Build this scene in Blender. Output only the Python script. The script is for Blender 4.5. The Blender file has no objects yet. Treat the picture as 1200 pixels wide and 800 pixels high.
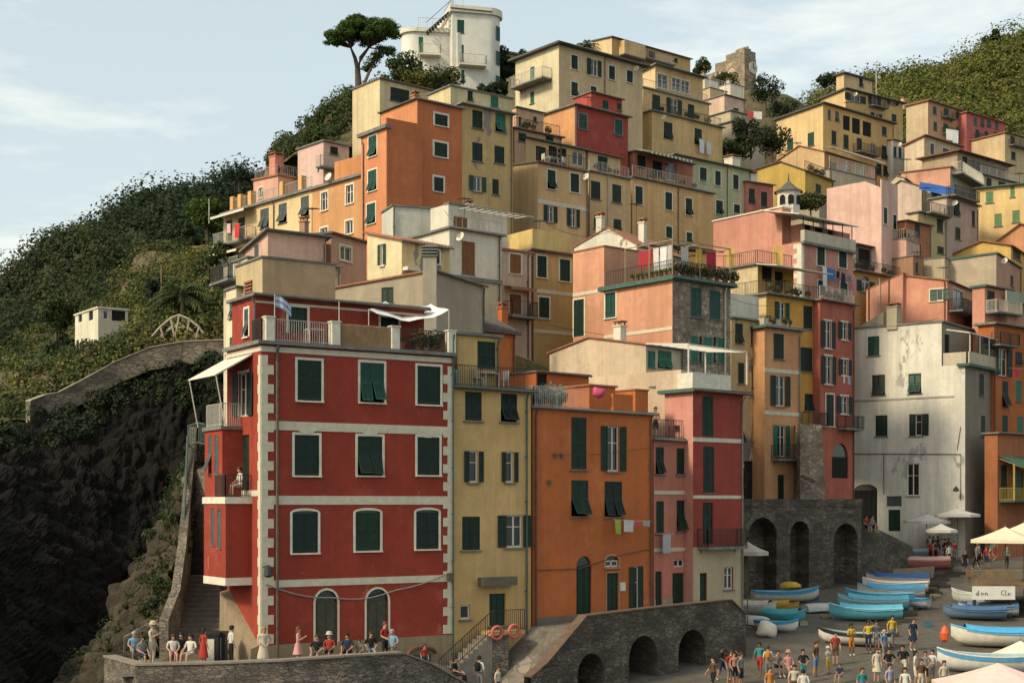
import bpy, math, random
import numpy as np
from mathutils import Vector, Matrix
random.seed(7); np.random.seed(7)
rad = math.radians
scene = bpy.context.scene
COL = scene.collection
F = 1667.0; HX = 600.0; HY = 590.0; CZ = 12.0     # focal length and horizon in photo pixels, eye height above the sea

def P(px, py, Y):
    return Vector(((px-HX)/F*Y, Y, CZ+(HY-py)/F*Y))
def GZ(x, Y):                                     # the paved harbour slope
    return 3.2+.0927*(Y-70)
def on_ground(px, py):                            # where a view ray meets the paved slope
    Y = (CZ-3.2+.0927*70)/((py-HY)/F+.0927)
    return Vector(((px-HX)/F*Y, Y, GZ(0, Y)))

# ---------------------------------------------------------------- materials
MATS = {}
def newmat(name):
    m = bpy.data.materials.new(name); m.use_nodes = True
    nt = m.node_tree; nt.nodes.clear()
    out = nt.nodes.new('ShaderNodeOutputMaterial'); b = nt.nodes.new('ShaderNodeBsdfPrincipled')
    nt.links.new(b.outputs[0], out.inputs[0])
    return m, nt, b
def nd(nt, t, **kw):
    n = nt.nodes.new('ShaderNode'+t)
    for k, v in kw.items():
        if k in n.inputs: n.inputs[k].default_value = v
        else: setattr(n, k, v)
    return n
def ramp(nt, src, stops):
    r = nt.nodes.new('ShaderNodeValToRGB'); e = r.color_ramp.elements
    while len(e) < len(stops): e.new(.5)
    for i, (p, c) in enumerate(stops):
        e[i].position = p; e[i].color = (*c, 1) if len(c) == 3 else c
    nt.links.new(src, r.inputs[0]); return r
def mix(nt, a, b, f, mode='MIX'):
    m = nt.nodes.new('ShaderNodeMix'); m.data_type = 'RGBA'; m.blend_type = mode
    for s, i in ((f, 0), (a, 6), (b, 7)):
        if isinstance(s, (int, float)): m.inputs[i].default_value = s
        elif isinstance(s, tuple): m.inputs[i].default_value = (*s, 1) if len(s) == 3 else s
        else: nt.links.new(s, m.inputs[i])
    return m.outputs[2]
def coords(nt, scale=(1, 1, 1), loc=(0, 0, 0)):
    t = nt.nodes.new('ShaderNodeTexCoord'); mp = nt.nodes.new('ShaderNodeMapping')
    mp.inputs['Scale'].default_value = scale; mp.inputs['Location'].default_value = loc
    nt.links.new(t.outputs['Object'], mp.inputs[0]); return mp.outputs[0]
def noise(nt, vec, scale, detail=4, rough=.55):
    n = nt.nodes.new('ShaderNodeTexNoise'); n.inputs['Scale'].default_value = scale
    n.inputs['Detail'].default_value = detail; n.inputs['Roughness'].default_value = rough
    nt.links.new(vec, n.inputs['Vector']); return n.outputs['Fac']
def bump(nt, b, h, strength=.3, dist=.03):
    n = nt.nodes.new('ShaderNodeBump'); n.inputs['Strength'].default_value = strength; n.inputs['Distance'].default_value = dist
    nt.links.new(h, n.inputs['Height']); nt.links.new(n.outputs[0], b.inputs['Normal'])
def mul(c, k): return tuple(min(1, x*k) for x in c)

def stucco(col, patch=0.0, pcol=(.27, .25, .22), grime=.75):
    key = ('st', col, patch, pcol, grime)
    if key in MATS: return MATS[key]
    lum = .3*col[0]+.6*col[1]+.1*col[2]; col = tuple(c*.92+.08*lum*k for c, k in zip(col, (1.08, .96, .80)))
    if col[1] > .85*col[0]: col = (col[0], col[1]*.985, col[2]*.92)
    elif col[2] > .6*col[1] or col[1] < .55*col[0]: col = (col[0], col[1]*1.0, col[2]*.96)
    elif col[1] > .2: col = (min(.68, col[0]*1.07), col[1]*1.0, col[2]*1.0+.006)
    m, nt, b = newmat('stucco'); s = random.uniform(0, 90)
    v = coords(nt, loc=(s, s*.7, s*.3))
    wv = mix(nt, v, nd_color(nt, v, .5), .35)
    big = noise(nt, wv, .28, 7, .68)
    c = mix(nt, mul(col, .70), mul(col, 1.12), ramp(nt, big, [(.30, (0, 0, 0)), (.68, (1, 1, 1))]).outputs[0])
    st = noise(nt, coords(nt, (1.3, 1.3, .07), (s, 0, s)), 1.3, 7, .7)          # rain streaks
    c = mix(nt, c, tuple(.50*x+.015 for x in col), mixf(nt, ramp(nt, st, [(.44, (0, 0, 0)), (.78, (1, 1, 1))]).outputs[0], grime))
    md = noise(nt, v, 2.2, 8, .75)
    c = mix(nt, c, mul(col, .72), mixf(nt, ramp(nt, md, [(.48, (0, 0, 0)), (.66, (1, 1, 1))]).outputs[0], .6))
    fd = noise(nt, coords(nt, (1, 1, 1), (s*3, 5, s)), .7, 9, .72)                # faded, chalky patches
    c = mix(nt, c, tuple(.35*x+.65*min(.62, x*1.1+.05) for x in col), mixf(nt, ramp(nt, fd, [(.55, (0, 0, 0)), (.66, (1, 1, 1))]).outputs[0], .5))
    if patch:
        pn = noise(nt, coords(nt, (1, 1, .55), (s*2, s, 0)), .42, 9, .66)
        pf = ramp(nt, pn, [(.66-patch*.25, (0, 0, 0)), (.685-patch*.25, (1, 1, 1))]).outputs[0]
        c = mix(nt, c, mix(nt, pcol, mul(pcol, .6), noise(nt, v, 3, 7, .7)), pf)
    fine = noise(nt, v, 14, 4, .7)
    nt.links.new(c, b.inputs['Base Color']); b.inputs['Roughness'].default_value = .92
    b.inputs['Specular IOR Level'].default_value = .2
    bump(nt, b, mix(nt, fine, md, .5), .5, .04)
    MATS[key] = m; return m
def nd_color(nt, vec, sc):
    n = nt.nodes.new('ShaderNodeTexNoise'); n.inputs['Scale'].default_value = sc; n.inputs['Detail'].default_value = 3; nt.links.new(vec, n.inputs['Vector']); return n.outputs['Color']
def mixf(nt, src, k):
    n = nt.nodes.new('ShaderNodeMath'); n.operation = 'MULTIPLY'; n.inputs[1].default_value = k
    nt.links.new(src, n.inputs[0]); return n.outputs[0]

def plain(name, col, rough=.7, var=.25, spec=.3, metal=0, sc=3.0):
    key = (name, col, rough, metal)
    if key in MATS: return MATS[key]
    m, nt, b = newmat(name); v = coords(nt)
    n = noise(nt, v, sc, 5, .65)
    nt.links.new(mix(nt, mul(col, 1-var), mul(col, 1+var*.6), ramp(nt, n, [(.3, (0, 0, 0)), (.72, (1, 1, 1))]).outputs[0]), b.inputs['Base Color'])
    b.inputs['Roughness'].default_value = rough; b.inputs['Specular IOR Level'].default_value = spec; b.inputs['Metallic'].default_value = metal
    bump(nt, b, noise(nt, v, sc*8, 3), .15, .01)
    MATS[key] = m; return m
def stone(name, a, b_, mortar, scale=2.6, flat=2.2, mort=.06, bs=.9):
    key = ('stone', name)
    if key in MATS: return MATS[key]
    m, nt, b = newmat(name)
    base = coords(nt, (1, 1, flat))
    wob = nt.nodes.new('ShaderNodeTexNoise'); wob.inputs['Scale'].default_value = 1.5; nt.links.new(base, wob.inputs['Vector'])
    vv = mix(nt, base, wob.outputs['Color'], .3)
    vo = nd(nt, 'TexVoronoi', Scale=scale); nt.links.new(vv, vo.inputs['Vector'])
    ed = nd(nt, 'TexVoronoi', Scale=scale, feature='DISTANCE_TO_EDGE'); nt.links.new(vv, ed.inputs['Vector'])
    sep = nt.nodes.new('ShaderNodeSeparateColor'); nt.links.new(vo.outputs['Color'], sep.inputs[0])
    c = mix(nt, a, b_, sep.outputs[0])
    c = mix(nt, c, mul(a, .55), ramp(nt, noise(nt, base, .5, 9, .72), [(.42, (0, 0, 0)), (.6, (1, 1, 1))]).outputs[0])
    ef = ramp(nt, ed.outputs['Distance'], [(mort*.3, (0, 0, 0)), (mort, (1, 1, 1))]).outputs[0]
    c = mix(nt, mortar, c, ef)
    nt.links.new(c, b.inputs['Base Color']); b.inputs['Roughness'].default_value = .9
    h = mix(nt, ef, noise(nt, base, 9, 4), .3)
    bump(nt, b, h, bs, .07); MATS[key] = m; return m
def leafmat(name, dark, light, warm=None):
    key = ('leaf', name)
    if key in MATS: return MATS[key]
    m, nt, b = newmat(name)
    g = nt.nodes.new('ShaderNodeNewGeometry')
    st = [(0, dark), (.6, light)] + ([(1, warm)] if warm else [(1, mul(light, 1.25))])
    n = noise(nt, coords(nt), .22, 5, .6)
    ad = nt.nodes.new('ShaderNodeMath'); ad.operation = 'MULTIPLY_ADD'; ad.inputs[1].default_value = .5
    nt.links.new(g.outputs['Random Per Island'], ad.inputs[0])
    sb = nt.nodes.new('ShaderNodeMath'); sb.operation = 'MULTIPLY_ADD'; sb.inputs[1].default_value = 2.0; sb.inputs[2].default_value = -.75
    nt.links.new(n, sb.inputs[0]); nt.links.new(sb.outputs[0], ad.inputs[2])
    nt.links.new(ramp(nt, ad.outputs[0], st).outputs[0], b.inputs['Base Color'])
    b.inputs['Roughness'].default_value = .75; b.inputs['Specular IOR Level'].default_value = .15
    tr = nt.nodes.new('ShaderNodeBsdfTranslucent'); ms = nt.nodes.new('ShaderNodeMixShader'); ms.inputs[0].default_value = .22
    nt.links.new(ramp(nt, ad.outputs[0], st).outputs[0], tr.inputs[0])
    out = nt.nodes['Material Output']
    nt.links.new(b.outputs[0], ms.inputs[1]); nt.links.new(tr.outputs[0], ms.inputs[2]); nt.links.new(ms.outputs[0], out.inputs[0])
    MATS[key] = m; return m

WHITE = plain('white_plaster', (.62, .58, .47), .8, .2)
TRIM = plain('trim_plaster', (.55, .50, .38), .85, .18)
GREY = plain('grey_slab', (.17, .17, .155), .85, .35, sc=2)
GREEN_SLAB = plain('green_slab', (.06, .12, .10), .7, .3)
IRON = plain('iron', (.035, .035, .033), .6, .3)
RAILW = plain('pale_iron', (.42, .40, .35), .6, .25)
PIPE = plain('pipe_metal', (.10, .085, .07), .5, .3)
RPIPE = plain('red_pipe', (.12, .055, .04), .5, .3)
GPIPE = plain('green_pipe', (.06, .10, .08), .5, .3)
DARK = plain('dark_interior', (.012, .012, .012), .9, .2)  # near black; on leaves and openings it paints the shade inside
SH_DARK = plain('shutter_dark_green', (.007, .022, .015), .55, .3)
SH_VARS = [SH_DARK, plain('shutter_dark_green', (.010, .029, .018), .6, .35), plain('shutter_dark_green', (.006, .017, .013), .55, .3), plain('shutter_dark_green', (.014, .028, .021), .65, .4), plain('shutter_dark_green', (.009, .034, .019), .6, .35)]
SH_MID = plain('shutter_green', (.013, .060, .042), .5, .25)
SH_LIGHT = plain('shutter_bright_green', (.02, .13, .085), .5, .25)
SH_BROWN = plain('shutter_brown', (.21, .085, .028), .6, .25)
SH_GREY = plain('shutter_grey', (.07, .09, .09), .6, .25)
CASE = plain('casement_white', (.60, .57, .50), .6, .15)
WOOD = plain('wood', (.20, .12, .065), .75, .3)
TILE = plain('roof_tile', (.30, .13, .075), .85, .35, sc=6)
SLATE = plain('slate_roof', (.10, .095, .085), .85, .35, sc=5)
CLOTHW = plain('canvas_cream', (.60, .55, .45), .9, .12)
CLOTH = {}
def cloth(c): 
    return plain('cloth', c, .9, .15)
TERRA = plain('terracotta', (.36, .15, .08), .85, .25)
def glassmat():
    m, nt, b = newmat('window_glass')
    b.inputs['Base Color'].default_value = (.018, .022, .022, 1); b.inputs['Roughness'].default_value = .12
    b.inputs['Specular IOR Level'].default_value = .6
    bump(nt, b, noise(nt, coords(nt), 2.0, 2), .08, .02)
    return m
GLASS = glassmat()
STONE = stone('field_stone', (.17, .14, .105), (.30, .25, .19), (.10, .085, .07), 4.2, 2.3)
STONE_DK = stone('old_stone', (.085, .07, .052), (.17, .14, .105), (.04, .035, .03), 3.4, 2.2)
STONE_WALL = stone('parapet_stone', (.12, .10, .08), (.24, .20, .155), (.06, .05, .042), 4.6, 2.4)
RUBBLE = stone('rubble_face', (.19, .145, .10), (.46, .37, .27), (.20, .16, .12), 4.6, 1.3, .1)

# ---------------------------------------------------------------- mesh builder
class MB:
    def __init__(s): s.v = []; s.f = []; s.m = []
    def add(s, vs, fs, mi=0):
        o = len(s.v); s.v += [tuple(x) for x in vs]
        for f in fs: s.f.append(tuple(o+i for i in f)); s.m.append(mi)
        return s
    def hexa(s, p, mi=0):     # 4 bottom + 4 top
        return s.add(p, [(3, 2, 1, 0), (4, 5, 6, 7), (0, 1, 5, 4), (1, 2, 6, 5), (2, 3, 7, 6), (3, 0, 4, 7)], mi)
    def box(s, x0, x1, y0, y1, z0, z1, mi=0):
        return s.hexa([(x0, y0, z0), (x1, y0, z0), (x1, y1, z0), (x0, y1, z0), (x0, y0, z1), (x1, y0, z1), (x1, y1, z1), (x0, y1, z1)], mi)
    def bar(s, a, b, w, h=None, mi=0):      # a square bar from a to b
        a = Vector(a); b = Vector(b); d = (b-a).normalized(); h = h or w
        up = Vector((0, 0, 1)) if abs(d.z) < .95 else Vector((1, 0, 0))
        x = d.cross(up).normalized(); y = x.cross(d).normalized()
        x *= w/2; y *= h/2
        return s.hexa([a-x-y, a+x-y, a+x+y, a-x+y, b-x-y, b+x-y, b+x+y, b-x+y], mi)
    def tube(s, pts, r, n=6, mi=0, cap=True):
        pts = [Vector(p) for p in pts]; rs = r if isinstance(r, (list, tuple)) else [r]*len(pts)
        vs = []; fs = []
        for i, p in enumerate(pts):
            d = (pts[min(i+1, len(pts)-1)]-pts[max(i-1, 0)]).normalized()
            up = Vector((0, 0, 1)) if abs(d.z) < .9 else Vector((1, 0, 0))
            x = d.cross(up).normalized(); y = x.cross(d)
            for k in range(n):
                a = 2*math.pi*k/n; vs.append(p+x*math.cos(a)*rs[i]+y*math.sin(a)*rs[i])
        for i in range(len(pts)-1):
            for k in range(n): fs.append((i*n+k, i*n+(k+1) % n, (i+1)*n+(k+1) % n, (i+1)*n+k))
        if cap: fs.append(tuple(range(n))[::-1]); fs.append(tuple((len(pts)-1)*n+k for k in range(n)))
        return s.add(vs, fs, mi)
    def lathe(s, c, prof, n=10, mi=0, a0=0):
        vs = []; fs = []; c = Vector(c)
        for r, z in prof:
            for k in range(n):
                a = a0+2*math.pi*k/n; vs.append(c+Vector((r*math.cos(a), r*math.sin(a), z)))
        for i in range(len(prof)-1):
            for k in range(n): fs.append((i*n+k, i*n+(k+1) % n, (i+1)*n+(k+1) % n, (i+1)*n+k))
        fs.append(tuple(range(n))[::-1]); fs.append(tuple((len(prof)-1)*n+k for k in range(n)))
        return s.add(vs, fs, mi)
    def fbox(s, fc, u0, u1, z0, z1, d0, d1, mi=0):
        p = fc.p
        return s.hexa([p(u0, z0, d0), p(u1, z0, d0), p(u1, z0, d1), p(u0, z0, d1), p(u0, z1, d0), p(u1, z1, d0), p(u1, z1, d1), p(u0, z1, d1)], mi)
    def build(s, name, mats, parent=None, smooth=False, kind=None):
        if not isinstance(mats, (list, tuple)): mats = [mats]
        off = ORIG.get(parent.name, Vector((0, 0, 0))) if parent else Vector((0, 0, 0))
        if parent is None and name in ORIGIN_NEXT: off = ORIGIN_NEXT.pop(name)
        me = bpy.data.meshes.new(name)
        me.from_pydata([(x-off.x, y-off.y, z-off.z) for x, y, z in s.v], [], s.f)
        for m in mats: me.materials.append(m)
        if len(mats) > 1: me.polygons.foreach_set('material_index', s.m)
        if smooth: me.polygons.foreach_set('use_smooth', [True]*len(me.polygons))
        me.update()
        o = bpy.data.objects.new(name, me); COL.objects.link(o)
        if parent: o.parent = parent; ORIG[o.name] = off
        else: o.location = off; ORIG[o.name] = off
        if kind: o['kind'] = kind
        return o
ORIG = {}; ORIGIN_NEXT = {}
def root(name, label, cat, loc, group=None, rz=0):
    o = bpy.data.objects.new(name, None); COL.objects.link(o); o.location = loc; o.rotation_euler = (0, 0, rz)
    o.empty_display_size = .3
    o['label'] = label; o['category'] = cat
    if group: o['group'] = group
    ORIG[o.name] = Vector(loc) if rz == 0 else Vector((0, 0, 0))
    return o
def lroot(name, label, cat, loc, group=None, rz=0):     # a thing whose parts are built round the origin and then placed
    o = root(name, label, cat, loc, group, rz); ORIG[o.name] = Vector((0, 0, 0)); return o
def tag(o, label, cat, group=None):
    o['label'] = label; o['category'] = cat
    if group: o['group'] = group
    return o
def single(mb, name, mats, label, cat, group=None, smooth=False):   # a thing that is one mesh, origin at its base
    a = np.array(mb.v); lo = a.min(0); hi = a.max(0)
    ORIGIN_NEXT[name] = Vector(((lo[0]+hi[0])/2, (lo[1]+hi[1])/2, lo[2]))
    return tag(mb.build(name, mats, None, smooth), label, cat, group)

# ---------------------------------------------------------------- houses
class Face:
    def __init__(s, O, U, N, length): s.O = O; s.U = U; s.N = N; s.len = length
    def p(s, u, z, d=0.): return Vector((s.O[0]+u*s.U[0]+d*s.N[0], s.O[1]+u*s.U[1]+d*s.N[1], z))
    def u(s, px, d=0.):
        k = (px-HX)/F; ox = s.O[0]+d*s.N[0]; oy = s.O[1]+d*s.N[1]
        return (k*oy-ox)/(s.U[0]-k*s.U[1])
    def Y(s, u, d=0.): return s.O[1]+u*s.U[1]+d*s.N[1]
    def z(s, py, u, d=0.): return CZ+(HY-py)/F*s.Y(u, d)

VOLS = []; HOUSES = []; GROUND_PTS = []
class Vol:
    def __init__(s, root_, xc, yt, yb, D, xl=None, xr=None, wl=None, wr=None, th=39, col=(.5, .4, .3), mat=None, matR=None,
                 yl=None, peak=None, roof='slab', rmat=None, ov=.28, rt=.16, deep=5, patch=0, grime=.75, name='wall', ground=True, pcol=(.27, .25, .22)):
        s.root = root_; t = rad(th); R = (math.cos(t), math.sin(t)); L = (-math.sin(t), math.cos(t))
        C = ((xc-HX)/F*D, D); s.C = C; s.th = t
        s.R = Face(C, R, (R[1], -R[0]), 1.0); s.L = Face(C, L, (L[1]*-1, L[0]), 1.0)
        s.L.N = (-math.cos(t), -math.sin(t))
        s.wr = wr if wr is not None else s.R.u(xr); s.wl = wl if wl is not None else s.L.u(xl)
        s.R.len = s.wr; s.L.len = s.wl
        assert 0 < s.wr < 60 and 0 < s.wl < 60, (root_['label'], s.wr, s.wl)
        s.zc = CZ+(HY-yt)/F*D; s.zb = CZ+(HY-yb)/F*D
        s.zl = s.zc if yl is None else s.L.z(yl, s.wl)
        s.prof = [(0, s.zc)]
        if peak: pu = s.L.u(peak[0]); s.prof.append((pu, s.L.z(peak[1], pu)))
        s.prof.append((s.wl, s.zl))
        s.zbot = s.zb-deep
        s.mat = mat or stucco(col, patch, pcol, grime); s.matR = matR  # matR is often a darker copy of mat, painting shade onto the front
        s.piped = False; s.roof = roof; s.rmat = rmat or GREY; s.ov = ov; s.rt = rt; s.name = name
        s.holes = {'R': [], 'L': []}
        VOLS.append(s)
        if ground:
            for q in (s.R.p(0, 0), s.R.p(s.wr, 0), s.L.p(s.wl, 0)): GROUND_PTS.append((q.x, q.y, s.zb-1.5))
    def face(s, k): return s.R if k == 'R' else s.L
    def ztop(s, u):
        for (a, za), (b, zb) in zip(s.prof, s.prof[1:]):
            if u <= b+1e-6: return za+(zb-za)*(u-a)/max(1e-6, b-a)
        return s.zl
    def wallstrip(s, mb, fc, zt, zbot, holes, mi, extra=()):
        us = sorted({0., fc.len, *[h[0] for h in holes], *[h[1] for h in holes], *extra})
        us = [u for u in us if -1e-6 <= u <= fc.len+1e-6]
        for a, b in zip(us, us[1:]):
            if b-a < 1e-5: continue
            z = zbot
            hs = sorted([h for h in holes if h[0] <= a+1e-6 and h[1] >= b-1e-6], key=lambda h: h[2])
            for h in hs:
                if h[2] > z: mb.add([fc.p(a, z), fc.p(b, z), fc.p(b, h[2]), fc.p(a, h[2])], [(0, 1, 2, 3)], mi)
                z = max(z, h[3])
            mb.add([fc.p(a, z), fc.p(b, z), fc.p(b, max(z, zt(b))), fc.p(a, max(z, zt(a)))], [(0, 1, 2, 3)], mi)
        for u0, u1, z0, z1, rd, arch in holes:
            p = fc.p
            zz = z1-arch
            q = [(u0, z0), (u1, z0), (u1, zz)]
            if arch:
                n = 8; arc = [((u0+u1)/2+(u1-u0)/2*math.cos(math.pi*i/n), zz+arch*math.sin(math.pi*i/n)) for i in range(n+1)]
                q += arc[1:]
                for i in range(n):
                    cu = u1 if i < n/2 else u0
                    mb.add([p(cu, z1), p(*arc[i]), p(*arc[i+1])], [(0, 1, 2)], mi)
                mb.add([p(u1, z1), p(u0, z1), p((u0+u1)/2, z1)], [(0, 1, 2)], mi)
            else: q += [(u0, z1)]
            for i in range(len(q)):
                a, b = q[i], q[(i+1) % len(q)]
                mb.add([p(*a), p(*b), p(b[0], b[1], -rd), p(a[0], a[1], -rd)], [(0, 1, 2, 3)], mi)
    def finish(s):
        mb = MB(); zt = s.ztop; m1 = 1 if s.matR else 0
        s.wallstrip(mb, s.L, zt, s.zbot, s.holes['L'], 0, [u for u, z in s.prof])
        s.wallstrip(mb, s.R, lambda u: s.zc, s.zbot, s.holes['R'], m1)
        b = Face(s.R.p(s.wr, 0).to_2d(), s.L.U, s.R.U, s.wl); s.wallstrip(mb, b, zt, s.zbot, [], 0, [u for u, z in s.prof])
        b2 = Face(s.L.p(s.wl, 0).to_2d(), s.R.U, s.L.U, s.wr); s.wallstrip(mb, b2, lambda u: s.zl, s.zbot, [], 0)
        mb.build(s.name, [s.mat]+([s.matR] if s.matR else []), s.root)
        rb = MB(); o = s.ov; t = s.rt
        pr = list(s.prof)
        if s.roof == 'none':
            for (a, za), (b, zb) in zip(pr, pr[1:]):
                rb.add([s.pt(0, a, za-.02), s.pt(s.wr, a, za-.02), s.pt(s.wr, b, zb-.02), s.pt(0, b, zb-.02)], [(0, 1, 2, 3)])
            rb.build('roof', s.rmat, s.root); return
        d0 = (pr[1][1]-pr[0][1])/(pr[1][0]-pr[0][0]); d1 = (pr[-1][1]-pr[-2][1])/(pr[-1][0]-pr[-2][0])
        pr = [(-o, pr[0][1]-d0*o)]+pr[1:-1]+[(pr[-1][0]+o, pr[-1][1]+d1*o)]
        n = len(pr); vs = []
        for r in (-o, s.wr+o):
            for a, z in pr: vs.append(s.pt(r, a, z+.003))
            for a, z in pr: vs.append(s.pt(r, a, z+t))
        fs = []
        k = 2*n
        for i in range(n-1):
            fs += [(i, i+1, k+i+1, k+i), (n+i, n+i+1, k+n+i+1, k+n+i), (i, i+1, n+i+1, n+i), (k+i, k+i+1, k+n+i+1, k+n+i)]
        fs += [(0, n, k+n, k), (n-1, 2*n-1, k+2*n-1, k+n-1)]
        rb.add(vs, fs); 
        if s.roof == 'tile':      # rows of round tiles along the slope
            for i in range(n-1):
                (a, za), (b, zb) = pr[i], pr[i+1]
                q = 0; 
                while q < s.wr+2*o:
                    rb.tube([s.pt(-o+q, a-.04, za+t), s.pt(-o+q, b, zb+t)], .07, 5); q += .24
        rb.build('roof', s.rmat, s.root)
        if s.wr > 2.5 and s.ov > .09 and s.name in ('wall', 'upper_wall', 'tower_wall'):      # eaves gutter
            z = pr[0][1]+t*.45; MB().tube([s.pt(-o, -o-.06, z), s.pt(s.wr+o, -o-.06, z-.05)], .065, 6).build('gutter', random.choice([PIPE, RPIPE, GREY, GPIPE]), s.root)
            if not s.piped and s.name == 'wall' and random.random() < .6:
                fc = s.R; u = s.wr-.15; MB().tube([fc.p(u, s.zb-1, .08), fc.p(u, s.zc-.45, .08), fc.p(u, s.zc-.1, o)], .05, 6).build('drainpipe', random.choice([PIPE, RPIPE, GREY, GPIPE]), s.root)
    def pt(s, r, l, z):
        return Vector((s.C[0]+r*s.R.U[0]+l*s.L.U[0], s.C[1]+r*s.R.U[1]+l*s.L.U[1], z))
    # ----- openings, given as photo pixel boxes on a face
    def win(s, k, specs, st='c', fr=None, sh=None, sill=True, arch=0., fw=.11, rd=.16):
        fc = s.face(k); sh = sh or SH_DARK
        for sp in specs:
            x0, x1, y0, y1 = sp[:4]; st_ = sp[4] if len(sp) > 4 and sp[4] else st; shm = sp[5] if len(sp) > 5 and sp[5] else sh
            ua, ub = sorted((fc.u(x0), fc.u(x1))); um = (ua+ub)/2
            za, zb = fc.z(y1, um), fc.z(y0, um)
            s.win_at(fc, k, ua, ub, za, zb, st_, fr, shm, sill, arch, fw, rd)
    def win_at(s, fc, k, ua, ub, za, zb, st='c', fr=None, sh=None, sill=True, arch=0., fw=.11, rd=.16):
        if ua < .02 or ub > fc.len-.02: ua = max(ua, .03); ub = min(ub, fc.len-.03)
        if ub-ua < .1: return None
        zb = min(zb, (s.zc if k == 'R' else min(s.ztop(ua), s.ztop(ub)))-.05)
        sh = sh or SH_DARK
        if sh is SH_DARK: sh = random.choice(SH_VARS)
        if st == 'c' and not arch and zb-za < 2.2 and random.random() < .09: st = 't'
        w = ub-ua; h = zb-za; A = min(arch*w/2, h*.4)
        s.holes[k].append((ua, ub, za, zb, rd, A))
        mb = MB()
        if fr:
            e = .024; top = zb
            mb.fbox(fc, ua-fw, ua, za-.02, top+(fw if not A else -A), .003, e); mb.fbox(fc, ub, ub+fw, za-.02, top+(fw if not A else -A), .003, e)
            if not A: mb.fbox(fc, ua, ub, top, top+fw, .003, e)
            else:
                n = 10; c = (ua+ub)/2; zz = zb-A
                for i in range(n):
                    a, b = math.pi*i/n, math.pi*(i+1)/n
                    q = [(c+(w/2)*math.cos(a), zz+A*math.sin(a)), (c+(w/2+fw)*math.cos(a), zz+(A+fw)*math.sin(a)), (c+(w/2+fw)*math.cos(b), zz+(A+fw)*math.sin(b)), (c+(w/2)*math.cos(b), zz+A*math.sin(b))]
                    mb.hexa([fc.p(*x, .003) for x in q]+[fc.p(*x, e) for x in q])
        if sill: mb.fbox(fc, ua-.1, ub+.1, za-.09, za-.02, .004, .11)
        if st in 'ogdh':           # casement bars in the opening
            for a, b in ((ua, ua+.07), (ub-.07, ub)) + (((ua+w/2-.045, ua+w/2+.045),) if w > .6 and st != 'd' else ()): mb.fbox(fc, a, b, za, zb-A, -.15, -.09, 1)
            mb.fbox(fc, ua+.07, ub-.07, zb-A-.07, zb-A, -.15, -.09, 1)
            mb.fbox(fc, ua+.07, ub-.07, za, za+.08, -.15, -.09, 1)
            if h > 1.2 and st != 'd': mb.fbox(fc, ua+.07, ub-.07, za+h*.62, za+h*.62+.04, -.14, -.1, 1)
        isdoor = (st == 'd')
        if not mb.v: mb.fbox(fc, ua-.06, ub+.06, za-.05, za-.01, .004, .05)
        w_ = mb.build('door' if isdoor else 'window', [fr or GREY, (CASE if not isdoor else sh)], s.root)
        if st in 'ogdh' or A or st == 'n':
            pb = MB()
            if A and st in 'c':
                pb.add([fc.p(ua, zb-A-.02, -.12), fc.p(ub, zb-A-.02, -.12), fc.p(ub, zb, -.12), fc.p(ua, zb, -.12)], [(0, 1, 2, 3)])
            else: pb.add([fc.p(ua, za, -.13), fc.p(ub, za, -.13), fc.p(ub, zb, -.13), fc.p(ua, zb, -.13)], [(0, 1, 2, 3)])
            pb.build('pane', GLASS, w_)
        if st == 'd':
            db = MB(); n = max(1, round(w/.55)); zd = zb-A-.07
            for i in range(n):
                a = ua+.075+(w-.15)*i/n; b = ua+.075+(w-.15)*(i+1)/n
                db.fbox(fc, a+.01, b-.01, za+.02, zd, -.125, -.085)
                for q in range(3): db.fbox(fc, a+.08, b-.08, za+.1+(zd-za)*q/3, za+(zd-za)*(q+1)/3-.05, -.085, -.07)
            db.build('leaf', sh, w_)  # in DARK, these leaves are painted shade standing for an open archway
        if st in 'ct': leaves = [(ua+.015, ua+w/2-.008, 0), (ua+w/2+.008, ub-.015, 0)]
        elif st == 'o': leaves = [(ua-w/2-.03, ua-.03, 1), (ub+.03, ub+w/2+.03, 1)]
        elif st == 'h': leaves = [(ua-w/2-.03, ua-.03, 1), (ua+w/2+.008, ub-.015, 0)]
        else: leaves = []
        if w < .55 and st in 'ct': leaves = [(ua+.015, ub-.015, 0)]
        for a, b, op in leaves:
            sb = MB(); d = .05 if op else -.035
            z0, z1 = za+.02, zb-A-.02
            tl = None
            if st == 't' and not op: tl = z0+(z1-z0)*.5
            s.leaf(sb, fc, a, b, tl if tl else z0, z1, d)
            if tl: s.leaf(sb, fc, a+.02, b-.02, z0, tl-.01, d, tilt=random.uniform(.25, .5))
            sb.build('shutter', sh, w_)
        return w_
    def leaf(s, sb, fc, a, b, z0, z1, d, tilt=0.):
        def q(u, z, dd): 
            k = (z1-z) if tilt else 0
            return fc.p(u, z1-(z1-z)*math.cos(tilt), d+dd+k*math.sin(tilt)) if tilt else fc.p(u, z, d+dd)
        def bx(u0, u1, y0, y1, d0, d1): sb.hexa([q(u0, y0, d0), q(u1, y0, d0), q(u1, y0, d1), q(u0, y0, d1), q(u0, y1, d0), q(u1, y1, d0), q(u1, y1, d1), q(u0, y1, d1)])
        t = min(.06, (b-a)*.2); e = .04
        bx(a, a+t, z0, z1, 0, e); bx(b-t, b, z0, z1, 0, e); bx(a+t, b-t, z1-.07, z1, 0, e); bx(a+t, b-t, z0, z0+.07, 0, e)
        if (z1-z0) > .9 and not tilt: bx(a+t, b-t, (z0+z1)/2-.035, (z0+z1)/2+.035, 0, e)
        sb.add([q(a+t, z0+.06, .006), q(b-t, z0+.06, .006), q(b-t, z1-.06, .006), q(a+t, z1-.06, .006)], [(0, 1, 2, 3)])
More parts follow.
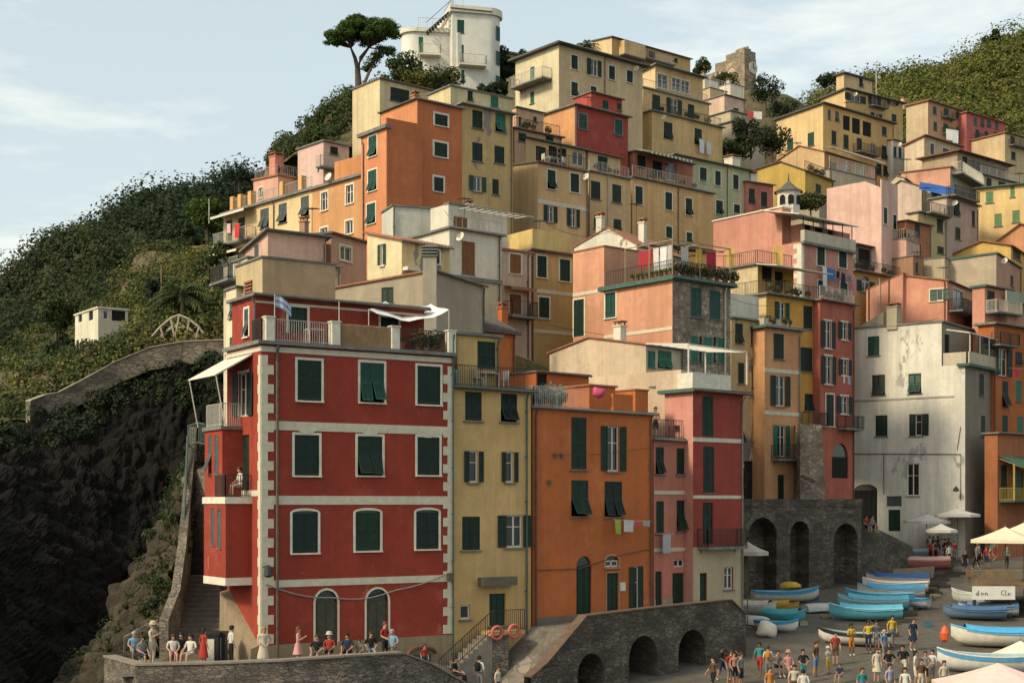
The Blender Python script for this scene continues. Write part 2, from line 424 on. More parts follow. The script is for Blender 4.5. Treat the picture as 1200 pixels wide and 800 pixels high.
        pitch = .06 if fc.O[1] < 85 else (.085 if fc.O[1] < 130 else .12)
        n = int((z1-z0-.14)/pitch)
        for i in range(n):
            z = z0+.075+i*pitch
            sb.add([q(a+t, z, .036), q(b-t, z, .036), q(b-t, z+pitch*.95, .012), q(a+t, z+pitch*.95, .012)], [(0, 1, 2, 3)])
    # ----- trim, pipes, rails, balconies
    def band(s, k, y0, y1, xa=None, xb=None, mat=None, e=.03, at=None):
        fc = s.face(k); ua = 0 if xa is None else fc.u(xa); ub = fc.len if xb is None else fc.u(xb)
        ua, ub = sorted((ua, ub)); r = 0 if at is None else fc.u(at)
        b = MB(); z0, z1 = fc.z(y1, r), fc.z(y0, r)
        u = ua
        hs = sorted([h for h in s.holes[k] if h[3] > z0 and h[2] < z1], key=lambda h: h[0])
        for h in hs:
            if h[0] > u+.02: b.fbox(fc, u, min(h[0]-.005, ub), z0, z1, .003, e)
            if h[2] > z0+.03: b.fbox(fc, max(u, h[0]-.004), min(h[1]+.004, ub), z0, h[2]-.005, .003, e)
            if h[3] < z1-.03: b.fbox(fc, max(u, h[0]-.004), min(h[1]+.004, ub), h[3]+.005, z1, .003, e)
            u = max(u, h[1]+.005)
        if u < ub-.02: b.fbox(fc, u, ub, z0, z1, .003, e)
        if b.v: b.build('band', mat or TRIM, s.root)
    def pipe(s, k, px, mat=None, y0=None, y1=None, r=.05, d=.08):
        fc = s.face(k); u = fc.u(px, d); s.piped = True
        z1 = (s.zc-.05) if y0 is None else fc.z(y0, u); z0 = (s.zb-1) if y1 is None else fc.z(y1, u)
        b = MB().tube([fc.p(u, z0, d), fc.p(u, z1-.3, d), fc.p(u, z1, d+.12)], r, 6); 
        z = z0+.8
        while z < z1-.5: b.fbox(fc, u-.08, u+.08, z, z+.05, .003, d); z += 2.2
        b.build('drainpipe', mat or PIPE, s.root)
    def rail(s, pts, h=1.0, mat=None, step=.13, r=.012, name='railing', post=1.6, parent=None):
        b = MB(); pts = [Vector(p) for p in pts]
        for a, c in zip(pts, pts[1:]):
            L_ = (c-a).length; up = Vector((0, 0, h)); d = (c-a)
            b.bar(a+up, c+up, .045, .035); b.bar(a+Vector((0, 0, .08)), c+Vector((0, 0, .08)), .03, .025)
            n = max(1, round(L_/step))
            for i in range(n+1):
                p = a+d*(i/n); w = r*2
                if i % max(1, round(post/step)) == 0 or i == n: w = .045
                b.bar(p, p+up, w)
        return b.build(name, mat or IRON, parent or s.root)
    def toprail(s, faces='LR', h=1.0, mat=None, inset=.12, xa=None, xb=None, step=.13, z=None):
        zz = (s.zc+s.rt if s.roof != 'none' else s.zc) if z is None else z
        uR = s.R.u(xb) if xb else s.wr-.1; uL = s.L.u(xa) if xa else s.wl-.1
        pts = []
        if 'L' in faces: pts.append(s.pt(inset, uL, zz))
        pts.append(s.pt(inset, inset, zz))
        if 'R' in faces: pts.append(s.pt(uR, inset, zz))
        if len(pts) > 1: s.rail(pts, h, mat, step)
    def balcony(s, k, x0, x1, yf, depth=.9, h=1.0, mat=None, slab=None, step=.13, solid=None):
        fc = s.face(k); ua, ub = sorted((fc.u(x0), fc.u(x1))); z = fc.z(yf, (ua+ub)/2)
        b = MB().fbox(fc, ua, ub, z-.14, z, .004, depth)
        for u in (ua+.25, ub-.25):
            b.hexa([fc.p(u-.06, z-.45, .004), fc.p(u+.06, z-.45, .004), fc.p(u+.06, z-.2, .05), fc.p(u-.06, z-.2, .05), fc.p(u-.06, z-.143, .004), fc.p(u+.06, z-.143, .004), fc.p(u+.06, z-.143, depth*.8), fc.p(u-.06, z-.143, depth*.8)])
        o = b.build('balcony', slab or GREY, s.root)
        q = [fc.p(ua+.04, z, .03), fc.p(ua+.04, z, depth-.04), fc.p(ub-.04, z, depth-.04), fc.p(ub-.04, z, .03)]
        if solid:
            w = MB()
            for a, c in zip(q, q[1:]): 
                c2 = (Vector(a)+Vector(c))/2
                w.bar(Vector(a)+Vector((0, 0, h/2)), Vector(c)+Vector((0, 0, h/2)), .1, h)
            w.build('parapet', solid, o)
        else: s.rail(q, h, mat, step, parent=o)
        return fc, ua, ub, z
    def awning(s, k, x0, x1, y, out=1.6, drop=.7, mat=None, stripes=False):
        fc = s.face(k); ua, ub = sorted((fc.u(x0), fc.u(x1))); z = fc.z(y, (ua+ub)/2)
        b = MB(); n = max(4, int((ub-ua)/.25))
        for i in range(n):
            a = ua+(ub-ua)*i/n; c = ua+(ub-ua)*(i+1)/n
            q = [fc.p(a, z, .02), fc.p(c, z, .02), fc.p(c, z-drop, out), fc.p(a, z-drop, out)]
            w = Vector((0, 0, -.03)); mi = (i % 2) if stripes else 0
            b.hexa([x+w for x in q]+q, mi)
            q2 = [fc.p(a, z-drop-.2, out-.01), fc.p(c, z-drop-.2, out-.01), fc.p(c, z-drop-.2, out+.01), fc.p(a, z-drop-.2, out+.01)]
            b.hexa(q2+[x+Vector((0, 0, .165)) for x in q2], mi)
        o = b.build('awning', [mat or CLOTHW, GREY], s.root)
        for u in (ua+.1, ub-.1): MB().bar(fc.p(u, z-drop*.2, .03), fc.p(u, z-drop-.05, out-.05), .04).build('arm', RAILW, o)
    def chimney(s, r, l, h=1.1, w=.45, mat=None, cap=None):
        z = s.ztop(max(0, min(l, s.wl))); b = MB(); c = s.pt(r, l, z)
        rot = Matrix.Rotation(s.th, 3, 'Z')
        def bx(x, y, z0, z1): b.hexa([c+rot @ Vector(q) for q in [(-x, -y, z0), (x, -y, z0), (x, y, z0), (-x, y, z0), (-x, -y, z1), (x, -y, z1), (x, y, z1), (-x, y, z1)]])
        bx(w/2, w/2, -.3, h); bx(w/2+.06, w/2+.06, h, h+.08)
        o = b.build('chimney', mat or s.mat, s.root)
        b = MB()
        for x in (-w/2+.07, w/2-.07):
            for y in (-w/2+.07, w/2-.07):
                p = c+rot @ Vector((x, y, 0)); b.box(p.x-.05, p.x+.05, p.y-.05, p.y+.05, p.z+h+.08, p.z+h+.28)
        bx(w/2+.05, w/2+.05, h+.28, h+.36)
        b.build('chimney_cap', cap or TILE, o)
    def antenna(s, r, l, h=2.2):
        z = s.ztop(max(0, min(l, s.wl))); c = s.pt(r, l, z); b = MB()
        b.bar(c, c+Vector((0, 0, h)), .035)
        for q in range(5): 
            y = h-.1-.16*q; w = .35+.06*q
            b.bar(c+Vector((-w, .1*q-.2, h-.15)), c+Vector((w, .1*q-.2, h-.15)), .018)
        b.bar(c+Vector((0, -.3, h-.15)), c+Vector((0, .4, h-.15)), .025)
        b.build('antenna', IRON, s.root)
    def dish(s, k, px, py, r=.35):
        fc = s.face(k); u = fc.u(px); z = fc.z(py, u); c = fc.p(u, z, .45); b = MB()
        ax = Vector((-.6, -.7, .4)).normalized(); x = ax.cross(Vector((0, 0, 1))).normalized(); y = x.cross(ax)
        vs = []; fs = []; n = 14
        for j, (rr, dd) in enumerate(((0.02, -.1), (.6, -.06), (1, 0))):
            for i in range(n): a = 2*math.pi*i/n; vs.append(c+(x*math.cos(a)+y*math.sin(a))*r*rr+ax*dd)
        for j in range(2):
            for i in range(n): fs.append((j*n+i, j*n+(i+1) % n, (j+1)*n+(i+1) % n, (j+1)*n+i))
        b.add(vs, fs); b.bar(fc.p(u, z-.2, .01), c-ax*.08, .04); b.bar(c-ax*.05-y*r*.8, c+ax*.35, .025)
        b.build('satellite_dish', WHITE, s.root)
    def parapet(s, faces='LR', h=.8, t=.18, mat=None, inset=0.):
        z0 = s.zc+(s.rt if s.roof != 'none' else 0)+.002; b = MB()
        if 'R' in faces: b.fbox(s.R, inset, s.wr-inset, z0, z0+h, -inset-t, -inset-.004)
        if 'L' in faces: b.fbox(s.L, inset+t+.003, s.wl-inset, z0, z0+h, -inset-t, -inset-.004)
        b.build('parapet', mat or s.mat, s.root)
HG = 'houses stacked up the hillside'
def house(label, *a, name='house', cat='house', **kw):
    xc, yt, yb, D = a[:4]
    c = P(xc, yb, D)
    r = root(name, label, cat, (c.x, c.y, c.z), HG)
    v = Vol(r, *a, **kw); return v
def more(v, *a, **kw): return Vol(v.root, *a, **kw)
# ================================================================= HOUSES
RED = (.31, .042, .024); REDM = stucco(RED, .13, (.40, .13, .085), .6)
YEL = (.58, .40, .15); ORG = (.50, .135, .035); PNK = (.56, .20, .145); DRED = (.33, .055, .042)
CRM = (.64, .49, .27); SAL = (.60, .29, .18); PPNK = (.62, .38, .30); MUS = (.52, .33, .06); GRN = (.46, .46, .29); WHT = (.62, .59, .51)
WS = WHITE

# ---- 1 the big red house
v = house('tall red house with white quoins and a railed roof terrace above the harbour steps', 306, 403, 776, 62, xl=266, xr=530, th=33, mat=REDM, roof='none', deep=6)
RH = v
v.win('R', [(348.5, 376.6, 422, 469), (422, 450, 425, 471, 't', SH_MID), (489, 516, 429, 473.5)], fr=WS)
v.win('R', [(345, 374, 509.5, 556.5), (419, 448, 511, 556.5), (489, 515, 512, 556)], fr=WS)
v.win('R', [(342.5, 372.5, 598, 647), (416.5, 445.5, 597.5, 644.5), (487.5, 514, 597, 642.5)], fr=WS, arch=.16)
v.win('R', [(369.5, 395.5, 691, 757, 'd', plain('old_door', (.075, .07, .045), .8)), (429.5, 455, 689.5, 752, 'd', plain('old_door', (.075, .07, .045), .8))], fr=WS, arch=1., sill=False, fw=.09)
BASE = stucco((.30, .235, .15), grime=.8)
v.band('R', 405, 411.5); v.band('R', 492.5, 503); v.band('R', 580.5, 591); v.band('R', 680, 688.5)
v.band('R', 756, 800, mat=BASE, e=.05)
for y0, y1 in ((405, 411), (574, 581)): v.band('L', y0, y1)
# little keystones that hang from the first band above the second row of windows
for x in (359.5, 433.5, 501.5):
    u = v.R.u(x); z1 = v.R.z(503, 0); z0 = z1-.15
    kb = MB().hexa([v.R.p(u-.16, z0, .003), v.R.p(u+.16, z0, .003), v.R.p(u+.16, z0, .034), v.R.p(u-.16, z0, .034), v.R.p(u-.42, z1, .003), v.R.p(u+.42, z1, .003), v.R.p(u+.42, z1, .034), v.R.p(u-.42, z1, .034)]); kb.build('keystone', TRIM, v.root)
qb = MB(); qb2 = MB(); z = v.zb+.8; i = 0
z0q, z1q = v.R.z(756, 0), v.R.z(411, 0)
while z < z1q-.1:
    h = .42; w = .30 if i % 2 else .58
    if z+h < z1q:
        qb.fbox(v.R, .004, w, z+.003, z+h, .004, .036); qb.fbox(v.L, .004, .24 if i % 2 else .32, z+.003, z+h, .004, .036)
        qb2.fbox(v.R, v.wr-(.26 if i % 2 else .5), v.wr-.004, z+.003, z+h, .004, .036)
    z += h; i += 1
qb.build('quoin', TRIM, v.root); qb2.build('quoin', TRIM, v.root)
v.pipe('R', 325, PIPE, r=.065); v.pipe('R', 531, GPIPE, y0=392)
# roof terrace slab, pillars, railing
sl = MB(); zt = v.zc
pp = [v.pt(-.22, -.22, 0), v.pt(v.wr+.1, -.22, 0), v.pt(v.wr+.1, 4, 0), v.pt(-.22, 4, 0)]
sl.hexa([(p.x, p.y, zt+.002) for p in pp]+[(p.x, p.y, zt+.16) for p in pp]); sl.build('terrace_slab', GREY, v.root)
zt += .162; pil = []
for px in (316, 393, 463, 529):
    u = v.R.u(px); b = MB(); c = v.R.p(u, 0, -.1)
    b.fbox(v.R, u-.2, u+.2, zt, zt+1.02, -.28, .1); b.fbox(v.R, u-.24, u+.24, zt+1.022, zt+1.08, -.32, .14); b.build('pillar', WS, v.root); pil.append(u)
for i, (a, b_) in enumerate(zip(pil, pil[1:])):
    o = v.rail([v.R.p(a+.2, zt, -.08), v.R.p(b_-.2, zt, -.08)], .98, RAILW if i != 2 else IRON, .11)
    if i == 1:
        m = MB(); n = 90
        for k in range(n):
            u = a+.22+(b_-a-.44)*(k+.5)/n; m.bar(v.R.p(u, zt+.02, -.04), v.R.p(u+random.uniform(-.01, .01), zt+.98+random.uniform(-.04, .04), -.04), .026)
        m.build('reed_screen', plain('reed', (.30, .19, .10), .9), o)
v.rail([v.R.p(.0, zt, -.08), v.L.p(.2, zt, -.08), v.L.p(1.15, zt, -.08)], .98, IRON, .11)
# attic set back behind the terrace
a = more(v, 300, 347, 403, 63.2, xl=272, xr=497, th=33, mat=REDM, roof='slab', rmat=GREY, ov=.22, rt=.14, deep=.3, name='upper_wall', ground=False)
a.win('R', [(338, 360, 360, 390, 'd'), (446, 467, 372, 402, 'd')], fr=WS, sill=False)
a.win('L', [(286.6, 291.5, 362, 394, 't')], fr=WS, sh=SH_GREY)
a.band('L', 404, 410); a.pipe('L', 298.6, GPIPE, y1=404); a.band('R', 352, 354.5)
# left side: bay with balconies
b1 = more(v, 264.5, 590, 686, 62.2, xl=239, wr=1.55, th=33, mat=REDM, roof='slab', rmat=WS, ov=.06, rt=.3, deep=0, name='bay_wall', ground=False)
b1.win('L', [(247, 251, 595, 638), (254.5, 259, 596, 642)], sh=SH_GREY, sill=False); b1.band('R', 677, 686, mat=WS); b1.band('L', 677, 686, mat=WS)
# small lower block behind the upper floor of the bay
b2 = more(v, 260.5, 503, 581, 63.3, xl=240, wr=1.2, th=33, mat=REDM, roof='slab', rmat=GREY, ov=.1, rt=.16, deep=.1, name='bay_wall', ground=False)
b2.win('L', [(244, 248, 510, 555), (251, 256, 510, 555)], sh=SH_GREY, sill=False)
v.win('L', [(272, 292, 510, 578, 'd')], sill=False); v.win('L', [(280, 291, 437, 488, 'o')], fr=WS, sill=False)
zb2 = b1.zc+.31
b1.rail([b1.pt(.0, 1.2, zb2), b1.pt(0, .05, zb2), b1.pt(1.5, .05, zb2)], .95, IRON, .1)
zb3 = b2.zc+.17
b2.rail([b2.pt(0.05, b2.wl-.1, zb3), b2.pt(.05, .05, zb3), b2.pt(1.15, .05, zb3)], 1.0, RAILW, .1)
aw = MB(); zt = v.L.z(408, 0.)
for i in range(8):
    l0, l1 = .9+i*.42, .9+(i+1)*.42
    q = [v.L.p(l0, zt-.15, .02), v.L.p(l1, zt-.15, .02), v.L.p(l1, zt-1.15, 1.75), v.L.p(l0, zt-1.15, 1.75)]
    aw.hexa([p+Vector((0, 0, -.04)) for p in q]+q)
ao = aw.build('awning', CLOTHW, v.root)
for l in (.95, 4.2): 
    fr_ = MB(); fr_.bar(v.L.p(l, zt-1.19, 1.7), v.L.p(l, zb3, 1.3), .05); fr_.bar(v.L.p(l, zt-.2, .03), v.L.p(l, zt-1.19, 1.72), .05); fr_.build('arm', RAILW, ao)
# lamp and conduit box
lb = MB(); c = v.R.p(.1, v.R.z(664, .1), .1)
lb.bar(v.R.p(.06, c.z, .03), v.R.p(.1, c.z+.1, .55), .04); k = v.R.p(.1, c.z-.2, .55)
lb.lathe(k, [(.05, .3), (.16, .22), (.2, -.15), (.12, -.22), (.02, -.24)], 8); lb.build('wall_lamp', IRON, v.root)
MB().fbox(v.R, v.R.u(523), v.R.u(529), v.R.z(680, 9), v.R.z(671, 9), .04, .2).build('junction_box', PIPE, v.root)

# ---- 2 yellow house beside it
v = house('narrow yellow house with a railed balcony terrace and outside steps beside the red house', 530.5, 455, 800, 67.6, wl=9, xr=622, th=36, col=YEL, roof='slab', ov=.25, rt=.16)
YH = v; v.rmat = GREEN_SLAB
v.win('R', [(545, 564.5, 459, 492.5), (587, 606, 461, 494)])
v.win('R', [(549.5, 560, 528, 565, 'o'), (592.5, 601.5, 529, 565, 'o')])
v.win('R', [(541.6, 562.4, 605, 644), (593, 612, 603, 641, 'o')])
v.win('R', [(573.5, 592.5, 695, 733, 'd', SH_DARK), (539.6, 551, 708.5, 725, 'g')], fr=None)
MB().fbox(v.R, v.R.u(560), v.R.u(600), v.R.z(685, 3), v.R.z(675, 3), .004, .45).build('lintel', plain('lintel_stone', (.13, .115, .09), .9), v.root)
v.win('R', [(594, 606, 762, 800, 'd', DARK)], arch=.9, sill=False)
v.toprail('LR', 1.0, IRON, xb=616)
v.pipe('R', 617.5, GPIPE, r=.05)
a = more(v, 536, 392, 455, 68.6, wl=6, xr=584, th=36, col=YEL, roof='slab', ov=.2, rt=.14, deep=.1, ground=False, name='upper_wall')
a.win('R', [(559.5, 580.5, 400, 432, 'c')], sill=False); a.pipe('R', 583.5, GPIPE)
# landing and steps
fc = v.R; zl = fc.z(735, 5.3, 1.2); ua, ub = fc.u(573, 1), fc.u(611, 1)
s_ = MB().fbox(fc, ua, ub, zl-.18, zl, .004, 1.3)
land = s_.build('landing', stucco(YEL), v.root)
MB().fbox(fc, ua+.02, fc.u(592, 1), zl-4.6, zl-.183, .004, 1.26).build('landing_base', STONE, v.root)
sb = MB(); n = 11; u = ua
for i in range(n):
    z1 = zl-.19*(i+1); sb.fbox(fc, u-.27*(i+1), u-.27*i-.002, z1-3.0, z1, .3, 1.28)
sb.build('steps', plain('step_stone', (.24, .21, .17), .9), v.root)
v.rail([fc.p(ua+.1, zl, 1.25), fc.p(ub, zl, 1.25)], 1.0, IRON, .12)
v.rail([fc.p(ua-.27*n, zl-.19*n, 1.25), fc.p(ua, zl, 1.25)], 1.0, IRON, .16)

# ---- 3 orange house
ORM = stucco(ORG, .12, (.36, .17, .09), .6)
v = house('broad orange house with plain front, arched doors and laundry line above the ramp wall', 625, 478, 790, 70.5, wl=9, xr=764.5, th=40, mat=ORM, roof='slab', ov=.12, rt=.12)
OH = v
v.win('R', [(669.5, 687.3, 489, 549.5), (711.5, 725.5, 499, 552, 'o')], fr=None)
v.win('R', [(669.5, 689.5, 562.6, 604.5, 't'), (708.5, 729, 564, 605, 't')])
v.win('R', [(675.5, 693.5, 651, 719, 'd', SH_DARK)], arch=1., sill=False)
v.win('R', [(709.5, 725, 651, 664, 'g')], arch=1., sill=True, fr=stucco((.42, .25, .14))); v.win('R', [(711, 725, 671, 717, 'd', SH_DARK)], sill=False, fr=stucco((.42, .25, .14)), fw=.07)
v.win('R', [(743, 754, 663, 714, 'h')], fr=None)
v.pipe('R', 628.3, RPIPE, r=.065); v.pipe('R', 763, RPIPE, r=.05)
MB().fbox(v.R, .1, v.R.u(677), v.zb-3, v.R.z(719, 4), .004, .03).build('base_band', stucco((.20, .17, .13)), v.root)
MB().fbox(v.R, v.R.u(726.5), v.R.u(732.5), v.R.z(693, 5), v.R.z(683, 5), .004, .05).build('meter_box', WS, v.root)
for x, y in ((650, 533.5), (657.5, 533.5), (643, 565)): 
    u = v.R.u(x); z = v.R.z(y, u); MB().fbox(v.R, u-.1, u+.1, z-.1, z+.1, .004, .09).build('vent', PIPE, v.root)
a = more(v, 690.5, 452, 482, 75.6, wl=3, xr=721, th=40, mat=ORM, roof='slab', rmat=TILE, ov=.1, rt=.1, deep=.2, ground=False, name='upper_wall')
a2 = more(v, 744.5, 457, 485, 78.5, wl=2.5, wr=1.0, th=40, mat=ORM, roof='slab', rmat=TILE, ov=.06, rt=.08, deep=.2, ground=False, name='upper_wall')
a3 = more(v, 628, 436, 480, 78.5, wl=2.5, xr=690, th=40, mat=ORM, roof='slab', rmat=GREY, ov=.1, rt=.1, deep=.2, ground=False, name='upper_wall')
a3.win('R', [(629.5, 641, 438, 462, 'd', DARK)], sill=False)
v.toprail('LR', 1.0, RAILW, xb=690)
MB().fbox(v.R, v.R.u(721), v.R.u(744), v.zc+.125, v.zc+1.0, -.35, -.15).build('parapet', ORM, v.root)

# ---- 4 pink, 5 dark red
v = house('narrow salmon pink house with a small terrace between the orange and dark red fronts', 766, 516, 715, 78, wl=7, xr=817, th=39, col=PNK, roof='slab', ov=.15, rt=.18)
PH = v; v.rmat = GREY
v.win('R', [(768.5, 778, 524, 555), (793, 808.5, 525, 555.6)]); v.win('R', [(769, 778, 587, 624), (793, 808, 586, 622)])
v.win('R', [(788, 801.5, 671, 710, 'd', SH_DARK), (790, 802, 655, 664, 'g')], sill=False); v.win('R', [(768, 775.5, 669, 715, 'd', SH_DARK)], sill=False)
v.band('R', 574.5, 579); v.band('R', 642, 646.5); v.band('R', 702, 720, mat=stucco((.42, .34, .26)))
v.toprail('R', 1.0, IRON, xb=806)
a = more(v, 767.5, 455, 516, 82, wl=4, xr=800, th=39, col=PNK, roof='slab', ov=.2, rt=.12, deep=.1, ground=False, name='upper_wall')
a.win('R', [(768.6, 775, 470, 508, 'd', DARK), (780, 786, 470, 512, 'o')], sill=False)
v = house('slim dark red tower house with a cream base and iron balcony beside the salmon house', 812, 459, 735, 79, xl=779, xr=871, th=39, mat=stucco((.62, .27, .22)), matR=stucco(DRED), roof='slab', rmat=GREEN_SLAB, ov=.3, rt=.2)
DH = v
v.win('R', [(823, 836, 464, 511), (824, 837, 523, 577), (823.5, 836, 588.6, 637, 'd', SH_DARK)], sill=False)
v.win('R', [(820, 828, 671, 706, 'd', SH_DARK), (848.5, 859, 664, 690, 'g')])
v.band('R', 512, 517); v.band('R', 580, 584); v.band('R', 641, 800, mat=stucco((.48, .40, .27)), e=.02)
v.balcony('R', 817, 864, 640, .8, 1.0)
v.parapet('LR', .95, .12, WS, .5)

# ---- 7 pink house with the stone side
v = house('pink house with a rubble stone side and a pergola terrace hung with laundry', 788, 328, 465, 88, xl=708, xr=856, th=39, mat=stucco(SAL), matR=RUBBLE, roof='slab', rmat=GREEN_SLAB, ov=.3, rt=.28)
SH = v
v.win('L', [(709.5, 721.5, 343, 372)], sh=SH_MID, fr=WS)
v.win('R', [(809.5, 822, 337, 371), (831.5, 844, 340.6, 374)], sh=SH_MID)
v.win('R', [(809.5, 818, 394, 425), (824, 834.5, 395, 425), (840.8, 849, 396, 425)], sh=SH_LIGHT, sill=False); v.win('R', [(818.6, 823.4, 394, 425, 'n'), (835, 840.2, 395, 425, 'n')], sill=False)
v.band('L', 382, 386, at=790); v.pipe('R', 850, RAILW, r=.06)
v.toprail('LR', 1.0, IRON, .15, step=.16)
PERG = v
a = more(v, 708, 289, 465, 94.5, xl=671.5, wr=5, th=39, mat=stucco(SAL), roof='slab', rmat=TILE, ov=.06, rt=.1, ground=False, name='rear_wall')
a.win('L', [(672.6, 684.5, 351, 394)], fr=WS, sill=False); a.band('L', 339, 343, at=700)
# white gabled block at the back of that terrace
v = house('white gabled attic block with a curved ridge behind the laundry terrace', 746, 287, 330, 99, xl=673, wr=7, th=55, col=(.66, .64, .56), patch=.25, peak=(712, 267), yl=290, roof='slab', rmat=TILE, ov=.1, rt=.08)
v.chimney(.4, 3.2, 1.2); v.chimney(2.6, 1, 1.4)

# ---- 8 low cream house under it
v = house('low pale cream house with slanting tiled eave and green shuttered porch below the pergola terrace', 757, 404, 470, 82.5, xl=644, xr=800, th=46, col=(.60, .47, .34), patch=.12, peak=(690, 396), yl=414, roof='slab', rmat=TILE, ov=.12, rt=.1)
LH = v
v.win('R', [(753+6, 768, 411, 431, 'c', SH_LIGHT), (771, 787, 411, 431, 'c', SH_LIGHT)], sill=False); v.chimney(1.5, 3.2, .9, .55, WS)
a = more(v, 798, 433, 520, 80.5, xl=693, wr=2.0, th=46, col=(.60, .46, .33), patch=.2, roof='none', ground=False, name='terrace_wall')

# ---- 9 yellow, 10 pale pink, 11 white with brown shutters
v = house('plain ochre yellow house with white framed dark shutters between the two pink houses', 623, 294, 420, 99, wl=7, xr=672, th=36, col=(.52, .34, .12), roof='slab', ov=.3, rt=.16)
v.win('R', [(629.5, 640.5, 300, 325), (656, 668, 304, 329.5), (631.5, 643.6, 348.5, 372.5)], fr=WS); v.band('R', 338, 342); v.band('R', 385, 389); v.pipe('R', 624.5)
a = more(v, 624, 268, 296, 101.5, wl=5, xr=668, th=36, col=(.58, .45, .16), roof='none', ov=.1, ground=False, name='upper_wall')
v = house('pale pink house with closed brown shutters beside the white house', 588.5, 293, 400, 97, wl=6, xr=622.5, th=36, col=(.56, .42, .34), roof='slab', rmat=TILE, ov=.15, rt=.14)
v.win('R', [(597.5, 610.5, 298, 320.5), (597, 610.5, 345, 368)], sh=SH_BROWN, fr=WS); v.pipe('R', 619, RPIPE)
v.balcony('R', 590, 621, 372, 1.0, 1.0); v.awning('R', 590, 620, 336, .9, .15, TILE)
v = house('white house with brown shutters and a faded lower storey in the middle of the village', 526.6, 268, 380, 92, xl=480, xr=588, th=39, col=WHT, roof='slab', ov=.2, rt=.14, yl=281, grime=.7)
v.win('R', [(541, 556.5, 283, 321.5)], sh=SH_BROWN, sill=False); v.win('R', [(541, 553.5, 336, 361, 'o')], sh=SH_BROWN)
v.band('R', 321.5, 326, mat=GREY, e=.12); v.pipe('R', 585.5, PIPE, y0=275); v.band('R', 327, 420, mat=stucco((.56, .49, .36), .25), e=.008)
a = more(v, 525.5, 239, 268, 96.5, xl=504.5, xr=594, th=39, col=WHT, roof='none', deep=2, ground=False, name='upper_wall', rmat=GREY)
a.win('R', [(531.5, 547.5, 254.5, 268)], sh=SH_BROWN)
pb = MB()
for i in range(9):
    u = .8+i*.62; pb.bar(a.R.p(u, a.zc-.25, .02), a.R.p(u, a.zc-.35, 1.7), .06)
pb.bar(a.R.p(.5, a.zc-.36, 1.6), a.R.p(6.2, a.zc-.36, 1.6), .07); pb.build('pergola', RAILW, v.root)
MB().fbox(a.R, -.05, a.wr, a.zc-.0+.003, a.zc+.12, -.5, .12).build('cornice', GREY, v.root)
v.toprail('R', .8, RAILW, xb=586, step=.5)
a = more(v, 460.5, 241.5, 300, 99, xl=447.5, xr=506, th=22, col=(.56, .57, .52), roof='slab', rmat=GREY, ov=.1, rt=.12, ground=False, name='side_wall', yl=250); a.pipe('R', 462, PIPE)
a.chimney(6, 1, .7)

# ---- 12 cream tiled, 13 brown block, 14 grey shed-roofed, 15 pink left
v = house('cream house with peeling plaster, a tiled roof edge and green open shutters', 471, 282, 345, 85, xl=430.5, xr=527, th=42, mat=stucco((.66, .57, .36)), matR=stucco((.56, .44, .20), .42), yl=274, roof='tile', rmat=TILE, ov=.15, rt=.06)
v.win('L', [(446, 450, 286, 311, 'o')], sh=SH_MID, fr=WS); v.win('R', [(507, 515, 294, 309, 'h')], fr=WS)
MB().fbox(v.R, .05, 1.0, v.R.z(317, 0), v.R.z(313, 0), .004, .5).build('ledge', WS, v.root)
v = house('windowless khaki plastered block directly behind the red house roof', 307.5, 302, 352, 71.5, xl=276.5, xr=393, th=33, mat=stucco((.46, .36, .21)), matR=stucco((.40, .30, .165)), roof='slab', ov=.08, rt=.1)
v.win('L', [(287, 295.5, 330, 349, 'n')], sill=False)
lb = MB()
for i in range(5): z = v.L.z(331+4*i, 2); lb.fbox(v.L, v.L.u(296), v.L.u(287), z-.05, z+.04, -.1, .08)
lb.build('louvre', TILE, v.root)
v = house('long grey plastered house with one green shutter and slanting roof behind the red terrace', 507, 318, 400, 76, xl=341, wr=6, th=64, col=(.38, .32, .24), yl=347, roof='slab', rmat=TILE, ov=.12, rt=.1, patch=.1)
v.win('L', [(447, 461, 336.5, 354.5)], sill=False)
cb = MB(); c = v.L.p(-.1, 0, .35); zz = v.L.z(315, 0); cb.box(c.x-.42, c.x+.3, c.y-.3, c.y+.3, zz-5, zz+.55); o = cb.build('chimney', stucco((.34, .31, .26)), v.root)
cb = MB(); 
for i in range(4): cb.box(c.x-.5, c.x+.38, c.y-.38, c.y+.38, zz+.56+.16*i, zz+.63+.16*i)
cb.box(c.x-.3, c.x+.2, c.y-.2, c.y+.2, zz+.55, zz+1.2); cb.build('chimney_cap', GREY, o)
v = house('low dusty pink house with a dark eave left of the cream tiled house', 388, 274, 345, 92, xl=316, xr=429.5, th=60, mat=stucco((.46, .24, .17)), matR=stucco((.50, .28, .21)), roof='slab', rmat=SLATE, ov=.2, rt=.14)
v.win('R', [(398.5, 411.5, 289, 305.5, 'g')], fr=WS); v.chimney(1, 3, 1.2)
v = house('small pink gabled house with a slanting grey roof at the left edge of the village', 314, 272, 350, 89, xl=287, wr=4, th=33, mat=stucco((.60, .38, .30)), yl=295, roof='slab', rmat=GREY, ov=.3, rt=.14)
v.win('L', [(298, 303, 287, 303, 'c', SH_GREY)])
v = house('slim cream house with blue shutters at the left edge above the red house', 277, 337, 480, 73.5, xl=265, wr=5, th=33, mat=stucco((.66, .58, .42)), roof='slab', ov=.1, rt=.1)
v.win('L', [(269, 272.5, 352, 372, 't'), (269, 272.5, 395, 416, 't'), (269, 272.5, 440, 462, 't')], sh=SH_GREY)
v = house('weathered cream house with stacked balconies and awnings at the far left of the village', 290, 302, 470, 83, xl=262, wr=6, th=33, mat=stucco((.60, .50, .36), .2), roof='slab', ov=.1, rt=.1)
v.win('L', [(268, 273, 310, 328, 't'), (281, 286, 310, 330), (267, 272, 345, 366, 't'), (266, 271, 390, 415)], sh=SH_GREY)
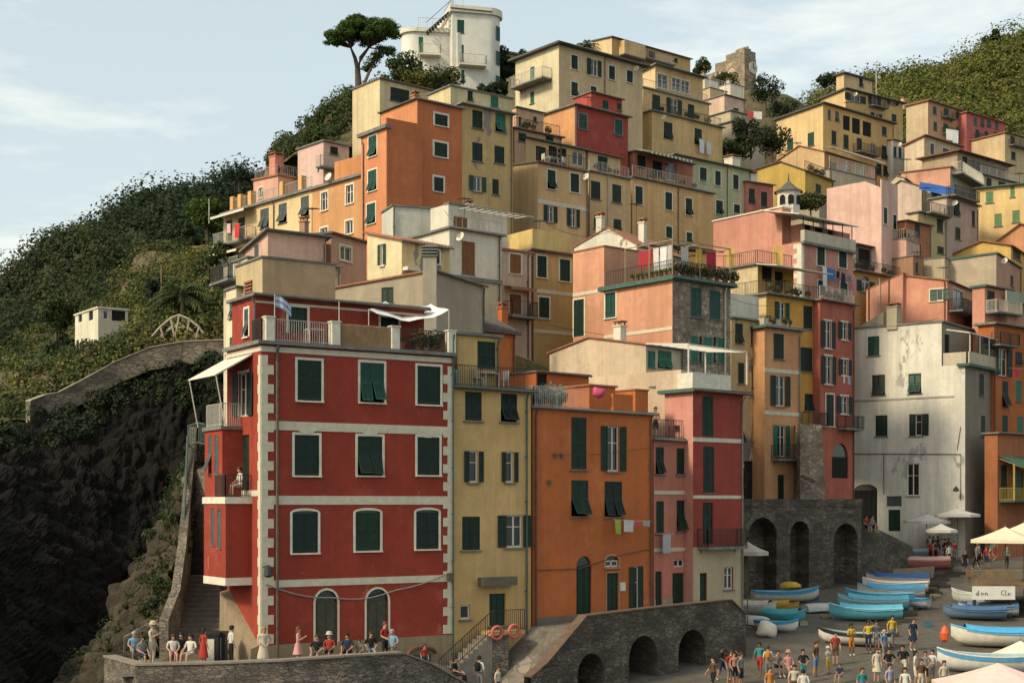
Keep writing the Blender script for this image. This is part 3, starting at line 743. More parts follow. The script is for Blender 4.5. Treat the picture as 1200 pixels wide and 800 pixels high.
v.balcony('L', 261.5, 284, 300.5+30, .9, .9, IRON)

# ---- 16 yellow and orange rows, 17 orange tower, 18 peeled yellow
v = house('tall orange tower house with three small white framed windows on its blank side', 453, 150, 300, 103, xl=423, xr=494.5, th=38, mat=stucco((.60, .23, .10), grime=.5), matR=stucco((.50, .152, .058), grime=.5), roof='none', yl=161)  # one orange plaster, painted lighter on the sun side and darker in front
OT = v
v.win('L', [(432, 441.5, 159.5, 183, 't'), (431.5, 441.5, 199.5, 223.5, 't'), (430, 440, 238.5, 262, 't')], fr=WS, sh=SH_MID)
sb = MB().fbox(v.L, -.2, v.wl+.2, v.zl-.05, v.zl+.2, -.3, .25); sb.build('cornice', GREY, v.root); v.pipe('L', 425.5, PIPE, y0=166)
v.parapet('R', .75, .15, v.matR)
a = more(v, 489, 116.3, 300, 105.5, wl=5, xr=541.5, th=38, mat=stucco((.60, .23, .10), grime=.5), matR=stucco((.50, .152, .058), grime=.5), roof='tile', rmat=SLATE, ov=.15, rt=.05, ground=False, name='tower_wall')  # same sun-side and shade-side oranges painted on the raised part
for w in ([(509.5, 524.5, 134.5, 147.5)], [(509, 524, 167.5, 184)], [(508.5, 519.5, 208, 224.5)]): a.win('R', w, fr=WS, fw=.15)
a.chimney(.5, 1, .5)
v = house('orange row house with four white framed windows joined to the orange tower', 423.5, 206.5, 320, 106.8, xl=366, wr=7, th=42, mat=stucco((.62, .31, .13)), roof='slab', ov=.25, rt=.2)
v.win('L', [(376.5, 384, 225.5, 246.5), (405.5, 414, 217, 238.5), (405, 413.5, 258.5, 274), (375.5, 384, 267, 280)], fr=WS, st='g', fw=.14)
a = more(v, 423, 182, 208, 109, xl=392, wr=4, th=42, mat=stucco((.58, .24, .09)), yl=190, roof='none', deep=.2, ground=False, name='parapet_wall')
v.dish('L', 390, 208)
v = house('long cream yellow row house with grey tilted shutters and a corner balcony at the left', 366, 223, 330, 112.8, xl=262, wr=7, th=42, mat=stucco((.64, .50, .25)), roof='slab', ov=.28, rt=.22)
v.win('L', [(305, 315, 244.5, 267, 't'), (326.5, 336, 238.5, 261, 't'), (352.5, 362, 230, 253.5, 't')], sh=SH_GREY)
v.balcony('L', 259, 300, 285, .9, 1.0, RAILW); v.win('L', [(279, 287, 255, 284, 'd'), (265, 272, 258, 285, 'd')], sill=False); v.awning('L', 261, 300, 246, 1.2, .4); v.pipe('L', 320.5)
v.balcony('L', 259, 290, 318, .9, 1.0, RAILW); v.awning('L', 258, 290, 292, 1.1, .35); v.win('L', [(268, 275, 300, 317, 'd')], sill=False)
for px in (270, 279, 291, 328, 350):
    u = v.L.u(px); MB().fbox(v.L, u-.25, u+.25, v.zc+.22, v.zc+1.5, -.6, -.1).build('pillar', stucco((.62, .36, .12)), v.root)
v.rail([v.L.p(v.wl-1, v.zc+.22, -.3), v.L.p(.5, v.zc+.22, -.3)], 1, RAILW, .2)
v = house('pale pink house with a flat roof among terraces near the top of the left slope', 379, 166, 230, 122, xl=349, xr=409, th=42, mat=stucco((.66, .45, .40)), roof='slab', ov=.15, rt=.14)
v.win('R', [(387, 396, 172, 181)]); v.balcony('R', 370, 408, 199, .7, .9, RAILW)
v = house('low rose pink house with a small turret chimney on the left skyline slope', 326, 206, 260, 124, xl=297, xr=352, th=44, mat=stucco((.60, .33, .25)), roof='slab', rmat=TILE, ov=.15, rt=.14, yl=212); v.win('L', [(303, 308, 220, 232, 'g')], fr=WS); v.chimney(.5, 1, 1.8, .9, stucco((.56, .22, .16))); v.toprail('LR', .9, RAILW, step=.2)
v = house('yellow house with large grey patches of peeled plaster beside the orange tower', 541.5, 122.5, 300, 108, wl=7, xr=601, th=37, col=(.50, .37, .15), patch=.5, roof='slab', ov=.25, rt=.14)
v.win('R', [(553.5, 565.5, 129.5, 150.5), (580.5, 592.5, 133, 154.5, 'c', SH_LIGHT), (553.5, 565.5, 167.5, 189), (579.5, 591, 171.5, 191.5)])
v.win('R', [(554.5, 564, 206.5, 224.5, 'o', SH_MID), (577, 584.5, 210, 228)]); v.pipe('R', 599.5)
a = more(v, 528, 101, 124, 114, xl=502, xr=600, th=37, col=(.58, .48, .28), yl=112, roof='slab', ov=.15, rt=.1, ground=False, name='attic_wall'); a.win('R', [(548, 554, 106, 118), (575, 584, 113, 126, 'c', SH_LIGHT)])

# ---- 19..27 the top of the hill
v = house('beige cube house with one wide dark shuttered window under the umbrella pine', 445, 92.5, 200, 122, xl=413, xr=509, th=39, col=(.60, .49, .30), roof='slab', ov=.12, rt=.1)
v.win('R', [(457.5, 479.5, 104, 119.5)], fr=None)
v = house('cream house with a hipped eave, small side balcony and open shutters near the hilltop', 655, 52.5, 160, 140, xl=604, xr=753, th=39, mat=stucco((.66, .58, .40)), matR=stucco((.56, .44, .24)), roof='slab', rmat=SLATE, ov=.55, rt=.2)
v.win('R', [(669.5, 677, 65, 81.5), (692, 700, 70, 89, 'o'), (713.5, 720.5, 77.5, 93.5), (734.5, 741.5, 83, 97), (669.5, 677, 96.5, 112.5), (692, 699, 101.5, 113)], fr=WS, fw=.1)
v.win('L', [(621.5, 626.4, 78.5, 95), (621.5, 626, 107.5, 121.5)], sh=SH_LIGHT); v.balcony('L', 609, 647, 99, 1.3, 1.0, RAILW); v.pipe('R', 709)
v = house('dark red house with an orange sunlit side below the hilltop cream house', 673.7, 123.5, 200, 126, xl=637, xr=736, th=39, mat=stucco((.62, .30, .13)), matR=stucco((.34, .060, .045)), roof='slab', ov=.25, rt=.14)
v.win('R', [(678.5, 687.5, 134, 151.5), (720.5, 729, 140.5, 158.5)], fr=GREY, sh=SH_MID); v.pipe('R', 675, GREY)
a = more(v, 692.8, 108.5, 126, 130, xl=672, xr=729, th=39, mat=stucco((.42, .07, .05)), yl=116, roof='slab', ov=.15, rt=.1, deep=.5, ground=False, name='upper_wall'); a.win('R', [(706, 713, 118, 128), (723, 728, 121, 129)])
v = house('peach house with a railed terrace squeezed between the peeled yellow and the dark red house', 603, 151, 200, 119, wl=5, xr=658, th=37, col=(.54, .31, .20), roof='slab', rmat=SLATE, ov=.2, rt=.12)
v.win('R', [(607.5, 616.5, 156, 166), (639.5, 648.5, 160, 168)]); v.toprail('R', .9, IRON, step=.18)
a = more(v, 605, 126, 152, 123, wl=4, xr=637, th=37, col=(.60, .36, .24), roof='slab', ov=.1, rt=.08, deep=.5, ground=False, name='upper_wall'); a.win('R', [(608, 611, 137, 148, 'd'), (625, 629, 137, 143)])
v = house('large three tier yellow house with a glazed top loggia and balconies on the upper slope', 764, 130.5, 230, 150, wl=9, xr=846.5, th=39, col=(.58, .41, .17), roof='slab', ov=.22, rt=.16)
BY = v
v.win('R', [(778, 788, 143.5, 162.5, 't'), (814, 822.5, 151, 169, 't')]); v.toprail('R', .9, IRON, step=.2)
a = more(v, 753.5, 103, 190, 152.5, xl=729.5, xr=831, th=39, mat=stucco((.64, .50, .27)), matR=stucco((.58, .41, .17)), roof='slab', ov=.2, rt=.14, deep=3, ground=False, name='middle_wall')  # lit left side and shaded front painted as two tones of yellow
a.win('R', [(764.5, 773.5, 111.5, 130), (785.5, 794, 116, 136, 'o'), (806, 813.5, 122.5, 140.5)]); a.toprail('LR', .9, RAILW, step=.2)
a = more(v, 768, 77, 104, 156, xl=709, xr=823.5, th=39, mat=stucco((.62, .47, .24)), matR=stucco((.54, .37, .15)), yl=106, roof='slab', ov=.35, rt=.16, deep=2, ground=False, name='upper_wall')  # top storey repeats the painted lit and shaded yellows
a.win('R', [(770.5, 782.5, 87.5, 104, 'g'), (787.5, 797.5, 92, 107, 'g'), (798.5, 808, 95, 110, 'g')], fr=WS); a.win('L', [(746, 752, 92, 98)], sh=SH_LIGHT)
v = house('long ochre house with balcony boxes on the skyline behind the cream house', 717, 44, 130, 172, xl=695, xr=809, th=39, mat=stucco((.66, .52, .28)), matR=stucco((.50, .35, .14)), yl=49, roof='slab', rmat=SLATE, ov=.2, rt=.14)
v.win('R', [(726, 733, 50, 57, 'd', DARK), (737, 744, 53, 59, 'd', DARK), (760, 768, 60, 71, 'd', DARK), (788, 794, 68, 73)], sill=False)
v.balcony('R', 725, 750, 68, 1.0, 1.6, solid=stucco((.60, .44, .20))); v.balcony('R', 752, 785, 74, 1.0, .9, RAILW, step=.2)
v = house('pink and white terraced house with roof terraces below the ruined tower', 849, 111.5, 200, 172, wl=8, xr=873, th=39, col=(.60, .43, .33), roof='slab', ov=.15, rt=.12)
v.win('R', [(859.5, 865.5, 127, 135)]); v.toprail('R', 1.4, WS, step=.3)
a = more(v, 832, 103, 200, 175, wl=7, xr=852, th=39, col=(.58, .46, .26), roof='slab', ov=.1, rt=.1, ground=False, name='side_wall'); a.win('R', [(835, 840, 122, 131), (836, 845, 140, 147)], sill=True); a.toprail('R', 1.2, WS, step=.3); a.balcony('R', 833, 848, 134, .8, .8, RAILW, step=.2)
a = more(v, 826, 92, 104, 180, wl=5, xr=842, th=39, col=WHT, roof='slab', ov=.05, rt=.1, ground=False, name='upper_wall'); a.chimney(.8, 1, .9)
a = more(v, 856, 98, 112, 180, wl=5, xr=872, th=39, col=WHT, roof='slab', ov=.05, rt=.1, ground=False, name='upper_wall'); a.chimney(.8, 1, .6)
v = house('narrow grey terrace house with a railed roof deck right of the pink and white house', 857, 143, 200, 166, wl=5, xr=896, th=39, col=(.42, .37, .28), roof='slab', ov=.2, rt=.14, patch=.2); v.toprail('R', 1.0, RAILW, step=.2); v.win('R', [(862, 867, 150, 160), (878, 884, 154, 163)])
a = more(v, 856, 130, 144, 169, wl=4, xr=874, th=39, col=(.5, .42, .3), roof='slab', ov=.2, rt=.1, ground=False, name='upper_wall')
# white modern villa
VW = (.70, .70, .66)
v = house('white modern villa with rounded corners, green shutters and roof stairs on the hilltop', 536, 38, 130, 150, xl=None, wl=6, wr=.6, th=30, col=VW, grime=.3, roof='none', cat='villa', name='villa')
VILLA = v
def rounded(vol, side, r, top, nm='corner_wall'):
    fc = vol.R; U = Vector((*fc.U, 0)); N = Vector((*fc.N, 0)); sg = 1 if side == 'right' else -1
    c = fc.p(vol.wr if sg > 0 else 0, 0, -r); n = 14
    def ring(rr, z): return [Vector((c.x, c.y, z))+(N*math.cos(t)+U*sg*math.sin(t))*rr for t in [i/n*math.pi*.55 for i in range(n+1)]]
    for rr, za, zb_, mt, name_ in ((r, vol.zb-4, vol.zc, vol.mat, nm), (r+.28, vol.zc+.004, vol.zc+top, WS, 'corner_cornice')):
        A = ring(rr, za); B = ring(rr, zb_); m = MB(); k = len(A)
        m.add(A+B+[Vector((c.x, c.y, za)), Vector((c.x, c.y, zb_))], [(i, i+1, k+i+1, k+i) for i in range(k-1)]+[(k+i, k+i+1, 2*k+1) for i in range(k-1)]+[(i, i+1, 2*k) for i in range(k-1)])
        o = m.build(name_, mt, vol.root)
    return c, U, N, sg
a = more(v, 489, 37.5, 125, 151, wl=7, xr=538, th=8, col=VW, grime=.4, roof='slab', rmat=WS, ov=.25, rt=.45, name='wing_wall')
a.win('R', [(490.5, 496, 43.5, 63.5, 'c', SH_LIGHT), (490, 495.5, 72, 88, 'c', SH_MID)], sill=False); a.balcony('R', 491, 516, 66, 1.0, 1.0, RAILW, WS); a.toprail('R', 1.1, RAILW, step=.25)
rounded(a, 'left', 1.6, .45); wing = a
a = more(v, 530, 14, 130, 150, wl=8, xr=573, th=14, col=VW, grime=.4, roof='slab', rmat=WS, ov=.28, rt=.7, name='tower_wall')
a.win('R', [(535.8, 544, 23.5, 39), (536, 543.5, 52.5, 72), (536, 544, 82, 96)], sill=False, sh=SH_MID)
a.balcony('R', 536.5, 568, 78, 1.0, 1.0, RAILW, WS)
c, U, N, sg = rounded(a, 'right', 1.5, .7)
t = math.pi*.25; Nn = N*math.cos(t)+U*math.sin(t); Uu = U*math.cos(t)-N*math.sin(t); fc2 = Face((c+Nn*1.5-Uu*.4).to_2d(), (Uu.x, Uu.y), (Nn.x, Nn.y), .8)
for y0, y1 in ((29, 45.5), (58, 74.5), (87, 98)):
    sb = MB(); a.leaf(sb, fc2, .02, .39, a.R.z(y1, 4), a.R.z(y0, 4), .02); a.leaf(sb, fc2, .41, .78, a.R.z(y1, 4), a.R.z(y0, 4), .02); sb.build('shutter', SH_MID, v.root)
sb = MB()
for i in range(9): q = a.R.p(-2.6+.28*i, a.zc-2.2+.28*i, -1.); sb.box(q.x, q.x+.3, q.y-.5, q.y+.5, q.z, q.z+.06)
sb.bar(a.R.p(-2.7, a.zc-2.2, -.5), a.R.p(0, a.zc+.4, -.5), .1); sb.bar(a.R.p(-2.7, a.zc-1.2, -.5), a.R.p(0, a.zc+1.4, -.5), .05); sb.build('roof_stair', IRON, v.root)
a.rail([a.pt(.1, 5, a.zc+.7), a.pt(.1, .1, a.zc+.7), a.pt(1.2, .1, a.zc+.7)], 1.0, RAILW, .3)
v = house('flat roofed grey house half hidden by trees right of the white villa', 584, 62, 120, 172, wl=6, xr=612, th=30, col=(.42, .38, .22), roof='slab', rmat=GREY, ov=.4, rt=.3)

b = MB(); f_ = RH.L; us = [f_.u(x) for x in (304, 268)]; 
b.hexa([f_.p(us[0]*.9, RH.zb-2, .004), f_.p(us[1], RH.zb-2, .004), f_.p(us[1], RH.zb-2, .5), f_.p(us[0]*.9, RH.zb-2, .5), f_.p(us[0]*.9, RH.zb+.75, .004), f_.p(us[1], f_.z(690, us[1]), .004), f_.p(us[1], f_.z(690, us[1])-.1, .42), f_.p(us[0]*.9, RH.zb+.6, .42)]); b.build('stair_base', stucco((.30, .23, .15), grime=.9), RH.root)

v = house('low orange house with a grey tiled lean-to roof behind the yellow house balcony', 538, 384, 440, 81, wl=4, xr=604, th=36, col=ORG, yl=358, roof='tile', rmat=SLATE, ov=.2, rt=.05, deep=3)
v.win('R', [(545, 556, 390, 401, 'g')], fr=WS); v.chimney(4.5, 2, .8)
# ---- 28 the long yellow row
YR = stucco((.60, .41, .19))
v = house('yellow corner house with a sunlit blank side and furnished roof terrace in the middle row', 630, 190.6, 300, 115, xl=585, xr=689, th=39, mat=stucco((.66, .49, .26)), matR=YR, yl=196, roof='slab', ov=.12, rt=.14)  # sunlight on the side and shade on the front are mixed into the stuccos
v.win('R', [(641.5, 651, 199.5, 221.5), (668.5, 678.5, 203.5, 225.5)], fr=WS); v.win('R', [(641, 648.5, 241, 260.5, 'o'), (668, 675, 244.5, 266, 'o')])
v.band('R', 233, 238, at=630); v.toprail('R', 1.0, IRON, step=.15)
a = more(v, 617, 162.5, 196, 119.5, xl=585.5, xr=686, th=39, mat=stucco((.66, .49, .26)), matR=stucco((.52, .38, .18)), yl=180, roof='slab', rmat=SLATE, ov=.2, rt=.14, deep=3, ground=False, name='upper_wall')  # front stucco darkened again to paint its shade
a.win('R', [(628, 640, 172, 190, 'd', DARK), (643, 664, 172.5, 192, 'd', DARK), (671, 684, 178, 194, 'g')], sill=False)
v = house('dull yellow house with an upper balcony in the middle of the long row', 690, 201, 300, 121.5, wl=8, xr=739, th=39, col=(.56, .42, .20), roof='slab', ov=.15, rt=.14, patch=.1)
v.win('R', [(692.5, 703.5, 212.5, 233.4), (717.5, 728, 216.5, 237.5), (719, 728, 257, 270), (696, 705, 253, 268)]); v.toprail('R', .9, RAILW, step=.18); v.pipe('R', 690.5); v.pipe('R', 713, RAILW)
a = more(v, 689.5, 178, 202, 124, wl=5, xr=727, th=39, col=(.54, .42, .22), roof='slab', rmat=SLATE, ov=.2, rt=.12, deep=1, ground=False, name='upper_wall'); a.win('R', [(700.5, 712, 183.5, 205)])
v = house('orange yellow house at the right end of the long row with a striped awning', 741, 208, 300, 126.5, wl=8, xr=836, th=40, col=(.60, .39, .16), roof='slab', ov=.15, rt=.14)
v.win('R', [(744.5, 753, 218.5, 239.5), (779.5, 787.5, 225.5, 246), (803.5, 811, 232.5, 252, 't'), (780.5, 787.5, 265.5, 279), (804.5, 811, 272.5, 285, 't')], fr=WS); v.pipe('R', 795); v.toprail('R', 1.0, RAILW, xb=830, step=.2)
a = more(v, 744, 178, 209, 130, wl=5, xr=812, th=40, col=(.36, .13, .08), roof='slab', rmat=SLATE, ov=.2, rt=.14, deep=1, ground=False, name='upper_wall')
a.win('R', [(747, 757, 182, 198, 'd', DARK), (765, 776, 189, 208, 'd', DARK), (780, 792, 191, 212, 'g')], sill=False); a.awning('R', 745, 795, 180, 2.0, .6, None, True)
v = house('pale green house with white framed dark windows right of the striped awning', 790, 182, 300, 143, wl=8, xr=878, th=38, col=GRN, roof='slab', ov=.3, rt=.16)
v.win('R', [(820, 828, 196.5, 213.5), (838, 844.5, 200.5, 217.5), (859, 865.5, 205, 222), (839, 847, 235, 251, 't'), (860, 867, 239.5, 250), (796, 810, 190, 198.5, 'g')], fr=WS); v.pipe('R', 852.5); v.chimney(9.5, 1, 1.2, 1.2, WS)
v = house('small coral red house tucked right of the pale green house', 874.5, 213, 270, 149, wl=5, xr=906, th=30, col=(.48, .16, .12), roof='slab', ov=.2, rt=.12); v.win('R', [(877.5, 884.4, 221, 238, 't'), (892, 899, 225, 242)])
v.chimney(1.5, 1, 1.0, .9, WS)

# ---- mustard gable etc.
v = house('mustard yellow house with a stepped gable behind the small turret', 943.5, 200, 270, 153, xl=887, xr=976, th=50, mat=stucco((.50, .36, .08)), peak=(915, 190), yl=199, roof='slab', rmat=SLATE, ov=.2, rt=.12); v.win('R', [(956, 962, 216, 226)])
v.toprail('R', 1, IRON, step=.2)
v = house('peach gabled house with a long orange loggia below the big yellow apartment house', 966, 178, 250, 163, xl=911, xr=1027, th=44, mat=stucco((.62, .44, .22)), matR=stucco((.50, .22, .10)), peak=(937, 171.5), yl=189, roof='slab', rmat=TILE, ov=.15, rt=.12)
v.win('R', [(971, 980, 190, 201, 'd', DARK), (985, 997, 192, 203, 'g'), (1003, 1015, 196, 207, 'g')], sill=False)
v.awning('R', 968, 1026, 181, 1.3, .3, WS)
a = more(v, 972, 198, 260, 159, wl=5, xr=1026, th=40, col=(.52, .44, .34), roof='slab', ov=.1, rt=.1, name='terrace_wall'); a.toprail('R', 1.4, WS, step=.2)

# ---- 33 pink with loggia
v = house('big pink house with white corner quoins and an awning shaded roof loggia', 939.5, 283, 400, 116, xl=836, xr=1000, th=42, mat=stucco((.60, .27, .20)), matR=stucco((.54, .24, .19)), roof='none')
BP = v
v.win('R', [(957.5, 966.5, 289, 311.5), (983, 992, 292.5, 314), (958.5, 967.5, 329, 348), (984.5, 993, 331.5, 346)], fr=WS)
qb = MB(); z = v.zb-2; i = 0
while z < v.zc-.3:
    qb.fbox(v.L, .004, .45 if i % 2 else .8, z+.003, z+.4, .004, .04); qb.fbox(v.R, .004, .3, z+.003, z+.4, .004, .04); z += .4; i += 1
qb.build('quoin', WS, v.root)
a = more(v, 916.5, 243, 284, 118.7, xl=836, wr=1.2, th=42, mat=stucco((.60, .27, .20)), yl=260, roof='slab', rmat=WS, ov=.1, rt=.12, deep=1, ground=False, name='gable_wall')
a = more(v, 940.5, 262, 284, 118.5, wl=2.5, xr=996, th=42, mat=stucco((.45, .2, .16)), roof='none', deep=.1, ground=False, name='loggia_wall')
a.win('R', [(943, 950, 264, 281, 'd', DARK), (955, 964, 266, 282, 'd', DARK), (970, 977, 268, 283, 'd', DARK)], sill=False)
MB().fbox(v.R, .05, v.wr, v.zc+.01, v.zc+.95, -.15, .25).build('parapet', stucco((.5, .45, .36)), v.root)
MB().fbox(v.R, -.2, v.wr, v.zc-.2, v.zc+.006, .004, .35).build('slab', GREY, v.root)
pb = MB()
for i in range(6): u = .2+(v.wr-.4)*i/5; pb.bar(v.R.p(u, v.zc+.95, 0), v.R.p(u, v.zc+2.1, 0), .07)
pb.build('post', IRON, v.root)
z1 = v.zc+3.0; q = [v.R.p(-1, z1, -3.5), v.R.p(v.wr+.2, z1, -3.5), v.R.p(v.wr+.2, v.zc+2.1, .5), v.R.p(-1, v.zc+2.1, .5)]
MB().hexa([x+Vector((0, 0, -.08)) for x in q]+q).build('loggia_roof', WS, v.root)
# turret
c = P(924, 243, 126); tb = MB().lathe(c, [(1.05, -1), (1.05, 1.2), (1.15, 1.25), (1.15, 1.3)], 8, a0=.2)
r = root('roof_lantern', 'small white octagonal lantern turret with a slate cap behind the big pink house', 'turret', (c.x, c.y, c.z-1))
tb.build('wall', WS, r); MB().lathe(c, [(1.35, 1.302), (.7, 1.75), (.08, 2.3), (.04, 3.0)], 8, a0=.2).build('roof', SLATE, r)
for a_ in (-2.3, -1.55, -.77):
    d = Vector((math.cos(a_), math.sin(a_), 0)); s_ = d.cross(Vector((0, 0, 1)))
    b = MB(); q = c+d*1.02+Vector((0, 0, .1)); n = 6
    pts = [q-s_*.26, q+s_*.26]+[q+s_*.26*math.cos(math.pi*i/n)+Vector((0, 0, .6+.26*math.sin(math.pi*i/n))) for i in range(n+1)]
    b.add(pts+[p_+d*.03 for p_ in pts], [tuple(range(len(pts))), tuple(range(len(pts), 2*len(pts)))]+[(i, (i+1) % len(pts), len(pts)+(i+1) % len(pts), len(pts)+i) for i in range(len(pts))]); b.build('opening', DARK, r)

# ---- 34 orange yellow, 35 peach, 36 peeled
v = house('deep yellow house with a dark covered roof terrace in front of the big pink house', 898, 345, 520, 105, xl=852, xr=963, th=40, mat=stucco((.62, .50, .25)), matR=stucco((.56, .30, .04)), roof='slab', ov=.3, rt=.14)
v.win('R', [(912, 920, 354, 375, 'o'), (941.5, 952, 358.5, 385), (937, 952, 407, 435), (943, 955.5, 461.5, 481)])
v.toprail('LR', 1.0, IRON, step=.15)
v.balcony('R', 938, 961, 499, .8, 1.0)
a = more(v, 888, 310, 346, 108.5, xl=846, xr=930, th=40, mat=stucco((.60, .50, .28)), matR=stucco((.50, .26, .05)), roof='slab', ov=.25, rt=.14, deep=.5, ground=False, name='upper_wall')
a.win('R', [(893, 905, 311, 330, 'd', DARK), (908, 918, 318, 340, 'd', DARK)], sill=False)
z1 = a.zc+.05; fr_ = [a.R.p(-.3, z1, .1), a.R.p(a.wr+2.2, z1, .1), a.R.p(a.wr+2.2, z1-.35, 2.1), a.R.p(-.3, z1-.35, 2.1)]
MB().hexa([x+Vector((0, 0, -.07)) for x in fr_]+fr_).build('awning', CLOTHW, v.root)
a.toprail('LR', 1, IRON, step=.2)
for px in (853, 915): pb = MB(); u = a.L.u(853) if px == 853 else 0; q = a.L.p(u, 0, -.3) if px == 853 else a.R.p(a.R.u(915), 0, -.3); pb.box(q.x-.3, q.x+.3, q.y-.3, q.y+.3, a.zc+.16, a.zc+1.7); pb.build('pillar', stucco((.62, .42, .10)), v.root)
v = house('slim peach house with three storeys of shutters and a flowery balcony', 896, 384, 592, 101.5, wl=7, xr=938, th=38, col=(.56, .28, .13), roof='slab', rmat=GREEN_SLAB, ov=.3, rt=.2)
v.win('R', [(906.5, 918.5, 391, 420.5)], fr=None); v.win('R', [(908.5, 919.5, 440, 476, 'o'), (911, 920, 498, 535, 'o', SH_LIGHT)], fr=None); v.win('R', [(911.5, 919.5, 556, 589, 'd', SH_DARK)], sill=False)
v.band('R', 431, 435.5); v.band('R', 481, 485.5); v.balcony('R', 903.6, 938, 538, .75, 1.0); v.parapet('LR', .6, .12, stucco((.5, .44, .36)), .4)
v = house('slim ochre house with flaking plaster left of the peach house', 857, 373, 592, 101, wl=7, xr=897, th=38, col=(.52, .38, .17), patch=.45, pcol=(.20, .17, .14), roof='slab', rmat=GREEN_SLAB, ov=.15, rt=.16)
v.win('R', [(861.5, 870.5, 379, 402), (880, 889, 383, 405), (865, 872, 425, 449), (881, 890, 427.5, 453), (865, 871, 487, 520), (882, 890.5, 488.5, 516)])
v.win('R', [(872, 884, 540, 585, 'd', DARK)], sill=False)
MB().fbox(v.R, .3, v.wr-.05, v.zc+.17, v.zc+1.9, -2, -.6).build('upper_wall', stucco((.62, .6, .52)), v.root)

# ---- 38 dark pink, strip
v = house('dusty red house with open shutters and small balconies between the yellow and the white house', 961, 352, 600, 108, wl=6, xr=1001, th=42, col=(.42, .11, .075), patch=.1, roof='slab', ov=.25, rt=.16)
v.win('R', [(966, 974, 376, 408, 'o'), (986, 993, 377.5, 398, 'o'), (966.5, 974.5, 417, 450, 'o'), (986.5, 993.5, 421, 440, 'o'), (968, 977, 462, 499), (985, 993.5, 464, 485, 'o')], fr=WS)
v.win('R', [(975, 994, 519, 560, 'd', DARK)], arch=1., sill=False); v.balcony('R', 981, 1003, 502, .8, .95); v.toprail('R', 1.0, RAILW, step=.15)
v = house('olive yellow house under a dark roof terrace right of the big pink house', 1001, 318, 480, 129, wl=6, xr=1062, th=42, col=(.46, .33, .12), roof='slab', ov=.4, rt=.2)
v.win('R', [(1009, 1019, 324, 342, 'o')], arch=.6); v.toprail('R', 1.0, IRON, step=.16)
a = more(v, 1003, 287, 318, 132, wl=3, xr=1058, th=42, col=(.22, .18, .14), roof='slab', rmat=SLATE, ov=.3, rt=.14, deep=1, ground=False, name='upper_wall'); a.win('R', [(1006, 1020, 292, 316, 'd', DARK), (1026, 1040, 298, 318, 'd', DARK)], sill=False)

# ---- 39 the white house
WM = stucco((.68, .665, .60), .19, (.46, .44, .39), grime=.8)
v = house('large white house with mould stains, green shutters and a corner loggia above the boat slip', 1131, 427, 640, 117, xl=998, xr=1166, th=52, mat=WM, matR=stucco((.26, .22, .17), grime=.8), roof='none')  # white wall whose right side is coloured dark to paint its shade
WH = v
v.win('L', [(1022, 1037, 439, 462.5, 't'), (1064.5, 1079.5, 437.5, 460.5, 't', SH_MID), (1026, 1040, 486.5, 511), (1065.5, 1080.5, 485, 510.5, 'h')])
v.win('L', [(1063, 1077, 543, 580.6, 'g')], fr=None); v.win('L', [(1001, 1028, 567, 640, 'd', DARK)], arch=.5, sill=False, rd=.5); v.win('L', [(1041, 1055, 597, 622, 'd', SH_DARK), (1039, 1056.5, 581, 593, 'd', SH_GREY)], sill=False)
v.win('R', [(1147.5, 1153, 438, 463), (1149.5, 1154.5, 487, 510.6)])
v.band('L', 462.5, 464.5, 1001, 1118, mat=stucco((.42, .4, .35)), e=.06)
MB().fbox(v.R, -.3, v.wr+.2, v.zc-.12, v.zc+.1, -.6, .45).build('balcony_slab', GREEN_SLAB, v.root)
MB().fbox(v.R, -.15, v.wr, v.zc+.102, v.zc+1.05, .3, .42).build('parapet', stucco((.48, .42, .32)), v.root)
MB().fbox(v.L, -.05, v.L.u(1105), v.zc+.004, v.zc+1.05, -.16, -.02).build('parapet', stucco((.52, .46, .36)), v.root)
a = more(v, 1103.5, 377.5, 427, v.L.Y(v.L.u(1103.5)), xl=998.5, xr=1158, th=52, mat=WM, matR=stucco((.30, .26, .2)), roof='slab', rmat=GREY, ov=.1, rt=.16, deep=0, ground=False, name='upper_wall'); a.zbot = v.zc  # right side again coloured dark as painted shade
a.win('L', [(1017, 1030.5, 394, 416.5, 'c', SH_MID)])
pb = MB()
for uu in (.1, 2.4, 4.6, 6.6): pb.bar(v.R.p(uu, v.zc+1.05, .36), v.R.p(uu, v.zc+2.6, .36), .07)
pb.bar(v.R.p(-.1, v.zc+2.6, .36), v.R.p(6.7, v.zc+2.6, .36), .09); pb.bar(v.R.p(0, v.zc+2.6, .36), v.L.p(1.6, v.zc+3.0, -.1), .09)
pb.build('loggia_frame', CASE, v.root)
MB().add([v.R.p(1.9, v.zc+1.05, .35), v.R.p(6.6, v.zc+1.05, .35), v.R.p(6.6, v.zc+2.6, .35), v.R.p(1.9, v.zc+2.6, .35)], [(0, 1, 2, 3)]).build('loggia_glass', GLASS, v.root)
a.win('R', [(1107, 1113, 392, 425, 'd', DARK)], sill=False)
pb = MB(); z = v.L.z(530, 5)
pb.tube([v.L.p(v.L.u(1000), z, .05), v.L.p(v.L.u(1126), z-.25, .05), v.L.p(v.L.u(1126), z-4, .05)], .035, 5); pb.tube([v.L.p(v.L.u(1126), z+2, .05), v.L.p(v.L.u(1122), z+.1, .05)], .03, 5); pb.tube([v.L.p(v.L.u(1036), z-.1, .05), v.L.p(v.L.u(1036), z-3.5, .05)], .03, 5)
pb.build('cable', PIPE, v.root)
lb = MB(); q = v.L.p(v.L.u(1122), v.L.z(571, 1), .05); lb.bar(q, q+Vector((-.3, -.6, .1)), .05); lb.lathe(q+Vector((-.3, -.6, -.3)), [(.04, .35), (.2, .2), (.26, 0), (.05, -.05)], 8); lb.build('wall_lamp', IRON, v.root)
a.chimney(.3, 4.3, 1.6, .9, stucco((.44, .4, .3)))
sb = MB(); q0 = a.zc+.165
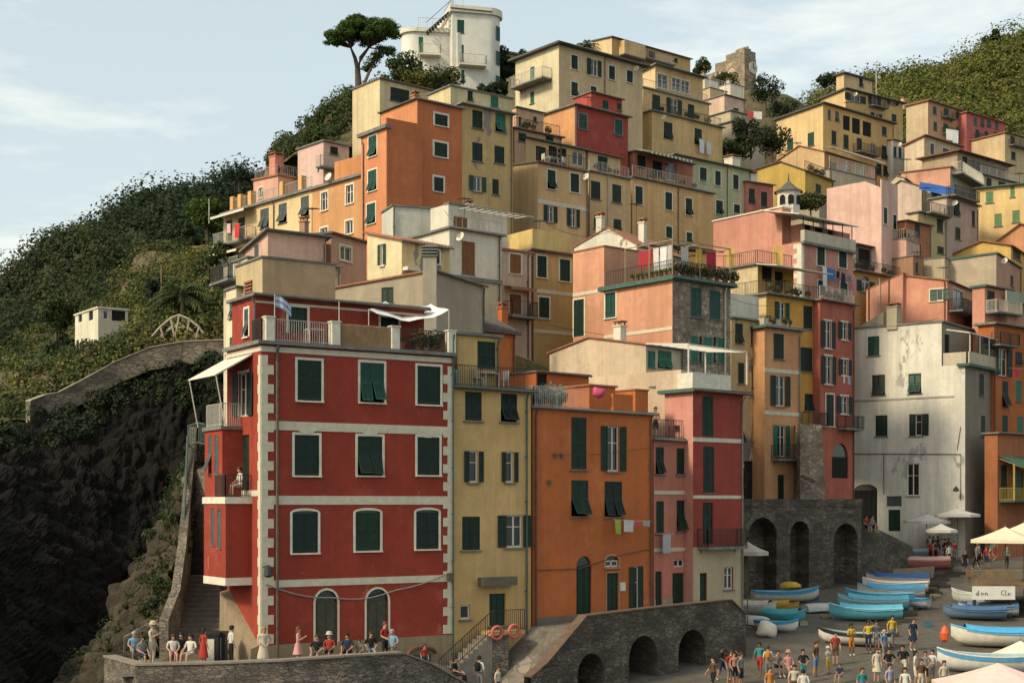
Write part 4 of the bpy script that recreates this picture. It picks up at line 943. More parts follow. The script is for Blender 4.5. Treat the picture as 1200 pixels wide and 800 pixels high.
sb.hexa([a.pt(.2, 5.2, q0), a.pt(.2, 7.6, q0), a.pt(3, 7.6, q0), a.pt(3, 5.2, q0), a.pt(.4, 5.25, q0+1.2), a.pt(.3, 7.4, q0+.1), a.pt(2.8, 7.4, q0+.1), a.pt(2.8, 5.25, q0+1.2)]); sb.build('dormer', stucco((.42, .38, .28)), v.root)

# ---- 40 salmon, 41 grey top, 42 orange right
v = house('salmon house with small high window and a corner balcony behind the white house', 1110, 329, 440, 125, xl=1057.5, xr=1144, th=55, mat=stucco((.62, .27, .18)), yl=323, roof='slab', rmat=TILE, ov=.15, rt=.12)
v.win('L', [(1090, 1105, 339, 352.5, 'h')], fr=WS, sh=SH_MID); v.win('R', [(1117, 1129, 340, 368, 'g')], fr=WS, sill=False); v.balcony('R', 1111, 1142, 369, 1.3, 1.0, IRON); v.pipe('L', 1107, RPIPE); v.band('L', 373, 376, at=1110, mat=stucco((.5, .2, .14)))
v.win('L', [(1112-6, 1108.5, 378, 388)]); v.antenna(1, 3, 2.5)
a = more(v, 1058, 320.5, 440, 126.8, xl=1015, wr=5, th=55, mat=stucco((.62, .29, .20)), yl=340, roof='slab', rmat=TILE, ov=.05, rt=.08, name='rear_wall')
a.pipe('L', 1041.5, RPIPE); a.pipe('L', 1031, RAILW, y1=385, y0=326); a.pipe('L', 1018, RPIPE)
v = house('grey beige flat block with a green roof edge above the salmon house', 1167.5, 297.5, 390, 133, xl=1106, xr=1196, th=58, mat=stucco((.46, .38, .28)), matR=stucco((.48, .27, .2)), yl=306, roof='slab', rmat=GREEN_SLAB, ov=.12, rt=.18)
v.win('R', [(1184, 1187.5, 323, 335)])
a = more(v, 1107, 302, 390, 134, xl=1082.5, wr=4, th=58, col=(.44, .38, .28), roof='slab', ov=.08, rt=.1, name='side_wall')
v = house('pink house with a green edged porch and white railed balcony at the right', 1154, 336, 430, 123, wl=1.2, xr=1185, th=40, mat=stucco((.6, .27, .19)), roof='slab', rmat=GREEN_SLAB, ov=.2, rt=.2)
v.win('R', [(1157, 1166, 341, 365, 'd', SH_DARK)], sill=False); v.balcony('R', 1155, 1185, 368, 1.2, 1.0, WS)
v = house('terrace house with a green grey parapet at the right edge behind the orange house', 1180, 354, 430, 124, wl=1.2, xr=1260, th=40, mat=stucco((.5, .24, .17)), roof='slab', rmat=GREY, ov=.1, rt=.14); v.parapet('R', .9, .15, stucco((.34, .36, .29)))
v = house('tall burnt orange house with shutters at the right edge beside the white house', 1165, 380, 640, 121.5, wl=1.5, xr=1290, th=42, col=(.46, .13, .035), patch=.08, roof='slab', rmat=GREY, ov=.3, rt=.2)
v.win('R', [(1169.5, 1180, 408.5, 440.5, 'o'), (1174.5, 1181.5, 446.5, 477, 't'), (1174.5, 1181, 486.5, 509.5), (1190, 1198, 412.5, 427, 't'), (1190.5, 1197.5, 446, 470, 'c', SH_LIGHT), (1192, 1199, 488, 512, 'c', SH_LIGHT), (1176, 1182, 524, 548)])
v.balcony('R', 1161, 1184, 405, .9, 1.0); v.pipe('R', 1166, RPIPE)
a = more(v, 1186.5, 366, 385, 125.5, wl=4, xr=1290, th=42, col=(.46, .15, .045), roof='slab', ov=.2, rt=.14, deep=1, ground=False, name='upper_wall'); a.win('R', [(1189.5, 1195, 371, 394)])
# green balcony house at the right edge
v = house('brick orange house with a green edged balcony and awning above the cafe parasols', 1169, 508, 640, 116, wl=1.2, xr=1300, th=38, col=(.34, .12, .05), roof='slab', rmat=GREY, ov=.2, rt=.15)
v.win('R', [(1173, 1181, 545, 584, 'd', SH_DARK), (1189, 1199, 552, 588, 'd', SH_MID)], sill=False); fc, ua, ub, z = v.balcony('R', 1171, 1210, 586, 1.4, 1.0, plain('yellow_rail', (.35, .26, .05)), GREEN_SLAB)
b = MB().bar(fc.p(ua, z, 1.35), fc.p(ua, z+3, 1.35), .12).bar(fc.p(ua+1.6, z, 1.35), fc.p(ua+1.6, z+4.4, 1.35), .12); b.build('post', plain('yellow_post', (.40, .31, .08)), v.root); v.awning('R', 1170, 1215, 535, 2.4, 1.0, plain('canvas_green', (.05, .10, .06)))

# ---- right-hand upper cluster
v = house('bright yellow house with pale green shutters and a slanting eave at the right edge', 1143.5, 222, 330, 150, wl=6, xr=1262, th=-28, col=(.62, .47, .19), roof='slab', ov=.3, rt=.14)
v.win('R', [(1155.5, 1164, 224.5, 237.5), (1184, 1189, 218.5, 231), (1165.5, 1174, 250.5, 265), (1186.5, 1195, 246.5, 260.5)], sh=plain('shutter_pale_green', (.10, .20, .09)))
v = house('low amber house with a tiled gable in front of the bright yellow house', 1184.5, 288, 350, 140, xl=1114, xr=1225, th=58, mat=stucco((.60, .40, .10)), yl=300, peak=(1150, 283), roof='tile', rmat=TILE, ov=.2, rt=.06); v.win('R', [(1187, 1196, 293, 304)])
v = house('orange tiled gable house at the right edge above the amber house', 1230, 268, 320, 145, xl=1163, wr=4, th=64, mat=stucco((.56, .26, .12)), peak=(1195, 263), yl=287, roof='tile', rmat=TILE, ov=.2, rt=.06)
v = house('powder pink house with a blank sunlit side and a planted roof terrace', 1033, 220, 320, 133, xl=969, xr=1052, th=50, mat=stucco((.66, .42, .36)), yl=221, peak=(1013.5, 212.5), roof='none'); PPH = v
v.win('R', [(1035.5, 1039.5, 243.5, 262.5), (1046.5, 1050.5, 252, 269)], fr=WS); v.parapet('R', .8, .12)
v = house('low pink terrace block stepping down from the powder pink house', 1062, 281, 350, 134, xl=1030, wr=3, th=50, mat=stucco((.62, .36, .30)), yl=281, roof='slab', ov=.05, rt=.1); v.toprail('LR', 1, RAILW, step=.2)
v = house('coral pink house with a white edge and long roof balcony above the blue tarpaulin', 1113.5, 196, 280, 156, xl=1056, xr=1165, th=55, mat=stucco((.62, .31, .22)), matR=stucco((.4, .36, .3)), yl=203, roof='slab', rmat=TILE, ov=.15, rt=.12)
v.win('R', [(1120, 1132, 198, 210, 'd', DARK), (1138, 1150, 202, 213, 'd', DARK)], sill=False); v.balcony('R', 1115, 1163, 218, 1.2, 1.2, WS)
v = house('cream gabled cottage roofline left of the coral pink house', 1060, 209, 280, 153, xl=1043, wr=5, th=60, mat=stucco((.62, .50, .33)), peak=(1050, 206.5), yl=213, roof='slab', ov=.1, rt=.1)
v = house('pale beige gabled house with a satellite dish under the blue tarpaulin', 1080, 219, 290, 147, xl=1046, xr=1110, th=52, mat=stucco((.56, .42, .35)), matR=stucco((.48, .39, .3)), peak=(1056, 212), yl=219, roof='slab', rmat=SLATE, ov=.15, rt=.1); v.dish('R', 1084, 222, .5); v.win('R', [(1092, 1098, 221, 232)])
v = house('grey pink house with two dark shutters in the right hand cluster', 1109.5, 231, 340, 142, xl=1090, xr=1146, th=45, mat=stucco((.52, .40, .33)), matR=stucco((.46, .34, .29)), roof='slab', ov=.25, rt=.16); v.win('R', [(1117.5, 1124.5, 237.5, 252.5, 't'), (1119.5, 1125.5, 266.5, 280.5), (1139, 1142.5, 247, 265)]); v.toprail('R', .9, IRON, step=.2); v.balcony('R', 1111, 1140, 233, .8, .9)
v = house('slim yellow house with a round corner balcony between the pink and the grey pink house', 1076, 249, 340, 138, xl=1064, xr=1109, th=42, mat=stucco((.62, .53, .3)), matR=stucco((.56, .45, .21)), roof='slab', ov=.2, rt=.12); v.win('R', [(1098, 1105, 256.5, 272), (1098.5, 1106, 289, 297)]); v.balcony('R', 1082, 1107, 252, .9, .9)
v = house('narrow terracotta house with a dark eave right of the powder pink house', 1062, 259, 345, 135, wl=4, xr=1091, th=40, col=(.40, .15, .07), roof='slab', rmat=SLATE, ov=.2, rt=.12); v.win('R', [(1072, 1078, 263, 276), (1074, 1079, 286, 298)])
v = house('brown gabled house wall on the lane right of the roof terrace', 1070, 300, 400, 133, wl=4, xr=1082, th=40, col=(.36, .22, .12), roof='slab', ov=.1, rt=.1); v.win('R', [(1073, 1076, 308, 320), (1073, 1076, 335, 348)])
v = house('big yellow apartment house with a deep loggia below the hilltop yellow house', 964.5, 122, 230, 176, xl=910, xr=1047, th=40, mat=stucco((.66, .49, .23)), matR=stucco((.58, .40, .14)), yl=141, roof='slab', rmat=SLATE, ov=.35, rt=.2)
v.win('L', [(946.5, 954, 155.5, 171), (922.5, 929.5, 162, 176)], sh=SH_MID)
v.win('R', [(970, 973.5, 128.5, 140, 'c', SH_GREY), (979, 983, 131, 142, 'c', SH_GREY), (1033.5, 1039, 148.5, 159), (974.5, 980, 153.5, 169.5), (988.5, 994.5, 158, 174), (1004, 1010, 162, 182), (1020, 1026, 168, 186, 'g'), (1033, 1039, 171, 186), (1027, 1033, 192, 205), (1035, 1040, 194, 206)])
v.win('R', [(988, 996, 136, 153, 'd', DARK), (998.5, 1008, 139, 157, 'd', DARK), (1011, 1021, 143, 160, 'd', DARK)], sill=False); v.balcony('R', 1000, 1024, 181, 1.1, 1.0)
v = house('hilltop yellow house with a small attic storey and roof mast on the right', 991, 105, 200, 196, xl=962, xr=1058, th=36, mat=stucco((.62, .47, .22)), matR=stucco((.54, .38, .14)), yl=117, roof='slab', rmat=SLATE, ov=.35, rt=.2)
v.win('R', [(994-11+13, 1008, 111, 119.5, 'o'), (1021, 1028, 112, 123, 'o'), (1042.5, 1049, 114.5, 123, 'o'), (1023.5, 1030, 133, 141, 'o'), (1045, 1050.5, 134, 143)]); v.balcony('R', 1018, 1036, 126, .9, .9)
a = more(v, 989, 86.5, 106, 201, xl=980, xr=1022, th=36, col=(.58, .44, .22), roof='slab', rmat=SLATE, ov=.35, rt=.2, deep=1, ground=False, name='attic_wall'); a.win('R', [(1007, 1011, 92, 101.5)])
MB().bar(v.pt(10, 3, v.zc), v.pt(10, 3, v.zc+6), .12).build('mast', RAILW, v.root); v.chimney(13.5, 1, 1.2)
v = house('peach apartment house with laundry balconies below the wooded hill', 1087.5, 118.5, 220, 212, xl=1062, xr=1132, th=40, mat=stucco((.50, .38, .25)), matR=stucco((.56, .32, .18)), roof='slab', rmat=TILE, ov=.3, rt=.2)
v.win('R', [(1093, 1097.5, 125, 133.5), (1106, 1111.5, 127, 138), (1120, 1124, 130.5, 139.5), (1094, 1098, 143, 152.5), (1105.5, 1111, 145, 157), (1121, 1125.5, 149, 158)], sh=SH_MID); v.balcony('R', 1103, 1116, 139, .9, .9); v.balcony('R', 1104, 1117, 158, .9, .9)
v = house('raspberry pink house with many small windows right of the peach apartment house', 1132.5, 132, 220, 216, wl=7, xr=1178, th=38, col=(.46, .13, .12), roof='slab', rmat=TILE, ov=.25, rt=.16)
v.win('R', [(1141, 1145, 138, 147, 'c', SH_GREY), (1149, 1153, 139, 148, 'c', SH_GREY), (1157, 1161, 141, 149, 'c', SH_GREY), (1166, 1170, 142, 151, 'c', SH_GREY), (1143, 1147.5, 152, 163), (1154, 1158, 154, 165), (1165, 1169, 155, 164)]); v.balcony('R', 1142, 1160, 166, .9, .9); v.awning('R', 1157, 1177, 170, 1.2, .4)
v = house('small cream house with a balcony at the right edge under the wooded hill', 1177.5, 156, 230, 212, wl=6, xr=1240, th=36, col=(.58, .43, .25), roof='slab', rmat=TILE, ov=.25, rt=.16); v.win('R', [(1184, 1189, 160, 171), (1185, 1190, 178, 187)]); v.balcony('R', 1182, 1206, 173, .9, .9)
v = house('white house with a row of five dark windows below the hilltop yellow house', 1046, 164, 240, 184, wl=5, xr=1084, th=40, col=(.54, .51, .46), roof='slab', rmat=TILE, ov=.2, rt=.12); v.win('R', [(1047, 1050.5, 172, 184), (1053, 1056.5, 173, 185), (1059, 1062.5, 175, 187), (1068, 1071, 178, 190), (1074.5, 1077.5, 180, 191)])
v = house('cream beige gabled house with grey shutters and brown roof in the right hand cluster', 1083, 160, 260, 179, xl=1060, xr=1126, th=41, mat=stucco((.60, .48, .36)), matR=stucco((.52, .40, .27)), yl=171, roof='slab', rmat=TILE, ov=.3, rt=.14); v.win('R', [(1090, 1094.5, 168.5, 181.5, 'c', SH_GREY), (1104.5, 1112, 174, 187, 'c', SH_GREY)], fr=WS)
v = house('long house under a brown tiled verandah roof at the right', 1122, 178, 270, 174, wl=5, xr=1182, th=40, col=(.42, .32, .22), roof='slab', rmat=plain('brown_tile', (.16, .09, .05), .85), ov=.6, rt=.16); v.win('R', [(1128, 1134, 184, 197, 'd', DARK), (1140, 1147, 188, 200, 'g')]); v.balcony('R', 1124, 1170, 204, 1.0, 1.0)
v = house('jumbled cream terrace house with roof plants at the right of the cluster', 1150, 205, 300, 162, wl=5, xr=1200, th=38, col=(.5, .42, .3), roof='slab', ov=.2, rt=.14, patch=.2); v.win('R', [(1156, 1162, 209, 219), (1170, 1178, 213, 222)]); v.toprail('R', 1, RAILW, step=.2)
v = house('low grey roofed house with greenery left of the powder pink house', 960, 230, 300, 146, wl=5, xr=990, th=40, col=(.36, .3, .22), roof='slab', rmat=SLATE, ov=.3, rt=.14)
# church ruin with the clock
OLD = stone('castle_stone', (.26, .20, .13), (.40, .32, .22), (.17, .135, .09), 1.1, 1.8)
c = P(871.5, 105, 232); r = root('clock_tower', 'ruined stone castle wall with a round clock on its tower on the skyline', 'castle', (c.x, c.y, c.z-6))
w = Vol(r, 871.5, 66, 105, 232, xl=838, xr=886, th=40, mat=OLD, yl=75, roof='none', rmat=OLD, deep=8); w.win('L', [(859, 862, 76, 82, 'n'), (855, 858, 84, 90, 'n')], sill=False)
w = Vol(r, 872.5, 58, 105, 230.5, wl=4, xr=885.5, th=40, mat=OLD, roof='none', rmat=OLD, deep=8, name='tower_wall', ground=False)
b = MB()
for i in range(3): b.fbox(w.R, .1+i*.55, .5+i*.55, w.zc-.1, w.zc+.35+.3*(i % 2), -2, -.02)
b.build('battlement', OLD, r)
ck = w.R.p(w.R.u(882), w.R.z(78.5, 1), .05); b = MB(); n = 20; N = Vector((*w.R.N, 0)); U = Vector((*w.R.U, 0)); Z = Vector((0, 0, 1))
b.add([ck+(U*math.cos(2*math.pi*i/n)+Z*math.sin(2*math.pi*i/n))*1.0 for i in range(n)]+[ck+N*.12+(U*math.cos(2*math.pi*i/n)+Z*math.sin(2*math.pi*i/n))*1.0 for i in range(n)], [tuple(range(n)), tuple(range(n, 2*n))]+[(i, (i+1) % n, n+(i+1) % n, n+i) for i in range(n)])
o = b.build('clock_face', plain('clock_white', (.55, .5, .4)), r); b = MB(); b.bar(ck+N*.15, ck+N*.15+Z*.75, .1); b.bar(ck+N*.15, ck+N*.15+U*.5-Z*.1, .1); b.build('clock_hand', IRON, o)
w = Vol(r, 840, 84, 105, 236, wl=3, xr=872, th=38, mat=OLD, roof='none', rmat=OLD, deep=8, name='rampart', ground=False)
# small white villa on the left slope
v = house('small white villa with arched dark openings on the green slope at the left', 115, 361, 400, 113, xl=88, xr=150, th=35, mat=stucco((.64, .6, .5)), matR=stucco((.6, .56, .47)), roof='slab', rmat=WS, ov=.1, rt=.12, cat='villa', name='villa', ground=False)
v.win('R', [(121, 127, 364, 374, 'g'), (131, 147, 364, 376, 'd', DARK)], sill=False); v.win('L', [(92, 96, 365, 377, 'd', DARK), (104, 109, 364, 375, 'd', DARK)], sill=False)
for v in VOLS: v.finish()
# ================================================================= FOLIAGE
from mathutils import noise as mn
RNG = np.random.default_rng(11)
def leafcloud(name, cen, rad3, per, size, mat, parent=None, off=None, flat=.0, shell=.55, jit=.45):
    cen = np.asarray(cen, float); n = len(cen); rad3 = np.asarray(rad3, float)
    if rad3.ndim == 1: rad3 = np.repeat(rad3[:, None], 3, 1) if len(rad3) == n else np.tile(rad3, (n, 1))
    d = RNG.normal(size=(n, per, 3)); d /= np.linalg.norm(d, axis=2, keepdims=True)
    r = shell+(1-shell)*RNG.random((n, per, 1))**.6
    p = cen[:, None]+d*r*rad3[:, None]
    nn = d+RNG.normal(size=d.shape)*jit; nn[..., 2] += flat; nn /= np.linalg.norm(nn, axis=2, keepdims=True)
    t = np.cross(nn, RNG.normal(size=d.shape)); t /= np.linalg.norm(t, axis=2, keepdims=True); b = np.cross(nn, t)
    s = size*(.6+.8*RNG.random((n, per, 1)))
    q = np.stack([p-t*s*.5-b*s*.35, p+t*s*.5-b*s*.3, p+t*s*.42+b*s*.4, p-t*s*.4+b*s*.3], 2).reshape(-1, 3)
    if off is None: off = ORIG.get(parent.name, Vector((0, 0, 0))) if parent else Vector((0, 0, 0))
    q -= np.array(off)
    N = len(q)//4; me = bpy.data.meshes.new(name)
    me.vertices.add(len(q)); me.vertices.foreach_set('co', q.ravel())
    me.loops.add(len(q)); me.loops.foreach_set('vertex_index', np.arange(len(q), dtype=np.int32))
    me.polygons.add(N); me.polygons.foreach_set('loop_start', np.arange(0, len(q), 4, dtype=np.int32)); me.polygons.foreach_set('loop_total', np.full(N, 4, np.int32))
    me.update(calc_edges=True)
    me.materials.append(mat)
    o = bpy.data.objects.new(name, me); COL.objects.link(o)
    if parent: o.parent = parent
    return o
LEAF_DK = leafmat('leaf_dark', (.012, .022, .010), (.030, .044, .019))
LEAF_RH = leafmat('leaf_wood', (.030, .046, .010), (.105, .118, .024), (.20, .18, .04))
LEAF_HL = leafmat('leaf_macchia', (.012, .020, .009), (.042, .056, .021), (.080, .082, .034))
LEAF = leafmat('leaf_mid', (.018, .032, .010), (.056, .074, .024), (.10, .10, .03))
LEAF_LT = leafmat('leaf_light', (.05, .065, .015), (.14, .145, .035), (.22, .185, .055))
LEAF_DRY = leafmat('leaf_dry', (.05, .045, .02), (.12, .10, .04), (.20, .15, .07))
LEAF_PINE = leafmat('leaf_pine', (.020, .040, .008), (.070, .110, .018), (.11, .15, .02))
BARK = plain('bark', (.10, .075, .055), .9, .4)

def blob_cluster(c, R, n, rr):     # clump centres spread through an uneven crown
    c = np.array(c); R = np.array(R)
    d = RNG.normal(size=(n, 3)); d /= np.linalg.norm(d, axis=1, keepdims=True)
    p = c+d*R*(RNG.random((n, 1))**.45)*.85
    return p, rr*(.6+.7*RNG.random(n))
def tree(label, px, pyb, Y, h, R, mat, n=26, per=110, size=.22, trunk=.35, group=None, name='tree', cat='tree', rr=None, lean=0):
    b = P(px, pyb, Y); r = root(name, label, cat, (b.x, b.y, b.z), group)
    top = b+Vector((lean, 0, h)); m = MB(); m.tube([b-Vector((0, 0, .6)), b+Vector((lean*.3, 0, h*.35)), b+Vector((lean*.8, 0, h*.75))], [.05*h*.5+.06, .035*h*.5+.04, .03], 7)
    cc = b+Vector((lean, 0, h-R[2]))
    p, q = blob_cluster(cc, R, n, rr or max(R)*.34)
    for k in range(min(6, n)): 
        s_ = b+Vector((lean*.3, 0, h*trunk)); m.tube([s_, (s_+Vector(p[k]))/2+Vector((0, 0, .1*h)), Vector(p[k])], [.03*h*.4+.03, .02*h*.4+.02, .012], 5)
    m.build('trunk', BARK, r)
    leafcloud('crown', p, q, per, size, mat, r); return r
def shrub(label, px, pyb, Y, R, mat, n=8, per=90, size=.16, group=None, name='shrub'):
    b = P(px, pyb, Y); r = root(name, label, 'shrub', (b.x, b.y, b.z), group)
    p, q = blob_cluster(b+Vector((0, 0, R[2]*.8)), R, n, max(R)*.45)
    m = MB()
    for k in range(min(5, n)): m.tube([b-Vector((0, 0, .3)), (b+Vector(p[k]))/2, Vector(p[k])], [.05, .035, .015], 5)
    m.build('stem', BARK, r); leafcloud('crown', p, q, per, size, mat, r); return r

# ================================================================= TERRAIN
def loft(name, rows, nu, nv, amp, freq, mat, kind='structure', seed=0, ridged=False, aniso=(1, 1, 1), flip=False):
    R = []
    for row in rows:
        pts = [P(*q) for q in row]; n = len(pts)-1; out = []
        for i in range(nu+1):
            t = i/nu*n; k = min(int(t), n-1); f = t-k; out.append(pts[k].lerp(pts[k+1], f))
        R.append(out)
    V = []; n = len(R)-1
    for j in range(nv+1):
        t = j/nv*n; k = min(int(t), n-1); f = t-k; f2 = f
        for i in range(nu+1): V.append(R[k][i].lerp(R[k+1][i], f2))
    nrm = []
    W = nu+1
    for j in range(nv+1):
        for i in range(W):
            a = V[j*W+min(i+1, nu)]-V[j*W+max(i-1, 0)]; b = V[min(j+1, nv)*W+i]-V[max(j-1, 0)*W+i]
            c = a.cross(b); c = c.normalized() if c.length > 1e-6 else Vector((0, 0, 1))
            if c.y > 0 and abs(c.y) > .2 or (abs(c.y) <= .2 and c.z < 0): c = -c
            nrm.append(c)
    O = []
    for p, c in zip(V, nrm):
        q = Vector((p.x*aniso[0], p.y*aniso[1], p.z*aniso[2]))*freq+Vector((seed, seed*.3, 0))
        h = mn.fractal(q, 1.0, 2.1, 5)
        if ridged: vd = mn.voronoi(Vector((q.x*1.3, q.y*1.3, q.z*.8)))[0]; vd2 = mn.voronoi(Vector((q.x*3.3, q.y*3.3, q.z*2)))[0]; h = h*.5+1.3*(vd[1]-vd[0])+.5*(vd2[1]-vd2[0])-.5
        O.append(p+c*h*amp)
    fs = [(j*W+i, j*W+i+1, (j+1)*W+i+1, (j+1)*W+i) for j in range(nv) for i in range(nu)]
    me = bpy.data.meshes.new(name); me.from_pydata(O, [], fs); me.materials.append(mat)
    o = bpy.data.objects.new(name, me); COL.objects.link(o)
    if kind: o['kind'] = kind
    return O, W, nv, nrm, o
def scatter(O, W, nv, n, jlo=0., jhi=1., ilo=0., ihi=1., dens=None):
    pts = []
    tri = 0
    while len(pts) < n and tri < n*20:
        tri += 1
        fi = (ilo+(ihi-ilo)*RNG.random())*(W-1); fj = (jlo+(jhi-jlo)*RNG.random())*nv
        i = min(int(fi), W-2); j = min(int(fj), nv-1); a = fi-i; b = fj-j
        p = O[j*W+i].lerp(O[j*W+i+1], a).lerp(O[(j+1)*W+i].lerp(O[(j+1)*W+i+1], a), b)
        if dens and dens(p) < RNG.random(): continue
        pts.append(p)
    return pts
def groundmat(name, a, b, c, sc=.5, bs=.6):
    m, nt, bb = newmat(name); v = coords(nt)
    n1 = noise(nt, v, sc, 7, .65); n2 = noise(nt, v, sc*6, 5, .7)
    col = mix(nt, a, b, ramp(nt, n1, [(.4, (0, 0, 0)), (.6, (1, 1, 1))]).outputs[0])
    col = mix(nt, col, c, ramp(nt, n2, [(.5, (0, 0, 0)), (.72, (1, 1, 1))]).outputs[0])
    nt.links.new(col, bb.inputs['Base Color']); bb.inputs['Roughness'].default_value = .95; bb.inputs['Specular IOR Level'].default_value = .15
    bump(nt, bb, n2, bs, .25); return m
G_HILL = groundmat('hill_scrub_ground', (.030, .040, .014), (.055, .060, .024), (.09, .075, .045))
G_SLOPE = groundmat('slope_ground', (.06, .062, .025), (.12, .095, .055), (.17, .13, .085), .3)
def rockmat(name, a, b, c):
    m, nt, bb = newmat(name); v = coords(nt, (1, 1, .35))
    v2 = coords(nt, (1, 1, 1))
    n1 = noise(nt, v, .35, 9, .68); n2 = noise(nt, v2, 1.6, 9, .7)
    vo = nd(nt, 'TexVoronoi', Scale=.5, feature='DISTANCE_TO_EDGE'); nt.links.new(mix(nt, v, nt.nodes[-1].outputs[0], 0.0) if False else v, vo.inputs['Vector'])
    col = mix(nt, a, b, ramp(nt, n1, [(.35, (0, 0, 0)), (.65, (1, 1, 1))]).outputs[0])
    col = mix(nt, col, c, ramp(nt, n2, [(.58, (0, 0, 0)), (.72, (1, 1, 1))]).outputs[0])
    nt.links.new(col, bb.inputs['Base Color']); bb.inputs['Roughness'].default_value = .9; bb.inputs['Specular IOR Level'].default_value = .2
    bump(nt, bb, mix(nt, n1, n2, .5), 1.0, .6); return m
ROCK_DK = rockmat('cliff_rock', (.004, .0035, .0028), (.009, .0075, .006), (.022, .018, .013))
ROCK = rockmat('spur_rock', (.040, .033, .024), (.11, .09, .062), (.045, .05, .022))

# ground under the village, from the foot of every house
gp = np.array(GROUND_PTS)
x0, x1, y0, y1, st = -34., 98., 66., 246., 2.0
xs = np.arange(x0, x1, st); ys = np.arange(y0, y1, st)
gx, gy = np.meshgrid(xs, ys); d2 = (gx[..., None]-gp[:, 0])**2+(gy[..., None]-gp[:, 1])**2+4.
w = d2**-2.2; gz = (w*gp[:, 2]).sum(-1)/w.sum(-1)
V = [(float(gx[j, i]), float(gy[j, i]), float(gz[j, i])+.35*mn.noise(Vector((gx[j, i]*.3, gy[j, i]*.3, 0)))) for j in range(len(ys)) for i in range(len(xs))]
W = len(xs); fs = []
for j in range(len(ys)-1):
    for i in range(W-1):
        px = HX+F*xs[i]/ys[j]
        if px > 845 and HY-(V[j*W+i][2]-CZ)/ys[j]*F > 455: continue
        if px < 268 and ys[j] < 125: continue
        if px < 300 and ys[j] >= 125: continue
        if px > 610 and ys[j] < 84: continue
        if px > 850 and ys[j] < 118 + (10 if px > 985 else 0): continue
        if px < 545 and ys[j] < 74: continue
        fs.append((j*W+i, j*W+i+1, (j+1)*W+i+1, (j+1)*W+i))
me = bpy.data.meshes.new('hillside'); me.from_pydata(V, [], fs); me.materials.append(G_SLOPE)
o = bpy.data.objects.new('hillside', me); COL.objects.link(o); o['kind'] = 'structure'

# left hills
O, W, nv, nr, o = loft('headland_hill', [
    [(-140, 640, 110), (0, 570, 122), (90, 500, 146), (170, 420, 160), (235, 400, 165)],
    [(-140, 450, 165), (0, 430, 175), (90, 400, 185), (170, 380, 190), (240, 380, 195)],
    [(-140, 405, 210), (0, 372, 215), (90, 328, 222), (170, 348, 225), (250, 375, 225)],
    [(-140, 385, 240), (0, 343, 245), (40, 312, 250), (72, 285, 252), (108, 273, 255), (150, 288, 255), (190, 330, 258), (250, 360, 258)],
    [(-140, 400, 300), (0, 400, 300), (72, 350, 300), (108, 340, 300), (150, 345, 300), (250, 360, 300)]], 120, 100, 5.0, .035, G_HILL, seed=3)
pts = scatter(O, W, nv, 1250, 0, .86)
leafcloud('hillside_scrub', [p+Vector((0, 0, .5)) for p in pts], np.array([[r*1.2, r*1.2, r] for r in 1.0+4.6*RNG.random(len(pts))**3.5]), 280, .42, LEAF_HL, flat=.3)['kind'] = 'stuff'
O, W, nv, nr, o = loft('far_hill', [
    [(60, 330, 270), (150, 320, 275), (220, 310, 280), (330, 310, 285)],
    [(60, 310, 310), (150, 285, 315), (220, 272, 320), (330, 266, 322)],
    [(60, 300, 345), (135, 270, 348), (155, 256, 350), (190, 241, 352), (228, 238, 354), (270, 230, 356), (340, 228, 356)],
    [(60, 330, 420), (135, 320, 420), (190, 300, 420), (340, 290, 420)]], 90, 60, 6.0, .03, G_HILL, seed=9)
pts = scatter(O, W, nv, 700, 0, .74)
leafcloud('far_scrub', [p+Vector((0, 0, .6)) for p in pts], np.array([[r*1.2, r*1.2, r] for r in 1.4+5.5*RNG.random(len(pts))**3.5]), 190, .62, LEAF_DK, flat=.3)['kind'] = 'stuff'
# nearer sunlit slope above the path
O, W, nv, nr, o = loft('garden_slope', [
    [(-30, 520, 92), (68, 470, 98), (130, 440, 99), (172, 416, 100), (215, 409, 101), (280, 408, 100)],
    [(-10, 450, 114), (80, 425, 116), (130, 405, 112), (172, 385, 110), (215, 370, 108), (280, 368, 106)],
    [(0, 425, 146), (80, 400, 146), (130, 376, 140), (172, 340, 130), (215, 320, 124), (290, 320, 118)],
    [(20, 415, 175), (80, 395, 170), (130, 360, 165), (172, 305, 148), (215, 290, 142), (300, 262, 138)],
    [(20, 440, 190), (80, 420, 185), (130, 380, 180), (172, 330, 170), (215, 318, 165), (300, 270, 160)]], 100, 80, 2.0, .07, G_SLOPE, seed=5)
VP = P(119, 378, 113)
pts = scatter(O, W, nv, 1500, 0.03, .8, dens=lambda p: 0 if (abs(p.x/p.y-VP.x/VP.y) < .026 and 110 < p.y < 120) else .3+.7*(mn.noise(Vector((p.x*.12, p.y*.12, 3)))>-.05))
h = len(pts)//5
leafcloud('slope_scrub', [p+Vector((0, 0, .3)) for p in pts[:3*h]], np.array([[r*1.2, r*1.2, r] for r in .4+1.0*RNG.random(3*h)**2]), 130, .19, LEAF, flat=.3)['kind'] = 'stuff'
leafcloud('slope_dry_scrub', [p+Vector((0, 0, .25)) for p in pts[3*h:4*h]], np.array([[r*1.2, r*1.2, r] for r in .4+.6*RNG.random(h)**2]), 110, .17, LEAF_DRY, flat=.3)['kind'] = 'stuff'
leafcloud('slope_light_scrub', [p+Vector((0, 0, .3)) for p in pts[4*h:]], np.array([[r*1.2, r*1.2, r] for r in .5+.9*RNG.random(len(pts)-4*h)**2]), 130, .19, LEAF_LT, flat=.3)['kind'] = 'stuff'
